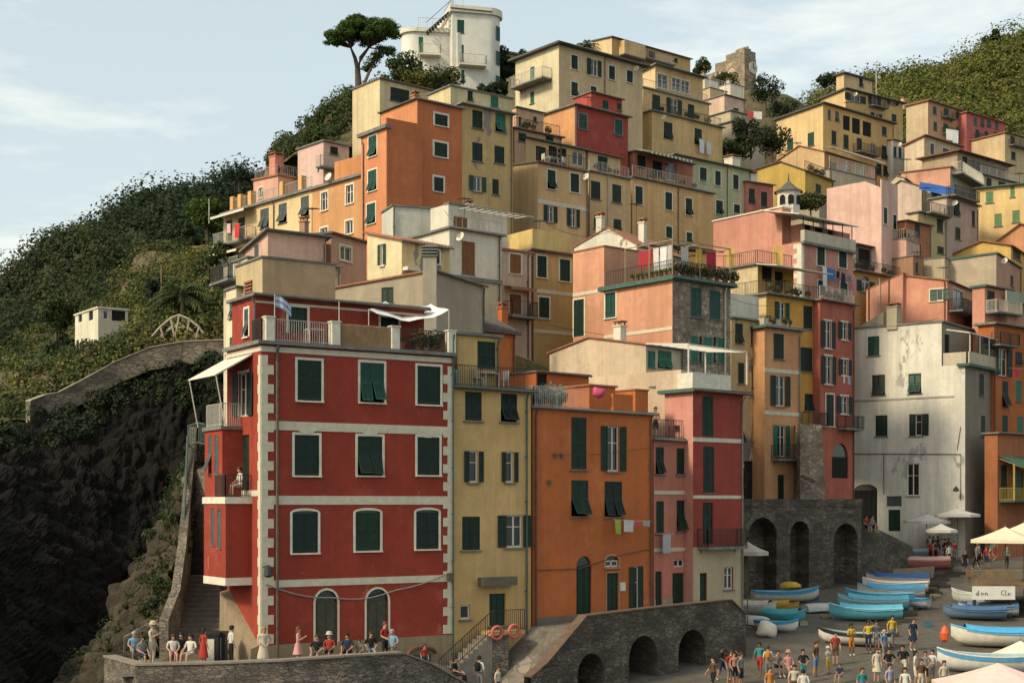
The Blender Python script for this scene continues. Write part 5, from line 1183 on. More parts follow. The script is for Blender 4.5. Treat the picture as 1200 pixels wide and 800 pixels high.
# rocky slope behind the beige cube house
O, W, nv, nr, o = loft('upper_slope', [
    [(320, 200, 126), (350, 185, 128), (380, 175, 130), (425, 165, 132)],
    [(320, 192, 136), (350, 172, 138), (385, 145, 140), (430, 120, 142)],
    [(320, 186, 142), (350, 160, 144), (388, 128, 146), (400, 108, 147), (440, 96, 148), (530, 90, 150)],
    [(320, 200, 165), (350, 190, 165), (400, 150, 165), (440, 120, 170), (530, 110, 170)]], 40, 30, 1.0, .15, G_SLOPE, seed=8)
pts = scatter(O, W, nv, 170, 0.1, .7)
leafcloud('upper_slope_scrub', [p+Vector((0, 0, .3)) for p in pts], np.array([[r, r, r] for r in .5+.9*RNG.random(len(pts))**2]), 150, .2, LEAF, flat=.2)['kind'] = 'stuff'
# wooded hill on the right
O, W, nv, nr, o = loft('wooded_hill', [
    [(880, 240, 238), (960, 225, 238), (1040, 215, 240), (1120, 215, 240), (1320, 240, 236)],
    [(880, 200, 265), (960, 175, 270), (1040, 150, 275), (1120, 150, 270), (1320, 160, 260)],
    [(880, 180, 300), (960, 150, 305), (1020, 124, 310), (1080, 110, 315), (1140, 100, 315), (1320, 80, 300)],
    [(880, 170, 340), (950, 150, 340), (985, 128, 342), (1020, 112, 345), (1060, 100, 350), (1090, 90, 352), (1130, 78, 355), (1165, 66, 358), (1200, 57, 360), (1320, 35, 360)],
    [(880, 190, 430), (1060, 160, 430), (1200, 130, 430), (1320, 120, 430)]], 130, 100, 5.5, .035, G_HILL, seed=21)
pts = scatter(O, W, nv, 1150, 0.05, .78)
h = int(len(pts)*.62); rr = 1.4+5.2*RNG.random(len(pts))**3
leafcloud('hill_wood', [p+Vector((0, 0, .6)) for p in pts[:h]], np.stack([rr[:h]*1.15, rr[:h]*1.15, rr[:h]*1.0], 1), 300, .5, LEAF_RH, flat=.3)['kind'] = 'stuff'
leafcloud('hill_light_wood', [p+Vector((0, 0, .8)) for p in pts[h:]], np.stack([rr[h:]*1.15, rr[h:]*1.15, rr[h:]*.9], 1), 300, .46, LEAF_LT, flat=.3)['kind'] = 'stuff'
# sea cliff and rock spur on the left
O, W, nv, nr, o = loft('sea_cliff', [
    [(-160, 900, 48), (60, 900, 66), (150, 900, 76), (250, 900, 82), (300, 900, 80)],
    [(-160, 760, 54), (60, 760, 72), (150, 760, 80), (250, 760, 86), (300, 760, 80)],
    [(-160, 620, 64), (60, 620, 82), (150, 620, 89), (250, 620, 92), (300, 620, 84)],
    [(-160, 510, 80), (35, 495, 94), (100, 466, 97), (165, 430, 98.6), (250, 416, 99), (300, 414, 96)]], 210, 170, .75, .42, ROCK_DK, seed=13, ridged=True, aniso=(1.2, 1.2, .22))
pts = scatter(O, W, nv, 120, .9, 1.)
leafcloud('cliff_scrub', pts, np.array([[r, r, r] for r in .4+.7*RNG.random(len(pts))**2]), 120, .17, LEAF_DK, flat=.2)['kind'] = 'stuff'
O, W, nv, nr, o = loft('rock_spur', [
    [(20, 830, 68), (70, 790, 71), (110, 745, 73), (150, 680, 75), (190, 610, 77), (206, 560, 78)],
    [(90, 830, 64), (130, 775, 67), (160, 725, 69), (182, 670, 71), (204, 610, 74), (216, 540, 76)],
    [(150, 830, 61), (175, 765, 63.5), (196, 715, 66), (208, 665, 68), (218, 600, 71), (226, 520, 74)]], 120, 80, .8, .55, ROCK, seed=17, ridged=True, aniso=(1, 1, .45))
pts = scatter(O, W, nv, 230, .1, 1., .15, 1.)
leafcloud('spur_scrub', pts, np.array([[r, r, r*.8] for r in .2+.5*RNG.random(len(pts))**2]), 90, .11, LEAF_HL, flat=.3)['kind'] = 'stuff'

# ================================================================= PATH, TERRACE, RAMP, HARBOUR
def ribbon(mb, pts, h0, h1, t):      # a wall along a polyline of 3D points, from h0 below to h1 above
    pts = [Vector(p) for p in pts]; K = len(pts); ns = []
    for i in range(K):
        d = pts[min(i+1, K-1)]-pts[max(i-1, 0)]; ns.append(Vector((-d.y, d.x, 0)).normalized()*t/2)
    vs = []
    for p, n in zip(pts, ns): vs += [p-n+Vector((0, 0, h0)), p+n+Vector((0, 0, h0)), p+n+Vector((0, 0, h1)), p-n+Vector((0, 0, h1))]
    fs = [(0, 1, 2, 3), tuple(4*(K-1)+q for q in (3, 2, 1, 0))]
    for i in range(K-1):
        for q in range(4): fs.append((4*i+q, 4*i+4+q, 4*i+4+(q+1) % 4, 4*i+(q+1) % 4))
    mb.add(vs, fs)
pw = [P(*q) for q in ((33, 487, 94), (52, 480, 95), (68, 477, 95.5), (100, 460, 96.5), (136, 440, 97.5), (175, 424, 98.2), (215, 417, 98.8), (262, 415, 99))]
m = MB(); ribbon(m, pw, -.6, .95, .5)
r = root('stone_parapet', 'zigzag stone parapet of the cliff path running down to the left', 'wall', tuple(pw[4]))
m.build('wall', stone('path_stone', (.15, .13, .10), (.26, .22, .16), (.09, .08, .06), 2.2, 2.2), r)
m = MB(); ribbon(m, [p+Vector((0, 0, .952)) for p in pw], 0, .08, .6); m.build('coping', plain('coping_stone', (.34, .29, .21), .9), r)
m = MB()
bl = [P(*q) for q in ((176, 397, 102), (188, 383, 102), (200, 373, 102), (210, 369, 102), (222, 374, 102), (233, 383, 102), (243, 396, 102))]
for dy in (0, 2.5):
    q = [p+Vector((0, dy, 0)) for p in bl]; m.tube(q, .09, 6)
    for i, p in enumerate(q): m.bar(p, Vector((p.x+(.5 if i < 3 else -.5), p.y, bl[0].z-1)), .12)
    for a, b in zip(q[::1], q[2:]): m.bar(a+Vector((0, 0, -.6)), b+Vector((0, 0, -.6)), .08)
for p in bl: m.bar(p, p+Vector((0, 2.5, 0)), .1)
single(m, 'wooden_trestle', plain('bleached_wood', (.36, .31, .24), .85), 'pale bleached wooden trestle frame standing on the cliff path', 'trestle')
# terrace in front of the red house
TZ = 5.08
m = MB(); A = [(130, 57.0), (300, 57.4), (470, 60.5), (535, 63.5)]
f = [Vector(((px-HX)/F*Y, Y, 0)) for px, Y in A]; bk = [Vector(((px-HX)/F*Y, Y, 0)) for px, Y in ((175, 66), (300, 64), (470, 68), (560, 70))]
zz = [TZ, TZ, TZ, TZ-1.2]
for i in range(3): m.add([(f[i].x, f[i].y, zz[i]), (f[i+1].x, f[i+1].y, zz[i+1]), (bk[i+1].x, bk[i+1].y, zz[i+1]), (bk[i].x, bk[i].y, zz[i])], [(0, 1, 2, 3)])
PAVE = stone('terrace_paving', (.17, .145, .115), (.25, .215, .17), (.12, .10, .08), 1.6, 1, .05, .3)
o = m.build('terrace_paving', PAVE); o['kind'] = 'structure'
m = MB(); cp = MB()
wl = [P(128, 769, 60.5), P(165, 779, 57.0), P(250, 777, 57.2), P(330, 774, 57.6), P(400, 769, 58.6), P(468, 765, 60.3), P(500, 777, 61.8), P(532, 795, 63.2), P(545, 803, 63.8)]
ribbon(m, wl, -6, 0, .45)
r = root('terrace_wall', 'long rough stone parapet wall of the terrace in front of the red house', 'wall', tuple(wl[3]-Vector((0, 0, 2))))
m.build('wall', STONE_WALL, r); ribbon(cp, [p+Vector((0, 0, .002)) for p in wl], 0, .08, .55); cp.build('coping', plain('coping_grey', (.22, .19, .15), .9), r)
# steps up the left side of the red house
m = MB(); n = 17
for i in range(n):
    t = i/n; pxl, pxr = 196+22*t, 268-14*t; Y = 63.2+.42*i; z = TZ+.2*(i+1)
    m.hexa([((pxl-HX)/F*Y, Y, z-1.5), ((pxr-HX)/F*Y, Y, z-1.5), ((pxr-HX)/F*Y, Y+.46, z-1.5), ((pxl-HX)/F*Y, Y+.46, z-1.5), ((pxl-HX)/F*Y, Y, z), ((pxr-HX)/F*Y, Y, z), ((pxr-HX)/F*Y, Y+.46, z), ((pxl-HX)/F*Y, Y+.46, z)])
o = single(m, 'stone_stairs', plain('stair_stone', (.17, .14, .11), .9, .35), 'stone stairway climbing along the left side of the red house', 'stairs')
m = MB(); st_ = [P(192, 726, 62.8), P(206, 690, 65), P(213, 640, 68), P(219, 580, 71.5), P(226, 500, 74)]
ribbon(m, st_, -3.5, 0, .4); single(m, 'stair_wall', STONE, 'stone parapet beside the stairway left of the red house', 'wall')
m = MB(); st2 = [P(216, 560, 73.5), P(245, 545, 72.5)]; ribbon(m, st2, -7, 0, .5); single(m, 'retaining_wall', STONE, 'rough stone retaining wall at the top of the stairway under the red bay', 'wall')
m = MB(); st3 = [P(145, 748, 66.5), P(185, 727, 67), P(205, 722, 66)]; ribbon(m, st3, -2, .1, .5); single(m, 'low_wall', STONE, 'low pale stone wall at the left end of the terrace', 'wall')
m = MB(); q = [P(219, 640, 67.5), P(222, 500, 74)]
# railing on the landing at the top left
m = MB(); pts = [P(220, 522, 73.2), P(231, 518, 72.6), P(240, 520, 71)]
for a, b in zip(pts, pts[1:]):
    m.bar(a+Vector((0, 0, 1)), b+Vector((0, 0, 1)), .06); m.bar(a, b, .06)
    for i in range(6): p = a.lerp(b, i/5); m.bar(p, p+Vector((0, 0, 1)), .04)
m.tube([P(220, 522, 73.2)+Vector((0, 0, .5)), P(218, 560, 72), P(214, 640, 68.5), P(209, 690, 66)], .06, 6)
single(m, 'handrail', GPIPE, 'green grey metal handrail above the stairway left of the red house', 'railing')

# harbour paving
PAVE2 = groundmat('harbour_paving', (.095, .085, .068), (.13, .115, .094), (.07, .062, .05), .5, .15)
m = MB(); nx, ny = 40, 40
for j in range(ny+1):
    for i in range(nx+1):
        Y = 40+95*j/ny; x = -8+75*i/nx; m.v.append((x, Y, GZ(x, Y) if Y > 52 else GZ(x, 52)-(52-Y)*.35))
m.f = [(j*(nx+1)+i, j*(nx+1)+i+1, (j+1)*(nx+1)+i+1, (j+1)*(nx+1)+i) for j in range(ny) for i in range(nx)]; m.m = [0]*len(m.f)
m.build('harbour_paving', PAVE2)['kind'] = 'structure'
def gstrip(name, pts, w, mat, h=.06, kind='structure'):
    m = MB()
    for a, b in zip(pts, pts[1:]):
        d = (b-a); n = Vector((-d.y, d.x, 0)).normalized()*w/2
        m.hexa([a-n, b-n, b+n, a+n, a-n+Vector((0, 0, h)), b-n+Vector((0, 0, h)), b+n+Vector((0, 0, h)), a+n+Vector((0, 0, h))])
    o = m.build(name, mat); o['kind'] = kind; return o
gstrip('slipway_kerb', [on_ground(*q) for q in ((1030, 742), (1060, 712), (1090, 685), (1112, 662))], .8, plain('slip_timber', (.05, .042, .035), .9), .12)

# ramp wall with arches below the orange house
def pxu(O, U, px): k = (px-HX)/F; return (k*O[1]-O[0])/(U[0]-k*U[1])
A = P(622, 700, 65.2); B = P(874, 700, 76.5); U = (B-A).to_2d(); Ln = U.length; U.normalize(); N = (U[1], -U[0])
fc = Face((A.x, A.y), (U[0], U[1]), N, Ln)
prof = [(0, P(625, 793, 65.3).z), (fc.u(640), fc.z(778, fc.u(640))), (fc.u(687), fc.z(722, fc.u(687))), (fc.u(770), fc.z(712, fc.u(770))), (fc.u(857), fc.z(703, fc.u(857))), (Ln, fc.z(720, Ln))]
def zt(u):
    for (a, za), (b, zb) in zip(prof, prof[1:]):
        if u <= b+1e-6: return za+(zb-za)*(u-a)/(b-a)
    return prof[-1][1]
def hole(fc, x0, x1, yt, yb, arch=1., rd=2.2):
    a, b = fc.u(x0), fc.u(x1); m_ = (a+b)/2; z0 = fc.z(yb, m_); z1 = fc.z(yt, m_); return (a, b, z0, z1, rd, min((b-a)/2*arch, (z1-z0)*.5))
hs = [hole(fc, 677, 708, 765, 840), hole(fc, 737, 771, 744, 840), hole(fc, 795, 827, 737, 815)]
r = root('ramp_wall', 'dark stone ramp wall with three arches and a brick coping below the orange house', 'wall', (A.x+5, A.y+4, 3))
m = MB(); Vol.wallstrip(None, m, fc, zt, 0, hs, 0, [p[0] for p in prof])
tp = MB()
for (a, za), (b, zb) in zip(prof, prof[1:]):
    tp.hexa([fc.p(a, za+.003, .06), fc.p(b, zb+.003, .06), fc.p(b, zb+.003, -.5), fc.p(a, za+.003, -.5), fc.p(a, za+.07, .06), fc.p(b, zb+.07, .06), fc.p(b, zb+.07, -.5), fc.p(a, za+.07, -.5)])
    m.add([fc.p(a, za-.9, -.45), fc.p(b, zb-.9, -.45), fc.p(b, zb, -.45), fc.p(a, za, -.45)], [(0, 1, 2, 3)])
m.add([fc.p(Ln, 0, 0), fc.p(Ln, 0, -5), fc.p(Ln, prof[-1][1]-.2, -5), fc.p(Ln, prof[-1][1], 0)], [(0, 1, 2, 3)])
m.build('wall', STONE_DK, r); tp.build('coping', plain('brick_coping', (.13, .085, .06), .9, .4), r)
for h_ in hs:
    q = MB(); a, b, z0, z1, rd, ar = h_; q.add([fc.p(a-.01, z0, -rd+.01), fc.p(b+.01, z0, -rd+.01), fc.p(b+.01, z1, -rd+.01), fc.p(a-.01, z1, -rd+.01)], [(0, 1, 2, 3)]); q.build('arch_recess', STONE_DK, r)
m = MB()
for (a, za), (b, zb) in zip(prof, prof[1:]): m.add([fc.p(a, za-.7, -.46), fc.p(b, zb-.7, -.46), fc.p(b, zb-.7, -5.5), fc.p(a, za-.7, -5.5)], [(0, 1, 2, 3)])
m.build('ramp_path', PAVE)['kind'] = 'structure'

# tall dark wall with arches at the back of the harbour
A = P(868, 600, 96); B = P(1010, 600, 102); U = (B-A).to_2d(); Ln = U.length; U.normalize(); fc = Face((A.x, A.y), (U[0], U[1]), (U[1], -U[0]), Ln); W37 = fc
zt37 = lambda u: fc.z(593, 0)
hs = [hole(fc, 876, 910, 606, 720, rd=1.3), hole(fc, 926, 948, 610, 710, rd=1.3), hole(fc, 977, 1005, 613, 690, rd=1.3)]
r = root('arcaded_wall', 'tall dark stone wall with three blind arches at the back of the harbour square', 'wall', (A.x+6, A.y+4, 5))
m = MB(); Vol.wallstrip(None, m, fc, zt37, 3, hs, 0)
m.fbox(fc, -.2, Ln, zt37(0)+.003, zt37(0)+.5, -.4, .05)
m.build('wall', STONE_DK, r)
for a, b, z0, z1, rd, ar in hs:
    q = MB(); q.add([fc.p(a-.01, z0, -rd+.01), fc.p(b+.01, z0, -rd+.01), fc.p(b+.01, z1, -rd+.01), fc.p(a-.01, z1, -rd+.01)], [(0, 1, 2, 3)]); q.build('arch_recess', STONE_DK, r)
    q = MB(); n = 12; c = (a+b)/2; R_ = (b-a)/2
    for i in range(n):
        t0, t1 = math.pi*i/n, math.pi*(i+1)/n; zz = z1-ar
        pp = [(c+R_*math.cos(t0), zz+ar*math.sin(t0)), (c+(R_+.35)*math.cos(t0), zz+(ar+.35)*math.sin(t0)), (c+(R_+.35)*math.cos(t1), zz+(ar+.35)*math.sin(t1)), (c+R_*math.cos(t1), zz+ar*math.sin(t1))]
        q.hexa([fc.p(*x, .004) for x in pp]+[fc.p(*x, .05) for x in pp])
    q.build('arch_ring', stone('arch_stone', (.13, .11, .08), (.20, .17, .13), (.07, .06, .05), 4, 1), r)
m = MB(); m.add([fc.p(-.2, zt37(0), -.2), fc.p(Ln, zt37(0), -.2), fc.p(Ln, zt37(0), -9), fc.p(-.2, zt37(0), -9)], [(0, 1, 2, 3)]); m.build('upper_lane', PAVE)['kind'] = 'structure'
# buttress of rubble stone
b0 = P(939, 590, 101); m = MB(); w0, w1 = 2.3, 1.7
m.hexa([(b0.x-.1, b0.y, 6), (b0.x+w0, b0.y+.8, 6), (b0.x+w0, b0.y+6, 6), (b0.x-.1, b0.y+6, 6), (b0.x, b0.y+.4, P(940, 497, 102).z), (b0.x+w1, b0.y+1.2, P(940, 497, 102).z), (b0.x+w1, b0.y+6, P(940, 497, 102).z), (b0.x, b0.y+6, P(940, 497, 102).z)])
single(m, 'stone_buttress', RUBBLE, 'rough rubble stone buttress between the peach house and the white house', 'buttress')
# lower ramp wall right of it
A = P(1008, 640, 99); B = P(1066, 640, 103); m = MB(); ribbon(m, [P(1006, 613, 104), P(1030, 622, 106), P(1066, 640, 110)], -8, 0, .5); single(m, 'ramp_parapet', STONE_DK, 'sloping dark stone parapet below the white house door', 'wall')
m = MB(); m.hexa([P(1000, 640, 104.5), P(1062, 640, 110), P(1062, 640, 124), P(1000, 640, 124)]+[P(1000, 640, 104.5)+Vector((0, 0, 1.2)), P(1062, 640, 110)+Vector((0, 0, .2)), P(1062, 640, 124)+Vector((0, 0, .2)), P(1000, 640, 124)+Vector((0, 0, 1.2))]); m.build('upper_ramp', PAVE)['kind'] = 'structure'
# sea to the horizon
m = MB().add([(-4000, -2500, 0), (4000, -2500, 0), (4000, 5000, 0), (-4000, 5000, 0)], [(0, 1, 2, 3)])
sm, nt, b = newmat('sea_water'); b.inputs['Base Color'].default_value = (.012, .04, .05, 1); b.inputs['Roughness'].default_value = .12; bump(nt, b, noise(nt, coords(nt), .6, 4), .4, .3)
m.build('sea', sm)['kind'] = 'structure'

# ================================================================= TREES AND SHRUBS
# umbrella pine
b = P(420, 98, 128); r = root('umbrella_pine', 'big umbrella pine with forked trunks and flat dark crown on the skyline', 'tree', (b.x, b.y, b.z))
tp = [P(x, y, 128) for x, y in ((420, 98), (419, 82), (423, 68), (432, 56))]; t2 = [P(419, 80, 128), P(416, 68, 128.5), P(411, 56, 128)]; t3 = [P(427, 98, 127.5), P(433, 84, 127.5), P(438, 73, 128)]
m = MB(); m.tube([tp[0]-Vector((0, 0, 2))]+tp, [.34, .3, .25, .2, .1], 8); m.tube(t2, [.22, .17, .08], 7); m.tube([t3[0]-Vector((0, 0, 2))]+t3, [.2, .16, .13, .08], 7)
cl = []; random.seed(4)
for k in range(340):
    a = random.uniform(0, 6.283); q = random.random()**.55; dx, dy = 41*q*math.cos(a), 3.0*q*math.sin(a)
    px = 424+dx; lobe = 2.5*math.sin(px*.16+1)+1.2*math.sin(px*.37)
    top = 20+24*(dx/44)**2*(1 if dx < 0 else .55)+lobe+5*(dy/3)**2
    cl.append((P(px, top+random.uniform(1, 32)*(1-.62*q), 128+dy), random.uniform(.42, .72), random.uniform(.24, .38)))
for px, py, rx, rz in ((446, 56, .7, .3), (452, 60, .7, .3), (457, 57, .5, .25), (438, 68, .7, .35), (433, 74, .7, .35), (441, 63, .6, .3), (428, 80, .5, .25)): cl.append((P(px, py, 127.8), rx, rz)); cl.append((P(px+3, py+2, 128.4), rx*.8, rz))
for c, rx, rz in cl[::4]:
    s_ = min((tp[-2], tp[-1], t2[-1], t3[-1]), key=lambda q: (q-c).length); m.tube([s_, s_.lerp(c, .55)-Vector((0, 0, .1)), c], [.075, .05, .015], 5)
m.build('trunk', BARK, r)
leafcloud('crown', [c for c, _, _ in cl], np.array([[rx, rx, rz] for _, rx, rz in cl]), 190, .12, LEAF_PINE, r, flat=.6, shell=.2)
TG = 'trees growing among the houses'
tree('round grey green tree left of the white villa on the hilltop', 470, 98, 140, 3.0, (2.0, 1.6, 1.3), LEAF, 22, 110, .2, group=TG)
tree('dark tree against the wall right of the white villa', 592, 112, 158, 5.2, (2.2, 1.8, 2.3), LEAF_DK, 30, 120, .25, group=TG)
tree('tall dark bushy tree left of the cream house with the side balcony', 614, 98, 160, 3.8, (1.6, 1.4, 1.6), LEAF_DK, 22, 120, .24, group=TG)
tree('small dark tree behind the peach terrace house', 578, 120, 150, 2.4, (1.6, 1.2, 1.2), LEAF_DK, 16, 110, .2, group=TG)
for i, (px, py, R, mt, lb) in enumerate(((505, 101, (2.2, 1.2, .9), LEAF, 'low hedge shrub under the white villa, left one'), (525, 99, (1.8, 1.2, 1.0), LEAF, 'leafy shrub in front of the white villa balcony'), (488, 102, (1.6, 1.2, .8), LEAF_LT, 'pale shrub beside the beige cube house roof'))): shrub(lb, px, py, 138, R, mt, 9, 110, .18)
def palm(label, px, py, Y, h, R, n=22, mat=None, size=1):
    b = P(px, py, Y); r = root('palm_tree', label, 'palm tree', (b.x, b.y, b.z)); MB().tube([b-Vector((0, 0, 1)), b+Vector((0, 0, h*.5)), b+Vector((0, 0, h))], [.22, .17, .16], 8).build('trunk', BARK, r)
    m = MB(); c = b+Vector((0, 0, h))
    for i in range(n):
        a = random.uniform(0, 6.28); el = random.uniform(-.2, 1.2); d = Vector((math.cos(a)*math.cos(el), math.sin(a)*math.cos(el), math.sin(el))); L_ = R*random.uniform(.8, 1.1); pr = c
        for k in range(10):
            t = (k+1)/10; q = c+d*L_*t+Vector((0, 0, -.55*L_*t*t)); s_ = (q-pr).cross(Vector((0, 0, 1))).normalized(); w = .32*R*(1-abs(t-.45))*.55
            for sd in (-1, 1): 
                tip = q+s_*sd*w+(q-pr)*.8-Vector((0, 0, .12*R)); m.add([pr, q, tip+Vector((0, 0, .02)), pr.lerp(tip, .8)], [(0, 1, 2, 3)])
            pr = q
    m.build('frond', mat or LEAF, r); return r
palm('palm tree with dry fronds behind the eave of the cream hilltop house', 688, 68, 150, 1.2, 1.7, 26, LEAF_DRY)
palm('big palm tree on the green slope above the wooden trestle', 214, 385, 106, 2.6, 2.6, 40)
tree('bright green pine in front of the far hill left of the village', 243, 290, 150, 5.6, (2.4, 2.0, 1.9), LEAF_PINE, 30, 120, .26, group='trees on the left slope')
for px, py, h, R, mt, lb in ((280, 222, 4.6, (3.6, 2.4, 1.9), LEAF_DK, 'dark rounded tree clump on the ridge above the pink rooftops'), (218, 305, 3.6, (2, 1.8, 1.4), LEAF_DK, 'dark tree low on the far slope beside the bright pine'), (262, 330, 3.4, (1.7, 1.5, 1.5), LEAF, 'leafy tree beside the balconies at the village left edge'), (185, 372, 3.2, (1.6, 1.4, 1.4), LEAF_DK, 'dark bushy tree left of the palm'), (168, 398, 2.4, (1.5, 1.3, 1.0), LEAF, 'rounded green tree right of the small white villa'), (72, 428, 2.6, (1.6, 1.4, 1.1), LEAF_DK, 'dark tree below the small white villa on the left'), (66, 392, 3.0, (2.0, 1.6, 1.3), LEAF, 'green tree left of the small white villa'), (250, 370, 3.4, (1.4, 1.2, 1.5), LEAF, 'tall leafy tree against the rock left of the red house')):
    tree(lb, px, py, 250 if py < 230 else (150 if py < 310 else 122), h, R, mt, 20, 110, .24, group='trees on the left slope')
for px, py, Y, h, R, mt, lb in ((897, 132, 200, 5.8, (2.6, 2.2, 2.4), LEAF_DK, 'dark tree with dense crown below the ruined tower'), (880, 178, 160, 3.8, (2.2, 1.8, 1.6), LEAF_DK, 'dark tree beneath the pink and white terraced house'), (862, 192, 160, 3.4, (2.2, 1.8, 1.5), LEAF, 'olive green tree under the railed roof deck'), (905, 190, 158, 4.4, (2.4, 1.8, 1.9), LEAF_DK, 'dark tree left of the peach gabled house'), (918, 150, 190, 4.4, (2.2, 1.8, 2.0), LEAF_DK, 'dark tree left of the big yellow apartment house'), (848, 108, 200, 2.6, (2.0, 1.6, 1.1), LEAF, 'green tree in front of the ruined castle wall'), (822, 92, 190, 2.6, (1.4, 1.2, 1.1), LEAF, 'small green tree left of the ruined castle'), (950, 248, 138, 1.6, (1.8, 1, .7), LEAF, 'leafy bush beside the slate capped turret'), (967, 110, 215, 3, (1.5, 1, 1.0), LEAF_DK, 'lone dark tree on the skyline above the hilltop yellow house'), (985, 106, 215, 2.6, (2, 1.2, 1), LEAF, 'green tree peeping over the hilltop yellow house roof'), (1163, 62, 356, 5.5, (2.6, 2.2, 2.2), LEAF_DK, 'tall tree on top of the wooded hill')):
    tree(lb, px, py, Y, h, R, mt, 20, 110, .2 if Y < 300 else .5, group=TG)
# ================================================================= THINGS ON THE HARBOUR AND THE TERRACES
# ---- people: one skinned body per pose, shared by the copies
def pose_body(key):
    J = {'pel': (0, 0, .95, .135, .10), 'bel': (0, 0, 1.12, .125, .09), 'che': (0, -.01, 1.32, .15, .10), 'nec': (0, 0, 1.47, .055, .055), 'hd0': (0, -.015, 1.555, .07, .08), 'hd1': (0, -.02, 1.64, .075, .092), 'hd2': (0, -.01, 1.72, .05, .06), 'nos': (0, -.115, 1.60, .016, .016),
         'shl': (.175, 0, 1.41, .06, .06), 'ell': (.235, .03, 1.14, .043, .043), 'wrl': (.235, -.06, .92, .03, .03), 'hal': (.23, -.09, .84, .038, .022), 'fil': (.225, -.11, .77, .02, .014), 'thl': (.20, -.14, .85, .013, .013),
         'hil': (.09, 0, .88, .095, .09), 'knl': (.10, -.02, .50, .06, .06), 'anl': (.10, .02, .09, .042, .042), 'tol': (.115, -.15, .035, .038, .028)}
    for k in list(J):
        if k.endswith('l') and k not in ('pel', 'bel'): x, y, z, a, b = J[k]; J[k[:-1]+'r'] = (-x, y, z, a, b)
    def st(**kw):
        for k, (x, y, z) in kw.items(): J[k] = (x, y, z)+J[k][3:]
    def arm(s, el, wr):
        sg = 1 if s == 'l' else -1; e = Vector(el); w = Vector(wr); d = (w-e).normalized()
        st(**{'el'+s: (sg*e.x, e.y, e.z), 'wr'+s: (sg*w.x, w.y, w.z)}); h = w+d*.085; f = w+d*.165
        st(**{'ha'+s: (sg*h.x, h.y, h.z), 'fi'+s: (sg*f.x, f.y, f.z), 'th'+s: (sg*(w.x-.03)+0, w.y+d.y*.09-.02, w.z+d.z*.09+.02)})
    if key == 'walk':
        st(knl=(.1, -.17, .53), anl=(.1, -.22, .10), tol=(.11, -.40, .06), knr=(-.1, .06, .5), anr=(-.1, .30, .16), tor=(-.11, .22, .03)); arm('l', (.23, .12, 1.16), (.22, .12, .93)); arm('r', (.23, -.06, 1.15), (.2, -.24, 1.0))
    if key == 'hips': arm('l', (.34, .08, 1.18), (.17, -.08, 1.02)); arm('r', (.24, .02, 1.14), (.22, -.2, 1.06))
    if key == 'phone': arm('l', (.22, -.08, 1.16), (.07, -.27, 1.30)); arm('r', (.22, -.08, 1.16), (.09, -.28, 1.28))
    if key == 'cross': arm('l', (.24, -.04, 1.16), (-.02, -.17, 1.17)); arm('r', (.24, -.04, 1.14), (-.02, -.2, 1.13))
    if key == 'raise': arm('l', (.33, -.05, 1.52), (.14, -.08, 1.68)); arm('r', (.25, .02, 1.15), (.22, -.1, .95))
    if key == 'sit':
        for k in list(J):
            if k[:2] not in ('kn', 'an', 'to') : x, y, z, a, b = J[k]; J[k] = (x, y, z-.42, a, b)
        for s, g in (('l', 1), ('r', -1)): st(**{'hi'+s: (g*.1, -.02, .50), 'kn'+s: (g*.13, -.42, .50), 'an'+s: (g*.13, -.44, .09), 'to'+s: (g*.14, -.6, .035)}); arm(s, (.25, -.03, .75), (.15, -.28, .62))
        st(nos=(0, -.155, 1.17), hd1=(0, -.06, 1.215), hd2=(0, -.05, 1.295), hd0=(0, -.045, 1.13), che=(0, -.03, .90))
    E = [('pel', 'bel'), ('bel', 'che'), ('che', 'nec'), ('nec', 'hd0'), ('hd0', 'hd1'), ('hd1', 'hd2'), ('hd0', 'nos')]
    for s in 'lr': E += [('che', 'sh'+s), ('sh'+s, 'el'+s), ('el'+s, 'wr'+s), ('wr'+s, 'ha'+s), ('ha'+s, 'fi'+s), ('wr'+s, 'th'+s), ('pel', 'hi'+s), ('hi'+s, 'kn'+s), ('kn'+s, 'an'+s), ('an'+s, 'to'+s)]
    names = list(J); idx = {k: i for i, k in enumerate(names)}
    me = bpy.data.meshes.new('skeleton'); me.from_pydata([J[k][:3] for k in names], [(idx[a], idx[b]) for a, b in E], [])
    ob = bpy.data.objects.new('skeleton', me); COL.objects.link(ob)
    ob.modifiers.new('skin', 'SKIN'); sm_ = ob.modifiers.new('sub', 'SUBSURF'); sm_.levels = 1; sm_.render_levels = 1
    sv_ = me.skin_vertices[0].data
    for k in names: sv_[idx[k]].radius = J[k][3:5]; sv_[idx[k]].use_root = (k == 'pel')
    dg = bpy.context.evaluated_depsgraph_get(); out = bpy.data.meshes.new_from_object(ob.evaluated_get(dg)); bpy.data.objects.remove(ob)
    REG = {'bel': 1, 'che': 1, 'sh': 5, 'el': 0, 'wr': 0, 'ha': 0, 'fi': 0, 'th': 0, 'pel': 2, 'hi': 2, 'kn': 2, 'an': 3, 'to': 4, 'nec': 0, 'hd0': 0, 'hd1': 0, 'hd2': 0, 'nos': 0}
    seg = []
    for a, b in E:
        kb = b if b in REG else b[:2]
        g = {'el': 5, 'wr': 0, 'kn': 2, 'an': 3, 'sh': 1, 'hi': 2, 'nec': 1}.get(kb, REG[kb]); seg.append((Vector(J[a][:3]), Vector(J[b][:3]), g))
    for i in range(7): pass
    for p in out.polygons:
        c = p.center; best = 9; g = 1
        for a, b, r_ in seg:
            d = b-a; t = max(0, min(1, (c-a).dot(d)/max(1e-6, d.length_squared))); q = (c-a-d*t).length
            if q < best: best, g = q, r_
        hn = J['nec'][2]
        if g == 1 and c.z > hn-.015: g = 0
        if g == 1 and c.z < J['bel'][2]-.09: g = 2
        p.material_index = g; p.use_smooth = True
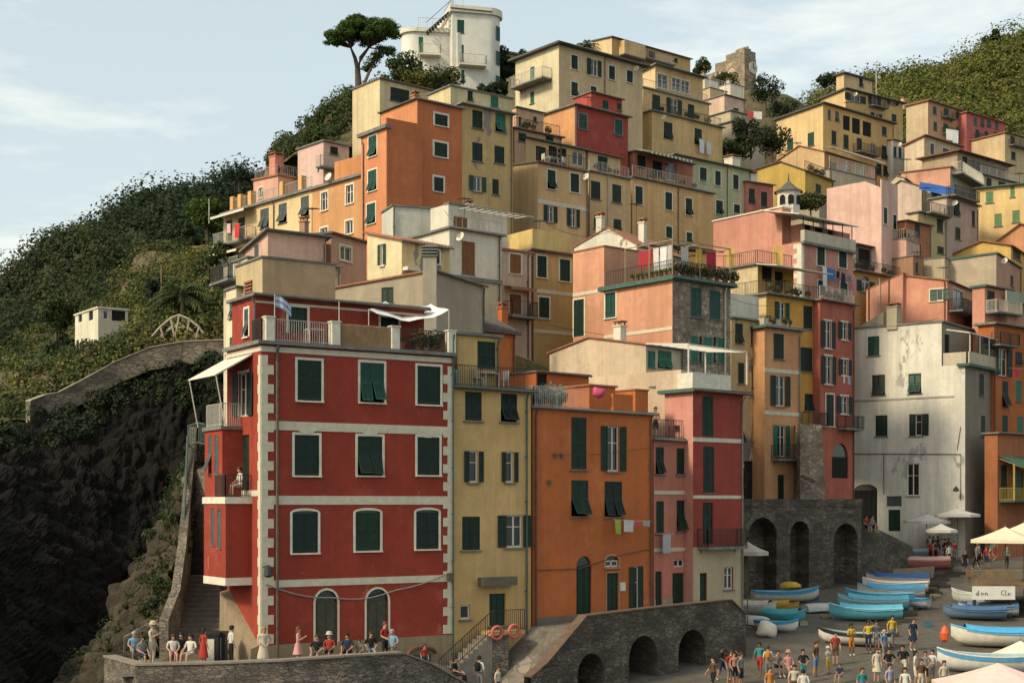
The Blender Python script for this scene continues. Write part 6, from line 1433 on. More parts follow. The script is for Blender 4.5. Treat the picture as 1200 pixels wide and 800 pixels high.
    out.name = 'body_'+key
    for i in range(6): out.materials.append(DARK)
    return out, Vector(J['hd1'][:3]), J['pel'][2]
POSES = {}
SK1 = plain('skin_light', (.40, .23, .155), .6, .1); SK2 = plain('skin_tan', (.36, .19, .115), .6, .1); SK3 = plain('skin_brown', (.16, .085, .05), .6, .1)
HAIR = {k: plain('hair', c, .7, .2) for k, c in {'black': (.012, .010, .009), 'brown': (.05, .028, .014), 'blond': (.28, .18, .075), 'grey': (.30, .29, .27), 'red': (.14, .04, .02)}.items()}
CC = {'white': (.66, .64, .58), 'black': (.015, .015, .016), 'red': (.40, .04, .03), 'blue': (.10, .22, .42), 'navy': (.02, .03, .07), 'yellow': (.62, .42, .04), 'orange': (.55, .20, .03), 'pink': (.62, .30, .28), 'grey': (.22, .22, .21), 'cream': (.60, .53, .40), 'teal': (.05, .25, .24), 'green': (.08, .20, .08), 'brown': (.12, .07, .04), 'lilac': (.42, .36, .5), 'sky': (.22, .40, .55), 'skin': None}
CC = {k: (None if c is None else tuple(x*.78 for x in c)) for k, c in CC.items()}
PG = 'people around the harbour'
def person(label, at_, pose='stand', rz=0, top='white', bottom='navy', calf=None, sk=SK1, hair='brown', hat=None, skirt=None, long_=False, bag=None, s=1.0, sleeve=False):
    if pose not in POSES: POSES[pose] = pose_body(pose)
    me, hd, pel = POSES[pose]
    r = lroot('person', label, 'person', tuple(at_), PG, rz); r.scale = (s*random.uniform(.93, 1.12), s*random.uniform(.95, 1.12), s); r.rotation_euler = (random.uniform(-.05, .05), random.uniform(-.05, .05), rz)
    o = bpy.data.objects.new('body', me); COL.objects.link(o); o.parent = r
    mt = lambda c: sk if c == 'skin' else cloth(CC[c])
    ms = [sk, mt(top), mt(bottom), mt(calf or bottom), plain('shoe', (.10, .09, .08) if random.random() < .5 else (.45, .43, .4), .7), mt(top)]
    for i, m_ in enumerate(ms): o.material_slots[i].link = 'OBJECT'; o.material_slots[i].material = m_
    b = MB(); n = 10; pr = [(0.105, -.03), (.108, .03), (.095, .085), (.05, .115), (.005, .122)]
    vs = []; fs = []
    for rr, z in pr:
        for k in range(n): a = 2*math.pi*k/n; y = math.sin(a)*rr*1.05+.018; zz = z-(.11 if long_ and math.sin(a) > .2 and z < 0 else 0)-(.035 if math.sin(a) > 0 and z < 0 else 0)+(.045 if math.sin(a) < -.3 and z < 0 else 0); vs.append(hd+Vector((math.cos(a)*rr*.92, y, zz)))
    for i in range(len(pr)-1):
        for k in range(n): fs.append((i*n+k, i*n+(k+1) % n, (i+1)*n+(k+1) % n, (i+1)*n+k))
    b.add(vs, fs); b.build('hair', HAIR[hair], r, True)
    if hat: MB().lathe(hd+Vector((0, 0, .03)), [(.165, .015), (.165, .03), (.115, .04), (.11, .13), (.06, .155)], 12).build('hat', cloth(CC[hat]), r)
    if skirt:
        z1 = pel+.1; z0 = .42 if skirt == 'long' else .58
        m_ = MB(); vs = []; n = 12
        for rx, ry, z in ((.15, .12, z1), (.19, .16, (z0+z1)/2+.05), (.25, .22, z0)):
            for k in range(n): a = 2*math.pi*k/n; w_ = 1+.08*math.sin(a*4); vs.append((math.cos(a)*rx*w_, math.sin(a)*ry*w_, z))
        m_.add(vs, [(i*n+k, i*n+(k+1) % n, (i+1)*n+(k+1) % n, (i+1)*n+k) for i in range(2) for k in range(n)]); m_.build('skirt', mt(bottom), r, True)
    if bag: 
        m_ = MB(); m_.lathe((0, .17, pel+.12), [(.10, 0), (.15, .06), (.15, .3), (.09, .4)], 8); m_.build('backpack', cloth(CC[bag]), r, True)
    return r
def G(px, py): return on_ground(px, py)
def T(px, Y, z=TZ): return Vector(((px-HX)/F*Y, Y, z))
# on the terrace in front of the red house
person('man in a blue shirt sitting on the low wall left of the terrace', T(157, 61.5, TZ+.1), 'sit', .5, 'sky', 'grey', hair='grey', sk=SK1)
person('woman in a dark top sitting with crossed arms at the terrace left end', T(167, 60.6), 'sit', .8, 'grey', 'navy', 'skin', hair='brown', long_=True)
person('tall man in white with a straw hat standing on the terrace', T(178, 61), 'phone', 1.2, 'cream', 'cream', hat='cream', hair='grey', s=1.06)
person('woman in white sitting on the terrace step, leftmost of the seated trio', T(203, 60.8, TZ+.05), 'sit', .3, 'white', 'pink', 'skin', hair='brown', long_=True)
person('dark haired girl seated in the middle of the trio on the terrace step', T(212, 61.6, TZ+.05), 'sit', 0, 'black', 'navy', 'skin', hair='black', long_=True)
person('dark haired woman in a white shirt seated beside the stairway', T(223, 60.6, TZ+.05), 'sit', -.4, 'white', 'white', 'skin', hair='black', long_=True)
person('woman in a red patterned dress facing the stairway', T(238, 60.4), 'stand', 2.4, 'red', 'red', 'skin', hair='black', skirt='long', long_=True, s=.95)
person('man in a white shirt and dark trousers standing by the black bins', T(270, 60.2), 'stand', 2.2, 'white', 'black', hair='black', s=1.02)
person('woman in a cream dress leaning by the red house corner', T(308, 60.0), 'hips', .4, 'cream', 'cream', 'skin', hair='blond', skirt='long', long_=True)
person('woman in a short pink dress looking at her phone on the terrace', T(349, 60.0), 'phone', 1.5, 'pink', 'pink', 'skin', hair='red', skirt='short', long_=True)
for a in ((371, 61, 'woman with a yellow bag sitting at the foot of the first arched door', 'black', 'grey', 'brown', SK1, None), (386, 61.6, 'white capped man in a dark red shirt sitting between the arched doors', 'red', 'navy', 'grey', SK1, 'white'), (408, 61.6, 'man in a dark shirt sitting under the wall between the arched doors', 'navy', 'black', 'black', SK2, None), (421, 61.8, 'small seated child in grey between the arched doors', 'grey', 'navy', 'brown', SK1, None), (434, 62.4, 'woman in blue shorts sitting at the second arched door', 'black', 'sky', 'brown', SK1, None), (461, 63.4, 'bald man in a pale blue shirt sitting right of the second arched door', 'sky', 'grey', 'grey', SK1, None)):
    person(a[2], T(a[0], a[1]+.2, TZ), 'sit', random.uniform(-.4, .4), a[3], a[4], 'skin', sk=a[6], hair=a[5], hat=a[7], s=.78 if 'child' in a[2] else 1)
person('man in a red shirt with a black bag standing by the second arched door', T(451, 62.6), 'hips', .9, 'red', 'black', hair='red', bag='black')
person('child in a red shirt near the cellar hatch right of the arched doors', T(497, 64.2, TZ-.7), 'stand', .5, 'red', 'navy', hair='brown', s=.75)
person('woman in black at the bottom of the yellow house steps', T(533, 64.4, TZ-1.3), 'sit', 1.2, 'black', 'black', hair='black', long_=True)
person('man in white with a black backpack below the yellow house steps', T(563, 65, TZ-1.75), 'stand', 2.6, 'white', 'grey', hair='black', bag='black')
person('person in a pale top half hidden below the yellow house landing', T(584, 65, TZ-2.2), 'stand', 1.0, 'cream', 'navy', hair='brown')
person('bather lounging in a white shirt on the small balcony of the red bay', b1.pt(.9, .55, zb2), 'sit', -.9, 'white', 'white', 'skin', hair='brown')
person('man without a shirt standing on the salmon house terrace', PH.pt(1.0, .9, PH.zc+.19), 'stand', .3, 'skin', 'navy', 'skin', sk=SK1, hair='brown')
# harbour square
pl = [
 (847, 797, 'walk', 1.0, 'black', 'navy', 'black', SK3, {}, 'person in black under the right arch of the ramp wall'),
 (855, 803, 'stand', .4, 'red', 'grey', 'brown', SK2, {}, 'person in a faded red top beside the shirtless man'),
 (862, 804, 'raise', .3, 'skin', 'black', 'black', SK2, {}, 'shirtless man in black shorts raising an arm beside the ramp wall'),
 (891, 793, 'walk', -.6, 'teal', 'red', 'black', SK3, {}, 'person in a teal top and red shorts walking near the ramp wall'),
 (901, 796, 'stand', 2.9, 'white', 'grey', 'brown', SK1, {'bag': 'orange'}, 'person in white with an orange backpack on the square'),
 (910, 792, 'sit', .4, 'grey', 'navy', 'brown', SK1, {}, 'person in stripes sitting on the paving right of the orange backpack'),
 (924, 793, 'sit', .2, 'pink', 'pink', 'brown', SK1, {'hat': 'pink'}, 'woman in pink with a pink sun hat sitting on the paving'),
 (942, 800, 'hips', .1, 'black', 'teal', 'black', SK2, {}, 'man in a black shirt standing alone in the front of the square'),
 (955, 792, 'stand', .8, 'brown', 'blue', 'brown', SK2, {'hat': 'brown'}, 'man in a brown hat and blue shorts on the square'),
 (971, 789, 'phone', .5, 'white', 'yellow', 'blond', SK1, {'hat': 'white'}, 'child in white top and yellow shorts near the front boat'),
 (998, 768, 'cross', .3, 'yellow', 'orange', 'black', SK3, {}, 'man in a yellow shirt and orange shorts, leftmost of the yellow shirted crew'),
 (1018, 765, 'raise', -.3, 'yellow', 'navy', 'black', SK3, {}, 'man in a yellow shirt holding something red in front of the boats'),
 (1044, 758, 'stand', .2, 'yellow', 'grey', 'black', SK2, {}, 'tall man in a yellow shirt, rightmost of the yellow shirted crew'),
 (1037, 775, 'stand', .6, 'blue', 'grey', 'grey', SK1, {}, 'older man in a light blue shirt in front of the yellow shirted crew'),
 (1027, 800, 'stand', .2, 'cream', 'cream', 'brown', SK1, {'skirt': 'short', 'long_': True}, 'woman in a short cream dress in the middle of the square'),
 (1042, 798, 'hips', .1, 'black', 'grey', 'black', SK2, {}, 'person in black beside the woman in the cream dress'),
 (1069, 762, 'stand', .4, 'navy', 'navy', 'brown', SK1, {'skirt': 'short', 'long_': True}, 'woman in a dark blue dress standing alone on the slipway'),
 (1073, 803, 'stand', 1.2, 'white', 'white', 'black', SK2, {'long_': True}, 'dark haired woman in white with arms down right of the square'),
 (1084, 804, 'hips', -.2, 'grey', 'black', 'brown', SK2, {}, 'person in grey between the two figures in white'),
 (1092, 801, 'stand', -.8, 'white', 'grey', 'black', SK2, {}, 'man in a white shirt on the right of the square'),
 (1078, 812, 'stand', 0, 'brown', 'cream', 'brown', SK1, {'long_': True}, 'woman in brown at the lower edge near the pale parasol'),
 (1043, 822, 'stand', .5, 'lilac', 'grey', 'black', SK1, {}, 'person with dark hair cut off by the lower edge of the square'),
 (902, 824, 'stand', .3, 'orange', 'grey', 'brown', SK1, {}, 'person in orange cut off by the lower edge at the left'),
 (942, 828, 'stand', 3, 'white', 'grey', 'black', SK2, {}, 'dark haired person in white at the very bottom of the square'),
 (1106, 816, 'stand', .3, 'cream', 'grey', 'brown', SK1, {}, 'brown haired person beside the pale parasol edge'),
 (1130, 671, 'stand', .2, 'black', 'navy', 'blond', SK1, {'skirt': 'short', 'long_': True}, 'blond woman in dark clothes walking down the lane by the cafe'),
 (1112, 664, 'stand', .5, 'white', 'black', 'black', SK1, {}, 'person in white standing at the top of the slipway'),
 (1107, 663, 'hips', -.4, 'black', 'black', 'brown', SK2, {}, 'person in black standing at the top of the slipway'),
 (1119, 658, 'walk', 0, 'red', 'grey', 'brown', SK1, {}, 'person in red in the crowd below the cafe parasols'),
 (1102, 658, 'stand', 0, 'navy', 'grey', 'grey', SK1, {}, 'person in navy below the cafe parasols'),
 (1147, 664, 'stand', .5, 'grey', 'black', 'black', SK1, {}, 'person in grey under the big cream cafe parasol'),
 (1157, 666, 'stand', -.5, 'red', 'navy', 'brown', SK2, {}, 'person in red under the big cream cafe parasol'),
]
for px, py, po, rz, tp_, bt, hr, sk, kw, lb in pl:
    person(lb, G(px, py), po, rz, tp_, bt, 'skin' if (tp_ != 'white' or random.random() < .5) else None, sk=sk, hair=hr, s=random.uniform(.95, 1.04) if 'child' not in lb else .78, **kw)
for px, lb, c in ((1014, 'person resting on the dark stone parapet below the white house', 'red'), (1022, 'second person resting on the dark parapet, in grey', 'grey')): person(lb, P(px, 617, 104.3)-Vector((0, 0, .45)), 'sit', .6, c, 'navy', 'skin', hair='black')

random.seed(12); CL = ['black', 'navy', 'white', 'grey', 'red', 'brown', 'cream', 'teal', 'blue']
crowd = [(1100+random.uniform(-12, 22), 655+random.uniform(-9, 6)) for _ in range(12)]+[(1150+random.uniform(-8, 30), 660+random.uniform(-6, 8)) for _ in range(6)]
for px, py in crowd: person('person in the small crowd gathered below the cafe parasols at the end of the slipway', G(px, py), random.choice(['stand', 'hips', 'walk', 'cross']), random.uniform(-3, 3), random.choice(CL), random.choice(CL), 'skin' if random.random() < .5 else None, sk=random.choice([SK1, SK2]), hair=random.choice(list(HAIR)), long_=random.random() < .4)
for px, py, po, tp_, bt, lb in ((868, 806, 'stand', 'grey', 'navy', 'man in grey among the group beside the ramp wall'), (836, 812, 'walk', 'brown', 'black', 'dark figure at the mouth of the right ramp arch'), (1062, 826, 'stand', 'white', 'navy', 'person in white cut off by the lower edge left of the woman in brown'), (985, 800, 'sit', 'navy', 'grey', 'child squatting beside the yellow shorts child'), (930, 822, 'stand', 'cream', 'brown', 'person in cream at the lower edge below the pink sun hat'), (1010, 826, 'stand', 'teal', 'navy', 'person in teal at the lower edge below the cream dress'), (1060, 796, 'walk', 'black', 'cream', 'woman in black and cream walking between the two groups'), (979, 779, 'stand', 'red', 'brown', 'person in dull red by the bow of the black striped boat'), (1028, 764, 'stand', 'grey', 'grey', 'grey figure between the yellow shirted men')): person(lb, G(px, py), po, random.uniform(-1, 1), tp_, bt, 'skin', sk=random.choice([SK1, SK2]), hair=random.choice(['black', 'brown']), s=.75 if 'child' in lb else 1, bag='grey' if 'walking' in lb else None)
# ---- boats
BG = 'fishing boats hauled out on the slipway'
def hullpts(L_, W_, H_):
    st_ = []; K = ((0, .62, .10, .92), (.12, .8, .03, .88), (.35, 1, 0, .84), (.6, .92, 0, .86), (.8, .62, .06, .96), (.93, .26, .22, 1.10), (1.0, .02, .55, 1.22))
    for i in range(15):
        t = i/14; k = max(j for j in range(len(K)-1) if K[j][0] <= t+1e-9); k = min(k, len(K)-2); f = (t-K[k][0])/(K[k+1][0]-K[k][0])
        def ip(c):
            p0, p1, p2, p3 = K[max(k-1, 0)][c], K[k][c], K[k+1][c], K[min(k+2, len(K)-1)][c]
            return max(.0, .5*(2*p1+(p2-p0)*f+(2*p0-5*p1+4*p2-p3)*f*f+(3*p1-p0-3*p2+p3)*f**3))
        st_.append(((t-.5)*L_, max(.015, ip(1)*W_/2), ip(2)*H_, ip(3)*H_))
    return st_
def boat(label, px, py, L_=5.2, W_=1.75, H_=.8, rz=2.6, hull=(.60, .57, .5), rim=(.08, .30, .50), inside=(.30, .42, .45), cover=None, stripe=None, flip=False, tilt=0., lift=.05, at_=None, oars=True):
    L_ *= .81; W_ *= .88; c = at_ or G(px, py)
    r = lroot('rowing_boat', label, 'boat', (c.x, c.y, c.z+lift), BG, rz); r.rotation_euler = (tilt+(math.pi if flip else 0), 0, rz)
    if flip: r.location.z += H_*.9
    S = hullpts(L_, W_, H_); m = MB(); n = len(S)
    prof = [(-1, 1), (-.97, .72), (-.86, .42), (-.6, .15), (-.12, 0), (.12, 0), (.6, .15), (.86, .42), (.97, .72), (1, 1)]
    def shell(off, z_off):
        return [[Vector((x*(1-off*.02), a*(w-off*.05 if w > .1 else w), zk+(zs-zk)*b+z_off*(1-b))) for a, b in prof] for x, w, zk, zs in S]
    for off, zo, mi in ((0, 0, 0), (1, .05, 1)):
        sh_ = shell(off, zo); k = len(prof); vs = [p for row in sh_ for p in row]
        m.add(vs, [(i*k+j, i*k+j+1, (i+1)*k+j+1, (i+1)*k+j) for i in range(n-1) for j in range(k-1)], mi); m.add(sh_[0], [tuple(range(k))], mi)
    hl = m.build('hull', [cloth_paint(hull), cloth_paint(inside)], r, True)
    m = MB()
    for sg in (-1, 1):
        q = [Vector((x, sg*w, zs)) for x, w, zk, zs in S]; m.tube(q, .045, 6)
    m.tube([Vector((S[0][0], -S[0][1], S[0][3])), Vector((S[0][0], S[0][1], S[0][3]))], .045, 6); m.build('gunwale', cloth_paint(rim), r)
    if stripe:
        m = MB()
        for sg in (-1, 1):
            for (x0, w0, k0, s0), (x1, w1, k1, s1) in zip(S, S[1:]): m.hexa([(x0, sg*w0*1.0, k0+(s0-k0)*.74), (x1, sg*w1*1.0, k1+(s1-k1)*.74), (x1, sg*(w1*1.0+.015), k1+(s1-k1)*.74), (x0, sg*(w0*1.0+.015), k0+(s0-k0)*.74), (x0, sg*w0, k0+(s0-k0)*.95), (x1, sg*w1, k1+(s1-k1)*.95), (x1, sg*(w1+.02), k1+(s1-k1)*.95), (x0, sg*(w0+.02), k0+(s0-k0)*.95)])
        m.build('rubbing_strake', cloth_paint(stripe), r)
    if cover:
        m = MB(); vs = []; k = 7; S2 = S[0:13]
        for x, w, zk, zs in S2:
            for j in range(k): a = -1+2*j/(k-1); vs.append((x, a*(w+.06), zs+.02+.22*(1-a*a)-(.12 if abs(a) == 1 else 0)+random.uniform(-.02, .02)))
        m.add(vs, [(i*k+j, i*k+j+1, (i+1)*k+j+1, (i+1)*k+j) for i in range(len(S2)-1) for j in range(k-1)]); m.build('cover', plain('tarpaulin', cover, .75, .2), r, True)
    elif not flip:
        for t in (.25, .48, .7):
            x = (t-.5)*L_; w = W_*.46*(1 if t < .6 else .72); m = MB().box(x-.12, x+.12, -w, w, H_*.62, H_*.62+.04); m.build('thwart', WOOD if t < .6 else cloth_paint(rim), r)
    return r
def cloth_paint(c): return plain('boat_paint', tuple(c), .45, .15, .4)
BL = (.05, .26, .46); LB = (.10, .38, .50); WB = (.60, .57, .50); DB = (.02, .07, .22)
row = [
 (1052, 688, (.60, .57, .5), DB, DB, 'boat with a dark navy blue cover, farthest of the blue covered row'),
 (1049, 695, (.62, .58, .5), WB, None, 'white open boat just in front of the navy covered boat'),
 (1044, 702, (.55, .55, .5), BL, BL, 'boat under a mid blue tarpaulin in the middle of the row'),
 (1031, 708.5, (.10, .30, .42), LB, None, 'open turquoise boat behind the two pale blue ones'),
 (1023, 715.5, (.14, .38, .45), LB, LB, 'boat with a pale turquoise cover, second nearest of the row'),
 (1014, 727, (.12, .40, .46), (.30, .55, .58), LB, 'broad pale turquoise boat nearest the yellow shirted crew')]
for i, (px, py, hu, ri, cv, lb) in enumerate(row): boat(lb, px, py, 5.4, 1.9, .85, 2.85+.03*i, hu, ri, cover=cv, stripe=None if i % 2 else (.5, .48, .42))
boat('white boat with black stripes and a dark keel lying in front of the blue row', 1002, 756, 5.0, 1.7, .8, 2.75, (.58, .55, .48), (.03, .03, .03), stripe=(.02, .02, .02))
boat('pinkish red hulled boat at the top of the slipway', 1076, 668, 5.8, 1.9, .95, 2.95, (.36, .12, .10), (.5, .3, .27), cover=(.42, .26, .22))
boat('grey blue hulled boat behind the pinkish red one', 1074, 655, 5.2, 1.8, .8, 2.95, (.22, .30, .34), (.34, .42, .45), cover=(.26, .33, .36))
boat('white and blue striped small boat tucked between the covered boats', 1064, 712, 3.6, 1.4, .7, 2.4, (.55, .55, .52), BL, stripe=BL)
boat('white boat with a blue rim and a yellow tarpaulin heap by the arches', 921, 706, 5.6, 1.9, .85, .15, (.58, .55, .48), BL, stripe=BL)
boat('pale grey dinghy lying upside down beside the blue rimmed boat', 960, 716, 2.9, 1.4, .55, .5, (.42, .42, .40), (.3, .3, .3), flip=True)
boat('ochre yellow canoe lying behind the stacked white boats', 900, 716, 5.0, 1.0, .5, -.5, (.50, .30, .04), (.4, .25, .05), cover=(.50, .30, .04))
boat('white covered boat leaning against the ramp wall corner', 885, 722, 3.8, 1.5, .8, -.75, (.58, .56, .5), WB, cover=(.62, .6, .55))
boat('low white upturned boat in front of the white covered one', 882, 732, 3.2, 1.4, .6, -.7, (.6, .58, .52), WB, flip=True)
boat('teal hulled small boat at the right of the stacked group', 919, 729, 3.4, 1.3, .65, -.6, (.06, .30, .34), LB, cover=(.08, .33, .36))
boat('blue and white striped small boat in front of the teal one', 911, 740, 3.4, 1.3, .65, -.7, (.55, .55, .52), BL, stripe=BL)
boat('long white boat with a bright blue cover at the lower right', 1172, 758, 6.6, 2.1, 1.0, 3.05, (.60, .57, .48), (.07, .33, .58), cover=(.07, .33, .58))
boat('white open boat with an orange buoy at its bow at the lower right', 1158, 788, 6.2, 2.0, 1.0, 3.0, (.62, .60, .53), (.5, .5, .46), stripe=(.06, .25, .45))
boat('white bowed boat lying beneath the cafe deck', 1136, 708, 3.4, 1.4, .8, 2.2, (.58, .57, .52), WB)
boat('boat under a blue and white striped cover beside the cafe deck', 1142, 726, 4.6, 1.6, .7, 2.9, (.10, .16, .22), DB, cover=(.06, .13, .22))
boat('second striped covered boat right against the cafe deck', 1158, 722, 4.4, 1.6, .7, 2.9, (.45, .48, .5), DB, cover=(.13, .2, .27))
m = MB(); c = G(926, 703)+Vector((0, 0, .9)); m.lathe(c, [(.75, 0), (.7, .16), (.4, .32), (.1, .36)], 9); single(m, 'tarpaulin_heap', plain('tarp_yellow', (.55, .33, .03), .8), 'crumpled yellow tarpaulin heap lying on the blue rimmed boat', 'tarpaulin')
m = MB(); c = G(899, 745); m.lathe(c, [(.5, 0), (.62, .25), (.5, .65), (.3, .85), (.05, .9)], 14); m.v = [(x+.06*math.sin(z*9+y*3), y, z+.05*math.sin(x*7)) for x, y, z in m.v]; single(m, 'covered_bundle', CLOTHW, 'pale canvas covered bundle in front of the stacked boats', 'bundle', None, True)
m = MB(); c = G(1107, 772)+Vector((0, 0, .9)); m.lathe(c, [(.05, 0), (.22, .15), (.25, .5), (.15, .75), (.05, .9)], 10); single(m, 'buoy', plain('buoy_orange', (.6, .10, .03), .5), 'bright orange buoy hanging at the bow of the lower right boat', 'buoy')
m = MB()
for i in range(4):
    a = G(1046, 676+2*i); b = G(1094, 672+2*i); m.bar(a+Vector((0, 0, .5)), b+Vector((0, 0, .5)), .16)
for px, py in ((1048, 684), (1070, 682), (1092, 680)): p = G(px, py); m.bar(p, p+Vector((0, 1.6, .45)), .14); m.bar(p, p+Vector((0, 0, .6)), .14)
single(m, 'boat_cradle', plain('weathered_wood', (.24, .19, .13), .85), 'empty wooden launching cradle between the red boat and the blue row', 'cradle')

# ---- parasols
def parasol(label, c, R, h, col, n=8, drop=.5, sq=False, group='cafe parasols'):
    r = lroot('parasol', label, 'parasol', tuple(c), group, .3)
    m = MB(); n = 4 if sq else n; k = 5; vs = []
    for i in range(k+1):
        t = i/k
        for j in range(n*2):
            a = math.pi*j/n; rr = R*t*(1 if j % 2 == 0 else (.93 if not sq else .74)); vs.append((math.cos(a)*rr, math.sin(a)*rr, h-drop*t-(.06*t*(1-t)*4)))
    N = 2*n; fs = [(i*N+j, i*N+(j+1) % N, (i+1)*N+(j+1) % N, (i+1)*N+j) for i in range(k) for j in range(N)]
    vs += [(x, y, z-.22) for x, y, z in vs[-N:]]; fs += [(k*N+j, k*N+(j+1) % N, (k+1)*N+(j+1) % N, (k+1)*N+j) for j in range(N)]
    m.add(vs, fs); m.build('canopy', plain('parasol_canvas', col, .9, .1), r, False)
    p = MB(); p.tube([(0, 0, 0), (0, 0, h+.12)], .03, 8); p.build('pole', WOOD, r); MB().lathe((0, 0, 0), [(.3, 0), (.3, .08), (.06, .12)], 10).build('base', GREY, r)
    for j in range(n):
        a = 2*math.pi*j/n; MB().bar((0, 0, h-drop*.9), (math.cos(a)*R*.55, math.sin(a)*R*.55, h-drop*.62), .02).build('rib', WOOD, r)
    return r
PC = (.62, .57, .47)
def under(px, ytop, Y): # ground point below a canopy apex seen at (px, ytop)
    p = P(px, ytop, Y); return Vector((p.x, p.y, GZ(p.x, Y))), p.z-GZ(p.x, Y)
for lb, px, yt, Y, R, col, dr in (('wide white parasol at the left of the white house cafe', 1086, 602, 116, 1.9, (.5, .47, .42), .55), ('white parasol in front of the white house corner, highest of the three', 1122, 595, 116, 1.8, (.55, .53, .48), .5), ('small white parasol below the wide one at the cafe', 1103, 613, 112, 1.25, (.6, .57, .5), .5), ('grey white parasol leaning out beside the dark red house', 876, 634, 85, 1.3, (.42, .38, .33), .6)):
    c, h = under(px, yt, Y); parasol(lb, c, R, h, col, drop=dr)
c, h = under(1178, 617, 92); parasol('large square cream parasol over the cafe deck, the left one', c, 2.6, h, (.66, .58, .42), drop=.8, sq=True)
c, h = under(1200, 612, 95); parasol('large square cream parasol over the cafe deck, the right one', c, 2.6, h, (.66, .58, .42), drop=.8, sq=True)
c, h = under(1170, 776, 63); parasol('big pale pink parasol filling the lower right corner', c, 2.9, h, (.66, .50, .44), drop=.9)
c, h = under(1196, 750, 74); parasol('cream white parasol above the lower right boats', c, 2.2, h, (.66, .60, .48), drop=1.0)
m = MB(); p0 = P(940, 556, 99.5); p1 = P(957, 563, 100); m.add([p0, P(937, 558, 101), P(952, 566, 101.5), p1, ], [(0, 1, 2, 3)]); m.add([v_+Vector((0, 0, -.03)) for v_ in (p0, P(937, 558, 101), P(952, 566, 101.5), p1)], [(0, 1, 2, 3)])
single(m, 'shade_sail', CLOTHW, 'small white shade sail at the foot of the peach house', 'shade sail')
# ---- cafe deck
c = P(1140, 690, 88); r = root('cafe_deck', 'raised wooden cafe deck with lattice rail, white banner and steps at the right edge', 'deck', (c.x, c.y, GZ(0, 88)))
dz = P(1140, 686, 88).z; xA = c.x; xB = xA+9; Y0 = 88
MB().hexa([(xA, Y0, dz-.15), (xB, Y0, dz-.15), (xB+2, Y0+8, dz-.15), (xA+2.7, Y0+8, dz-.15), (xA, Y0, dz), (xB, Y0, dz), (xB+2, Y0+8, dz), (xA+2.7, Y0+8, dz)]).build('floor', WOOD, r)
for x in (xA+.1, xA+2.3, xA+4.6):
    for y in (Y0+.2,): MB().box(x, x+.18, y, y+.18, GZ(0, y)-.3, dz-.203).build('post', IRON, r)
la = MB()
for i in range(26): x = xA+.11*i*1.0; la.bar((x, Y0+.03, dz+.05), (min(x+.85, xA+3.0), Y0+.03, dz+.05+min(.85, xA+3.0-x)), .03); la.bar((x, Y0+.06, dz+.9), (min(x+.85, xA+3.0), Y0+.06, dz+.9-min(.85, xA+3.0-x)), .03)
la.bar((xA, Y0+.045, dz+.95), (xA+3.0, Y0+.045, dz+.95), .07); la.build('lattice_rail', plain('lattice_wood', (.22, .16, .09), .8), r)
bn = MB().box(xA-.05, xA+2.6, Y0-.06, Y0-.03, dz-.85, dz-.02).build('banner', plain('banner_white', (.62, .6, .54), .85, .08), r)
lt = MB(); random.seed(3); x = xA+.15
yb_ = Y0-.075
def stroke(pts): lt.tube([(x+a*.85, yb_, dz-.58+b*.75) for a, b in pts], .017, 5)
stroke([(.2, .12), (.1, .2), (.02, .12), (.06, .02), (.16, .03), (.2, .12), (.21, .4)]); stroke([(.21, .1), (.23, 0)]); x += .34
for k in range(2): stroke([(0, .2), (0, 0)]); stroke([(0, .14), (.08, .21), (.15, .17), (.16, 0)]); x += .25
x = xA+1.75
stroke([(.2, .36), (.1, .42), (.0, .3), (.0, .12), (.1, .02), (.2, .08)]); stroke([(.3, .42), (.3, .02), (.4, .0)]); stroke([(.5, .2), (.5, 0)]); stroke([(.62, .2), (.55, .15), (.63, .08), (.56, .0)])
lt.build('lettering', DARK, bn)
for i in range(9):
    y = Y0-6.0+.36*i; MB().box(xA+2.75, xB-1, y, y+.4, GZ(0, y)-.2, GZ(0, 84)+.27*(i+1)-.9).build('step', plain('step_wood', (.23, .18, .12), .85, .3), r)
for px in (1145, 1163, 1180):
    for k in range(2):
        c = Vector((xA+.6+(px-1145)*.055, Y0+1.2+1.6*k, dz)); ch = lroot('cafe_chair', 'light wooden chair on the cafe deck behind the lattice rail', 'chair', tuple(c), 'cafe deck chairs', random.uniform(0, 6))
        MB().box(-.2, .2, -.2, .2, .43, .47).build('seat', WOOD, ch); MB().box(-.2, .2, .17, .2, .47, .9).build('backrest', WOOD, ch)
        for x in (-.17, .17):
            for y in (-.17, .17): MB().box(x-.02, x+.02, y-.02, y+.02, 0, .43).build('leg', WOOD, ch)
# ---- laundry
def garments(p0, p1, items, place):
    p0, p1 = Vector(p0), Vector(p1); d = (p1-p0).normalized(); n = Vector((d.y, -d.x, 0))
    m = MB().tube([p0, p0.lerp(p1, .5)-Vector((0, 0, .05)), p1], .012, 4); single(m, 'clothes_line', RAILW, 'clothes line '+place, 'clothes line')
    for t, w_, h, c, lb in items:
        q = p0.lerp(p1, t); m = MB(); k = 6; vs = []
        for j in range(k+1):
            for i in range(5): a = i/4; vs.append(q+d*(w_*(j/k-.5))*(1-.08*a)-Vector((0, 0, h*a))+n*(.05*math.sin(j*2.3+t*9)*a))
        m.add(vs, [(j*5+i, j*5+i+1, (j+1)*5+i+1, (j+1)*5+i) for j in range(k) for i in range(4)]); single(m, 'laundry', cloth(c), lb, 'laundry', 'washing hung out to dry', True)
f_ = BP.R; z = f_.z(316, f_.u(970), .5)
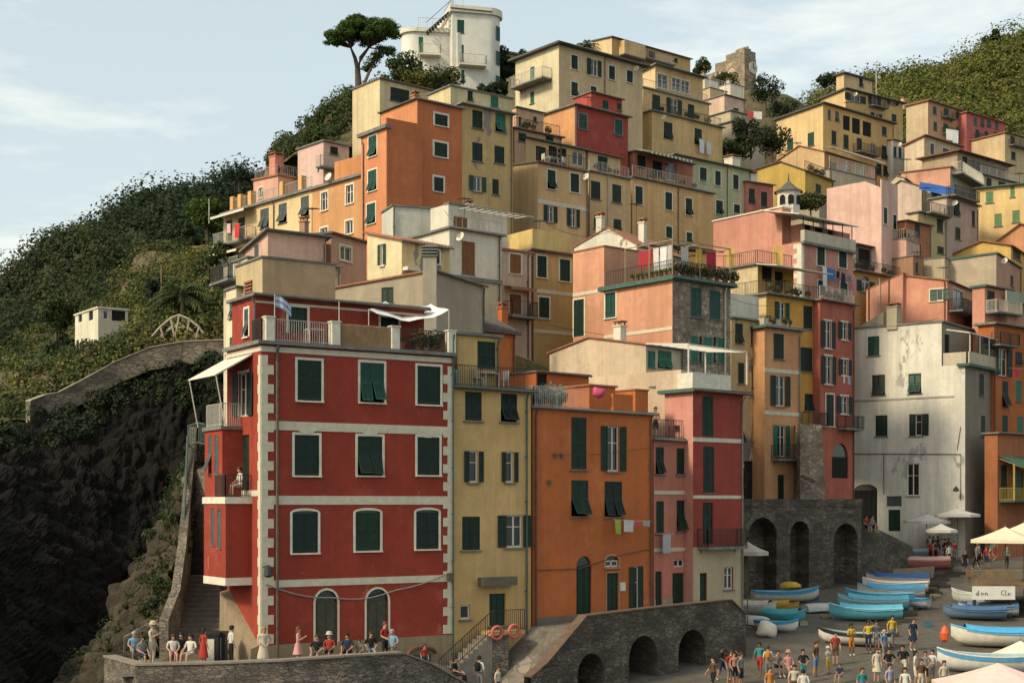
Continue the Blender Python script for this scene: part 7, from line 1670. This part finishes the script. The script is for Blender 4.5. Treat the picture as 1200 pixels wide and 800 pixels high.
garments(f_.p(f_.u(957), z+.2, .55), f_.p(f_.u(998), z-.3, .55), [(.07, .6, 1.7, (.6, .58, .54), 'white towel on the line of the big pink house'), (.25, 1.2, 1.0, (.04, .14, .36), 'bright blue sheet on the line of the big pink house'), (.45, .5, .6, CC['black'], 'small black garment on the line of the big pink house'), (.6, .6, .9, CC['navy'], 'navy shirt on the line of the big pink house'), (.77, .6, .6, CC['grey'], 'grey garment on the line of the big pink house'), (.93, .5, 1.6, (.5, .2, .25), 'pink towel at the right end of the big pink house line')], 'under the windows of the big pink house')
f_ = OH.R; z = f_.z(608, f_.u(725), .6)
garments(f_.p(f_.u(709), z, .6), f_.p(f_.u(753), z-.1, .6), [(.12, .4, .75, (.30, .42, .06), 'lime green towel on the orange house line'), (.42, .75, .62, (.5, .5, .48), 'white and grey garment on the orange house line'), (.62, .3, .35, (.55, .08, .12), 'small red garment on the orange house line'), (.88, .55, .3, (.35, .33, .33), 'grey shirts at the right end of the orange house line')], 'across the orange house front')
f_ = PH.R; garments(f_.p(f_.u(768), f_.z(625, 1), .4), f_.p(f_.u(783), f_.z(625, 1), .4), [(.5, .62, 1.05, (.4, .4, .42), 'grey striped towel hanging on the salmon house')], 'on the salmon house')
z = PERG.zc+.28+2.0
garments(PERG.pt(.4, 3.2, z), PERG.pt(.4, .5, z), [(.15, 1.3, 1.1, (.32, .03, .04), 'dark red sheet on the pergola of the stone sided house'), (.5, .5, 1.7, (.55, .52, .47), 'long cream cloth on the pergola of the stone sided house'), (.75, .6, 1.4, (.60, .6, .6), 'white cloth on the pergola of the stone sided house'), (.95, .4, 1.5, (.4, .38, .36), 'grey cloth at the pergola corner')], 'under the pergola of the stone sided house, left side')
garments(PERG.pt(.6, .4, z), PERG.pt(5.0, .4, z), [(.2, .7, 1.3, (.5, .45, .4), 'beige cloth on the right pergola side'), (.5, .6, .9, (.6, .34, .03), 'orange yellow shirt on the right pergola side'), (.75, .9, 1.2, (.38, .03, .05), 'crimson cloth on the right pergola side')], 'under the pergola of the stone sided house, right side')
garments(BY.R.p(BY.R.u(814), BY.R.z(167, 9), .5), BY.R.p(BY.R.u(832), BY.R.z(169, 9), .5), [(.25, .8, 1.5, (.58, .58, .62), 'white sheet hanging under the big yellow house window'), (.7, .7, 1.4, (.5, .52, .58), 'pale lilac sheet hanging under the big yellow house window')], 'on the three tier yellow house')
q0 = P(1109, 151, 209); q1 = P(1123, 153, 209); garments(q0, q1, [(.3, 1.2, 1.6, (.6, .6, .58), 'white sheet on the peach apartment house'), (.75, .9, 1.9, (.52, .56, .58), 'pale blue sheet on the peach apartment house')], 'on the peach apartment house')
q0 = P(263, 262, 121); q1 = P(283, 262, 118); garments(q0, q1, [(.25, .8, .8, (.55, .36, .36), 'pink cloth over the corner balcony rail at the far left'), (.75, 1.0, 1.2, (.50, .03, .04), 'bright red cloth on the corner balcony at the far left')], 'on the corner balcony at the far left')
q0 = P(874, 130, 166); q1 = P(894, 131, 166); garments(q0, q1, [(.3, .8, .8, (.4, .05, .05), 'red cloth beneath the ruined tower'), (.7, 1.0, .9, (.58, .56, .53), 'white cloth beneath the ruined tower')], 'on the railed roof deck')
q0 = WH.L.p(WH.L.u(1001)+1.2, WH.L.z(436, 10), -.2); garments(P(985, 441, 106.5), P(999, 441, 108.5), [(.3, .4, .5, (.5, .5, .52), 'white garment below the dusty red house window'), (.7, .5, .6, (.25, .35, .5), 'pale blue garment below the dusty red house window')], 'at the dusty red house')
garments(P(1183, 431, 119), P(1199, 432, 120), [(.5, .7, .7, (.5, .03, .06), 'red cloth on the burnt orange house')], 'on the burnt orange house')
# ---- pots, chairs, tables, odds and ends on the terraces
def pot(c, label, h=.3, col=TERRA, leaf=LEAF, R=.3, group=None, n=60):
    r = lroot('potted_plant', label, 'potted plant', tuple(c), group)
    MB().lathe((0, 0, 0), [(h*.32, 0), (h*.5, h*.85), (h*.56, h*.86), (h*.56, h), (h*.45, h), (h*.4, h*.8)], 10).build('pot', col, r)
    leafcloud('foliage', [(0, 0, h+R*.7), (R*.3, 0, h+R*.4), (-R*.3, .05, h+R*.5)], [R, R*.7, R*.7], n//3*2, .11, leaf, r, off=(0, 0, 0)); return r
v = PERG; z = v.zc+.285
for i in range(9): pot(v.pt(.32, .5+.42*i, z), 'small terracotta pot plant in the row along the left rail of the stone sided house', .3, TERRA, LEAF_LT, .16, 'terracotta pots along the left terrace rail')
for i in range(8): pot(v.pt(.7+.75*i, .4, z), 'bushy terrace plant in the row above the rubble stone wall', .35, TERRA, LEAF if i % 2 else LEAF_DRY, .42, 'bushy plants above the rubble wall', 150)
# pergola frame of that terrace
pm = MB(); hz_ = z+2.25
for r_, l_ in ((.15, .15), (2.6, .15), (5.4, .15), (.15, 2.2), (.15, 4.4), (5.4, 4.4), (2.6, 4.4)): pm.bar(v.pt(r_, l_, z), v.pt(r_, l_, hz_), .07)
for a_, b_ in (((.15, .15), (5.4, .15)), ((.15, .15), (.15, 4.4)), ((.15, 4.4), (5.4, 4.4)), ((2.6, .15), (2.6, 4.4)), ((5.4, .15), (5.4, 4.4)), ((.15, 2.2), (5.4, 2.2))): pm.bar(v.pt(*a_, hz_), v.pt(*b_, hz_), .06)
pm.build('pergola', plain('pergola_wood', (.28, .21, .13), .8), v.root)
MB().hexa([v.pt(2.0, 1.4, hz_+.04), v.pt(6.2, 1.4, hz_+.04), v.pt(6.2, 4.6, hz_+.5), v.pt(2.0, 4.6, hz_+.5), v.pt(2.0, 1.4, hz_+.1), v.pt(6.2, 1.4, hz_+.1), v.pt(6.2, 4.6, hz_+.56), v.pt(2.0, 4.6, hz_+.56)]).build('pergola_roof', SLATE, v.root)
v.win_at  # (the terrace back wall belongs to the gabled block behind)
# white pipe pergola in front of the low cream house
c = LH.R.p(0, 0, 0); m = MB(); z0 = LH.R.z(452, 2); zt_ = LH.R.z(405, 1)
q = [LH.R.p(-.2, zt_, .2), LH.R.p(LH.wr+2, zt_, .2), LH.R.p(LH.wr+2, zt_-.25, 3.2), LH.R.p(-.2, zt_-.25, 3.2)]
for a_, b_ in ((0, 1), (1, 2), (2, 3), (3, 0)): m.bar(q[a_], q[b_], .08)
for p in (q[1], q[2], q[3]): m.bar(p, Vector((p.x, p.y, zt_-2.2)), .08)
for i in range(9): m.bar(q[0].lerp(q[1], i/8), q[3].lerp(q[2], i/8), .05)
single(m, 'pergola', CASE, 'white metal pergola frame beside the green shuttered porch', 'pergola')
def chair(c, label, rz, mt=CASE, group='terrace chairs'):
    ch = lroot('garden_chair', label, 'chair', tuple(c), group, rz)
    MB().box(-.22, .22, -.22, .22, .42, .46).build('seat', mt, ch); MB().box(-.22, .22, .19, .23, .46, .9).build('backrest', mt, ch)
    for x in (-.19, .19):
        for y in (-.19, .19): MB().box(x-.02, x+.02, y-.02, y+.02, 0, .42).build('leg', mt, ch)
def table(c, label, rz=0, mt=CASE, w_=.5):
    t = lroot('garden_table', label, 'table', tuple(c), 'terrace tables', rz); MB().box(-w_, w_, -w_*.7, w_*.7, .7, .74).build('tabletop', mt, t)
    for x in (-w_+.06, w_-.06):
        for y in (-w_*.7+.06, w_*.7-.06): MB().box(x-.025, x+.025, y-.025, y+.025, 0, .7).build('leg', mt, t)
v = YH; z = v.zc+.165
table(v.pt(2.5, .55, z), 'white plastic table on the yellow house balcony terrace', v.th, w_=.45)
chair(v.pt(1.8, .5, z), 'white plastic chair left of the table on the yellow house balcony terrace', v.th+1.57); chair(v.pt(3.3, .5, z), 'white plastic chair right of the table on the yellow house balcony terrace', v.th-1.3)
m = MB(); c = v.pt(.55, .6, z); m.lathe(c, [(.16, 0), (.17, .7), (.1, .75), (.03, .8)], 8); single(m, 'covered_parasol_base', plain('cover_blue_grey', (.3, .33, .36), .8), 'folded blue grey parasol standing on the yellow house terrace', 'folded parasol')
v = RH; z = v.zc+.165
table(v.pt(2.9, .75, z), 'small white table on the red house roof terrace', v.th, w_=.4); 
pot(v.pt(8.1, .5, z), 'terracotta pot with a dry shrub at the right of the red roof terrace', .35, TERRA, LEAF_DRY, .5, None, 160); pot(v.pt(7.2, .5, z), 'small empty looking terracotta pot on the red roof terrace', .4, TERRA, LEAF_DRY, .15)
pot(v.pt(8.9, .55, z), 'wide dry bush in a pot next to the red terrace end pillar', .3, TERRA, LEAF, .5, None, 160)
v = VOLS[[i for i, q in enumerate(VOLS) if q.root['label'].startswith('yellow corner house')][0]]; z = v.zc+.145
table(v.pt(2.2, .8, z), 'white table on the furnished terrace of the yellow corner house', v.th); chair(v.pt(1.4, .7, z), 'white chair left of the table on the yellow corner house terrace', 2.2); chair(v.pt(3.2, .7, z), 'white chair right of the table on the yellow corner house terrace', 4)
v = PH; z = v.zc+.185; table(v.pt(2.3, .6, z), 'small table with a dark top on the salmon house terrace', v.th, WOOD, .35); chair(v.pt(3.0, .6, z), 'pale chair on the salmon house terrace', 1.2, RAILW)
v = OH; z = v.zc+.125
for i, (r_, R_) in enumerate(((.7, .35), (1.4, .5), (2.0, .55), (2.6, .5))): pot(v.pt(r_, .8+.2*(i % 2), z), ('silvery shrub in a pot on the orange house terrace, %s' % ('leftmost', 'second from the left', 'third from the left', 'rightmost')[i]), .4, GREY, leafmat('leaf_silver', (.16, .17, .13), (.36, .37, .31)), R_, None, 200)
m = MB(); c = v.R.p(v.R.u(711), 0, -.6); m.lathe((c.x, c.y, z+1.0), [(.05, -.3), (.3, -.28), (.36, -.1), (.3, .1), (.16, .2), (.02, .22)], 14); m.v = [(x+.06*math.sin(z*11+y*5), y, z+.06*math.sin(x*9+1)) for x, y, z in m.v]; single(m, 'pink_cover', plain('cover_pink', (.50, .07, .15), .9), 'bright pink cloth bundle on the orange house roof parapet', 'cloth', None, True)
# life rings on the landing rail
for px, lb in ((581.5, 'pink red life ring on the yellow house landing rail, the left one'), (601.5, 'pink red life ring on the yellow house landing rail, the right one')):
    fc = YH.R; u = fc.u(px, 1.3); z = fc.z(741 if px < 590 else 739, u, 1.3); m = MB(); n, k = 20, 8; vs = []
    for i in range(n):
        for j in range(k): a = 2*math.pi*i/n; b = 2*math.pi*j/k; rr = .30+.075*math.cos(b); vs.append(fc.p(u+rr*math.cos(a), z+rr*math.sin(a), 1.37+.075*math.sin(b)))
    m.add(vs, [(i*k+j, i*k+(j+1) % k, ((i+1) % n)*k+(j+1) % k, ((i+1) % n)*k+j) for i in range(n) for j in range(k)]); single(m, 'life_ring', plain('ring_red', (.52, .13, .10), .6), lb, 'life ring', None, True)
# flag, canopy sail
v = RH; p = v.R.p(v.R.u(324), 0, -.2); z = v.zc+.16
r = root('flag', 'pale blue and white flag with red marks on a pole at the red terrace corner', 'flag', (p.x, p.y, z)); MB().tube([(p.x, p.y, z), (p.x, p.y, z+2.1)], .022, 6).build('pole', RAILW, r)
m = MB(); k = 10; vs = []
for j in range(k+1):
    for i in range(7): vs.append(Vector((p.x+.03, p.y, z+2.05))+Vector((v.R.U[0]*.075*j, v.R.U[1]*.075*j+.05*math.sin(j*.9), -.085*i-.012*j*j*.35)))
m.add(vs, []); 
for j in range(k):
    for i in range(6): m.f.append((j*7+i, j*7+i+1, (j+1)*7+i+1, (j+1)*7+i)); m.m.append(1 if i in (1, 4) else (2 if i == 2 and j % 3 == 1 else 0))
m.build('cloth', [cloth((.22, .33, .50)), cloth((.55, .56, .58)), cloth((.45, .06, .05))], r)
r = root('shade_canopy', 'white fabric canopy sagging between poles over the red roof terrace', 'canopy', tuple(v.pt(6.5, 1, z)))
cz = v.zc; A_ = [P(432, 362, 65.2), P(526, 364, 67.6), P(505, 356, 70), P(452, 354, 69.2)]
m = MB(); k = 10; vs = []
for i in range(k+1):
    for j in range(k+1):
        a, b = i/k, j/k; q = A_[0].lerp(A_[1], a).lerp(A_[3].lerp(A_[2], a), b); vs.append(q-Vector((0, 0, .5*math.sin(math.pi*a)*(1-.5*b)+.05*math.sin(a*17+b*5))))
m.add(vs, [(i*(k+1)+j, i*(k+1)+j+1, (i+1)*(k+1)+j+1, (i+1)*(k+1)+j) for i in range(k) for j in range(k)]); m.build('fabric', plain('canopy_white', (.66, .65, .62), .9, .06), r, True)
for q in (A_[0], A_[1]): MB().bar((q.x, q.y, z), q, .04).build('pole', RAILW, r)
for px in (403-4,): q = v.R.p(v.R.u(px), 0, -.15); single(MB().bar((q.x, q.y, z), (q.x, q.y, z+2.0), .04), 'awning_pole', RAILW, 'thin white pole standing on the red terrace railing', 'pole')
# bins by the stairs
for px, lb, cc in ((250, 'black bin with a white panel at the foot of the stairway, left one', 0), (258, 'black bin at the foot of the stairway, right one', 1)):
    c = T(px, 61.6+.5*cc); r = root('waste_bin', lb, 'bin', tuple(c), 'bins at the stairway'); MB().box(c.x-.28, c.x+.28, c.y-.3, c.y+.3, c.z, c.z+1.25).build('body', plain('bin_black', (.02, .02, .022), .5), r)
    MB().box(c.x-.31, c.x+.31, c.y-.33, c.y+.33, c.z+1.252, c.z+1.36).build('lid', plain('bin_black', (.02, .02, .022), .5), r)
    MB().box(c.x-.22, c.x+.1, c.y-.33, c.y-.303, c.z+.15, c.z+1.1).build('panel', WHITE, r)
# cables
def cable(pts, r_, label, mat=IRON): single(MB().tube(pts, r_, 5), 'cable', mat, label, 'cable')
f_ = RH.R; pts = []
for i in range(25):
    t = i/24; u = .2+(9.3-.2)*t; s_ = .95*math.sin(math.pi*min(1, t*1.0))*(1-.25*t); zz = f_.z(684, .2)*(1-t)+f_.z(671, 9.4)*t-s_-.1*abs(math.sin(t*9)); pts.append(f_.p(u, zz, .1))
cable(pts, .03, 'sagging grey cable strung across the lower front of the red house', plain('cable_grey', (.25, .23, .2), .7))
cable([OH.R.p(.1, OH.R.z(668, 0), .05), OH.R.p(3, OH.R.z(666, 3), .05), OH.R.p(6, OH.R.z(650, 6), .05), OH.R.p(8.5, OH.R.z(642, 8.5), .05)], .022, 'thin cable along the orange house front', RPIPE)
cable([P(806, 524, 77)+Vector((0, 0, .2)), P(700, 532, 73), P(646, 533, 70)], .012, 'thin wire between the orange and the dark red house')
# antennas and a pole on the slope
cable([P(189, 348, 118), P(189, 310, 118)], .07, 'slim utility pole on the slope above the trestle', WOOD)
cable([P(245, 262, 140), P(245, 233, 140)], .06, 'thin lamp pole in front of the bright pine', RAILW)
# cellar hatch of the red house
f_ = RH.R; u = f_.u(492); z0 = f_.z(775, u); m = MB().fbox(f_, u-.55, u+.55, z0-.9, z0+.35, .06, .1); m.build('hatch', SH_GREY, RH.root)
m = MB(); k = 8
for i in range(k):
    a, b = math.pi*i/k, math.pi*(i+1)/k; m.hexa([f_.p(u+.75*math.cos(t), z0+.35+.32*math.sin(t)+dz_, d) for d in (.06, .3) for t, dz_ in ((a, 0), (b, 0), (b, .1), (a, .1))])
m.build('brick_arch', plain('brick', (.2, .08, .05), .9), RH.root)

# ---- aerials, dishes and wires over the roofs
random.seed(5)
for i, q in enumerate(VOLS):
    if q.name == 'wall' and 85 < q.C[1] < 200 and i % 3 == 0 and q.roof != 'none' and 'tower' not in q.root['category'] and 'castle' not in q.root['category']: q.antenna(q.wr*random.uniform(.3, .8), min(q.wl*.5, 2.5), random.uniform(1.6, 3.0))
CLUT = [('peach house with a railed terrace', 'peach terrace house', 3), ('large three tier yellow', 'three tier yellow house', 5), ('deep yellow house with a dark', 'deep yellow house terrace', 5), ('orange yellow house at the right end', 'striped awning terrace', 4), ('dull yellow house', 'dull yellow upper balcony', 3), ('mustard yellow', 'mustard house roof', 3), ('low rose pink', 'rose pink house roof', 3), ('low pink terrace block', 'low pink terrace block', 5), ('olive yellow house', 'dark roof terrace', 4), ('dusty red house', 'dusty red house roof', 4), ('slim peach house', 'slim peach house roof', 4), ('narrow grey terrace', 'railed roof deck', 3)]
for key, nm, n in CLUT:
    q = [v_ for v_ in VOLS if v_.root['label'].startswith(key)][0]; zz = q.zc+(q.rt if q.roof != 'none' else 0)
    for k in range(n): pot(q.pt(q.wr*(.12+.76*(k+random.uniform(.2, .8))/n), random.uniform(.35, .6), zz), 'leafy pot plant along the rail of the '+nm, random.uniform(.28, .4), TERRA, random.choice([LEAF, LEAF_LT, LEAF_DRY]), random.uniform(.22, .42), 'pot plants on the '+nm, 110)
for a_, b_, lb in (((588, 292, 96), (520, 246, 95.5), 'thin wire from the white house to the pale pink house'), ((640, 262, 100), (724, 268, 98), 'wire above the white gabled block'), ((836, 340, 96), (936, 352, 104), 'wire across the deep yellow house'), ((870, 300, 106), (700, 266, 99), 'long wire from the big pink house to the gabled block'), ((1000, 372, 108), (1100, 372, 117), 'wire in front of the white house roof edge'), ((860, 388, 98), (640, 380, 92), 'wire across the stone sided house'), ((1005, 105, 196), (1058, 128, 210), 'wire from the hilltop yellow house to the wooded hill')):
    A_, B_ = P(*a_), P(*b_); cable([A_.lerp(B_, t/8)-Vector((0, 0, .7*math.sin(math.pi*t/8))) for t in range(9)], .016, lb)

q = [P(1078, 213, 146), P(1122, 221, 147), P(1110, 229, 144), P(1077, 222, 143)]; m = MB(); k = 8; vs = []
for i in range(k+1):
    for j in range(k+1): a, b = i/k, j/k; vs.append(q[0].lerp(q[1], a).lerp(q[3].lerp(q[2], a), b)-Vector((0, 0, .35*math.sin(math.pi*a)*math.sin(math.pi*b))))
m.add(vs, [(i*(k+1)+j, i*(k+1)+j+1, (i+1)*(k+1)+j+1, (i+1)*(k+1)+j) for i in range(k) for j in range(k)]); single(m, 'tarpaulin', plain('tarp_blue', (.02, .10, .36), .6), 'deep blue tarpaulin stretched over a roof terrace in the right hand cluster', 'tarpaulin', None, True)
for i in range(26):      # loose timber baulks beside the slipway
    t = i/25; p = on_ground(1034, 744).lerp(on_ground(1112, 668), t)+Vector((random.uniform(-.5, .7), random.uniform(-.3, .3), .12)); a = random.uniform(-.5, .3); d = Vector((math.cos(a), math.sin(a), 0))*random.uniform(.5, .9)
    single(MB().bar(p-d, p+d, .22, .2), 'timber_baulk', plain('slip_timber', (.05, .042, .035), .9), 'dark timber baulk lying along the edge of the slipway', 'timber', 'timber baulks along the slipway')

random.seed(21)
for i in range(9):
    c = G(random.choice([950, 962, 985, 1060, 1088, 1120])+random.uniform(-8, 8), random.uniform(694, 735)); r = lroot('fish_crate', 'small plastic fish crate lying on the paving among the hauled out boats', 'crate', tuple(c), 'fish crates among the boats', random.uniform(0, 3)); cm = plain('crate_plastic', random.choice([(.05, .14, .2), (.3, .28, .24), (.35, .1, .04), (.06, .16, .08)]), .6)
    MB().box(-.3, .3, -.2, .2, 0, .03).build('floor', cm, r)
    for a in ((-.3, .3, -.2, -.18), (-.3, .3, .18, .2), (-.3, -.28, -.18, .18), (.28, .3, -.18, .18)): MB().box(a[0], a[1], a[2], a[3], .032, .24).build('side', cm, r)
for i, (px, py) in enumerate(((968, 724), (1096, 700), (1130, 745), (936, 730))):
    c = G(px, py); m = MB(); pts = [c+Vector(((.32+.05*math.sin(k*1.7))*math.cos(k*.5), (.32+.05*math.sin(k*1.7))*math.sin(k*.5), .04+.012*k/3)) for k in range(50)]; m.tube(pts, .025, 5); single(m, 'rope_coil', plain('rope', (.34, .28, .17), .9), ('coiled pale rope on the paving in front of the turquoise boats', 'coiled pale rope at the right edge of the slipway', 'coiled pale rope near the bow of the blue covered boat at right', 'coiled pale rope beside the stacked small boats')[i], 'rope')

random.seed(31); k = 0
for i, q in enumerate(VOLS):
    if q.name == 'wall' and i % 5 == 1 and 85 < q.C[1] < 200 and q.wr > 4 and 'castle' not in q.root['category']:
        p_ = q.R.p(q.wr*random.choice([.12, .88]), 0); q.dish('R', HX+F*p_.x/p_.y, HY-(q.zc-.5-CZ)/p_.y*F, .32); k += 1
# ================================================================= LIGHT, SKY, CAMERA
SUN = Vector((-.82, -.57, 0)).normalized(); EL = rad(37)
sv = Vector((SUN.x*math.cos(EL), SUN.y*math.cos(EL), math.sin(EL)))
sl = bpy.data.lights.new('sun', 'SUN'); sl.energy = 2.5; sl.angle = rad(9); sl.color = (1.0, .86, .60)
so = bpy.data.objects.new('sun', sl); COL.objects.link(so); so.rotation_euler = sv.to_track_quat('Z', 'Y').to_euler()
w = bpy.data.worlds.new('World'); scene.world = w; w.use_nodes = True; nt = w.node_tree; nt.nodes.clear()
out = nt.nodes.new('ShaderNodeOutputWorld'); bg = nt.nodes.new('ShaderNodeBackground'); sky = nt.nodes.new('ShaderNodeTexSky')
sky.sky_type = 'NISHITA'; sky.sun_disc = False; sky.sun_elevation = EL; sky.sun_rotation = math.atan2(SUN.x, SUN.y) % (2*math.pi)
sky.air_density = 1.0; sky.dust_density = 3.5; sky.ozone_density = 1.0; sky.altitude = 20
tc = nt.nodes.new('ShaderNodeTexCoord'); mp = nt.nodes.new('ShaderNodeMapping'); mp.inputs['Scale'].default_value = (2.2, 2.2, 9)
nt.links.new(tc.outputs['Generated'], mp.inputs[0])
cn = noise(nt, mp.outputs[0], 1.6, 7, .6)
cf = ramp(nt, cn, [(.48, (0, 0, 0)), (.72, (1, 1, 1))]).outputs[0]
hz = mix(nt, sky.outputs[0], (4.6, 5.0, 4.4), .50)                       # thin veil of high haze
cl = mix(nt, hz, (7.2, 6.9, 5.8), mixf(nt, cf, .55))
nt.links.new(cl, bg.inputs[0]); bg.inputs[1].default_value = .15
nt.links.new(bg.outputs[0], out.inputs[0])
cam = bpy.data.cameras.new('camera'); co = bpy.data.objects.new('camera', cam); COL.objects.link(co)
co.location = (0, 0, CZ); co.rotation_euler = (rad(90), 0, 0); cam.sensor_width = 36; cam.lens = F/1200*36; cam.shift_y = (HY-400)/1200
cam.clip_end = 6000; scene.camera = co
vs = scene.view_settings; vs.view_transform = 'Standard'; vs.look = 'None'; vs.gamma = 1; vs.exposure = 0.45; vs.use_curve_mapping = False
scene.cycles.max_bounces = 6; scene.cycles.diffuse_bounces = 3; scene.cycles.transparent_max_bounces = 4
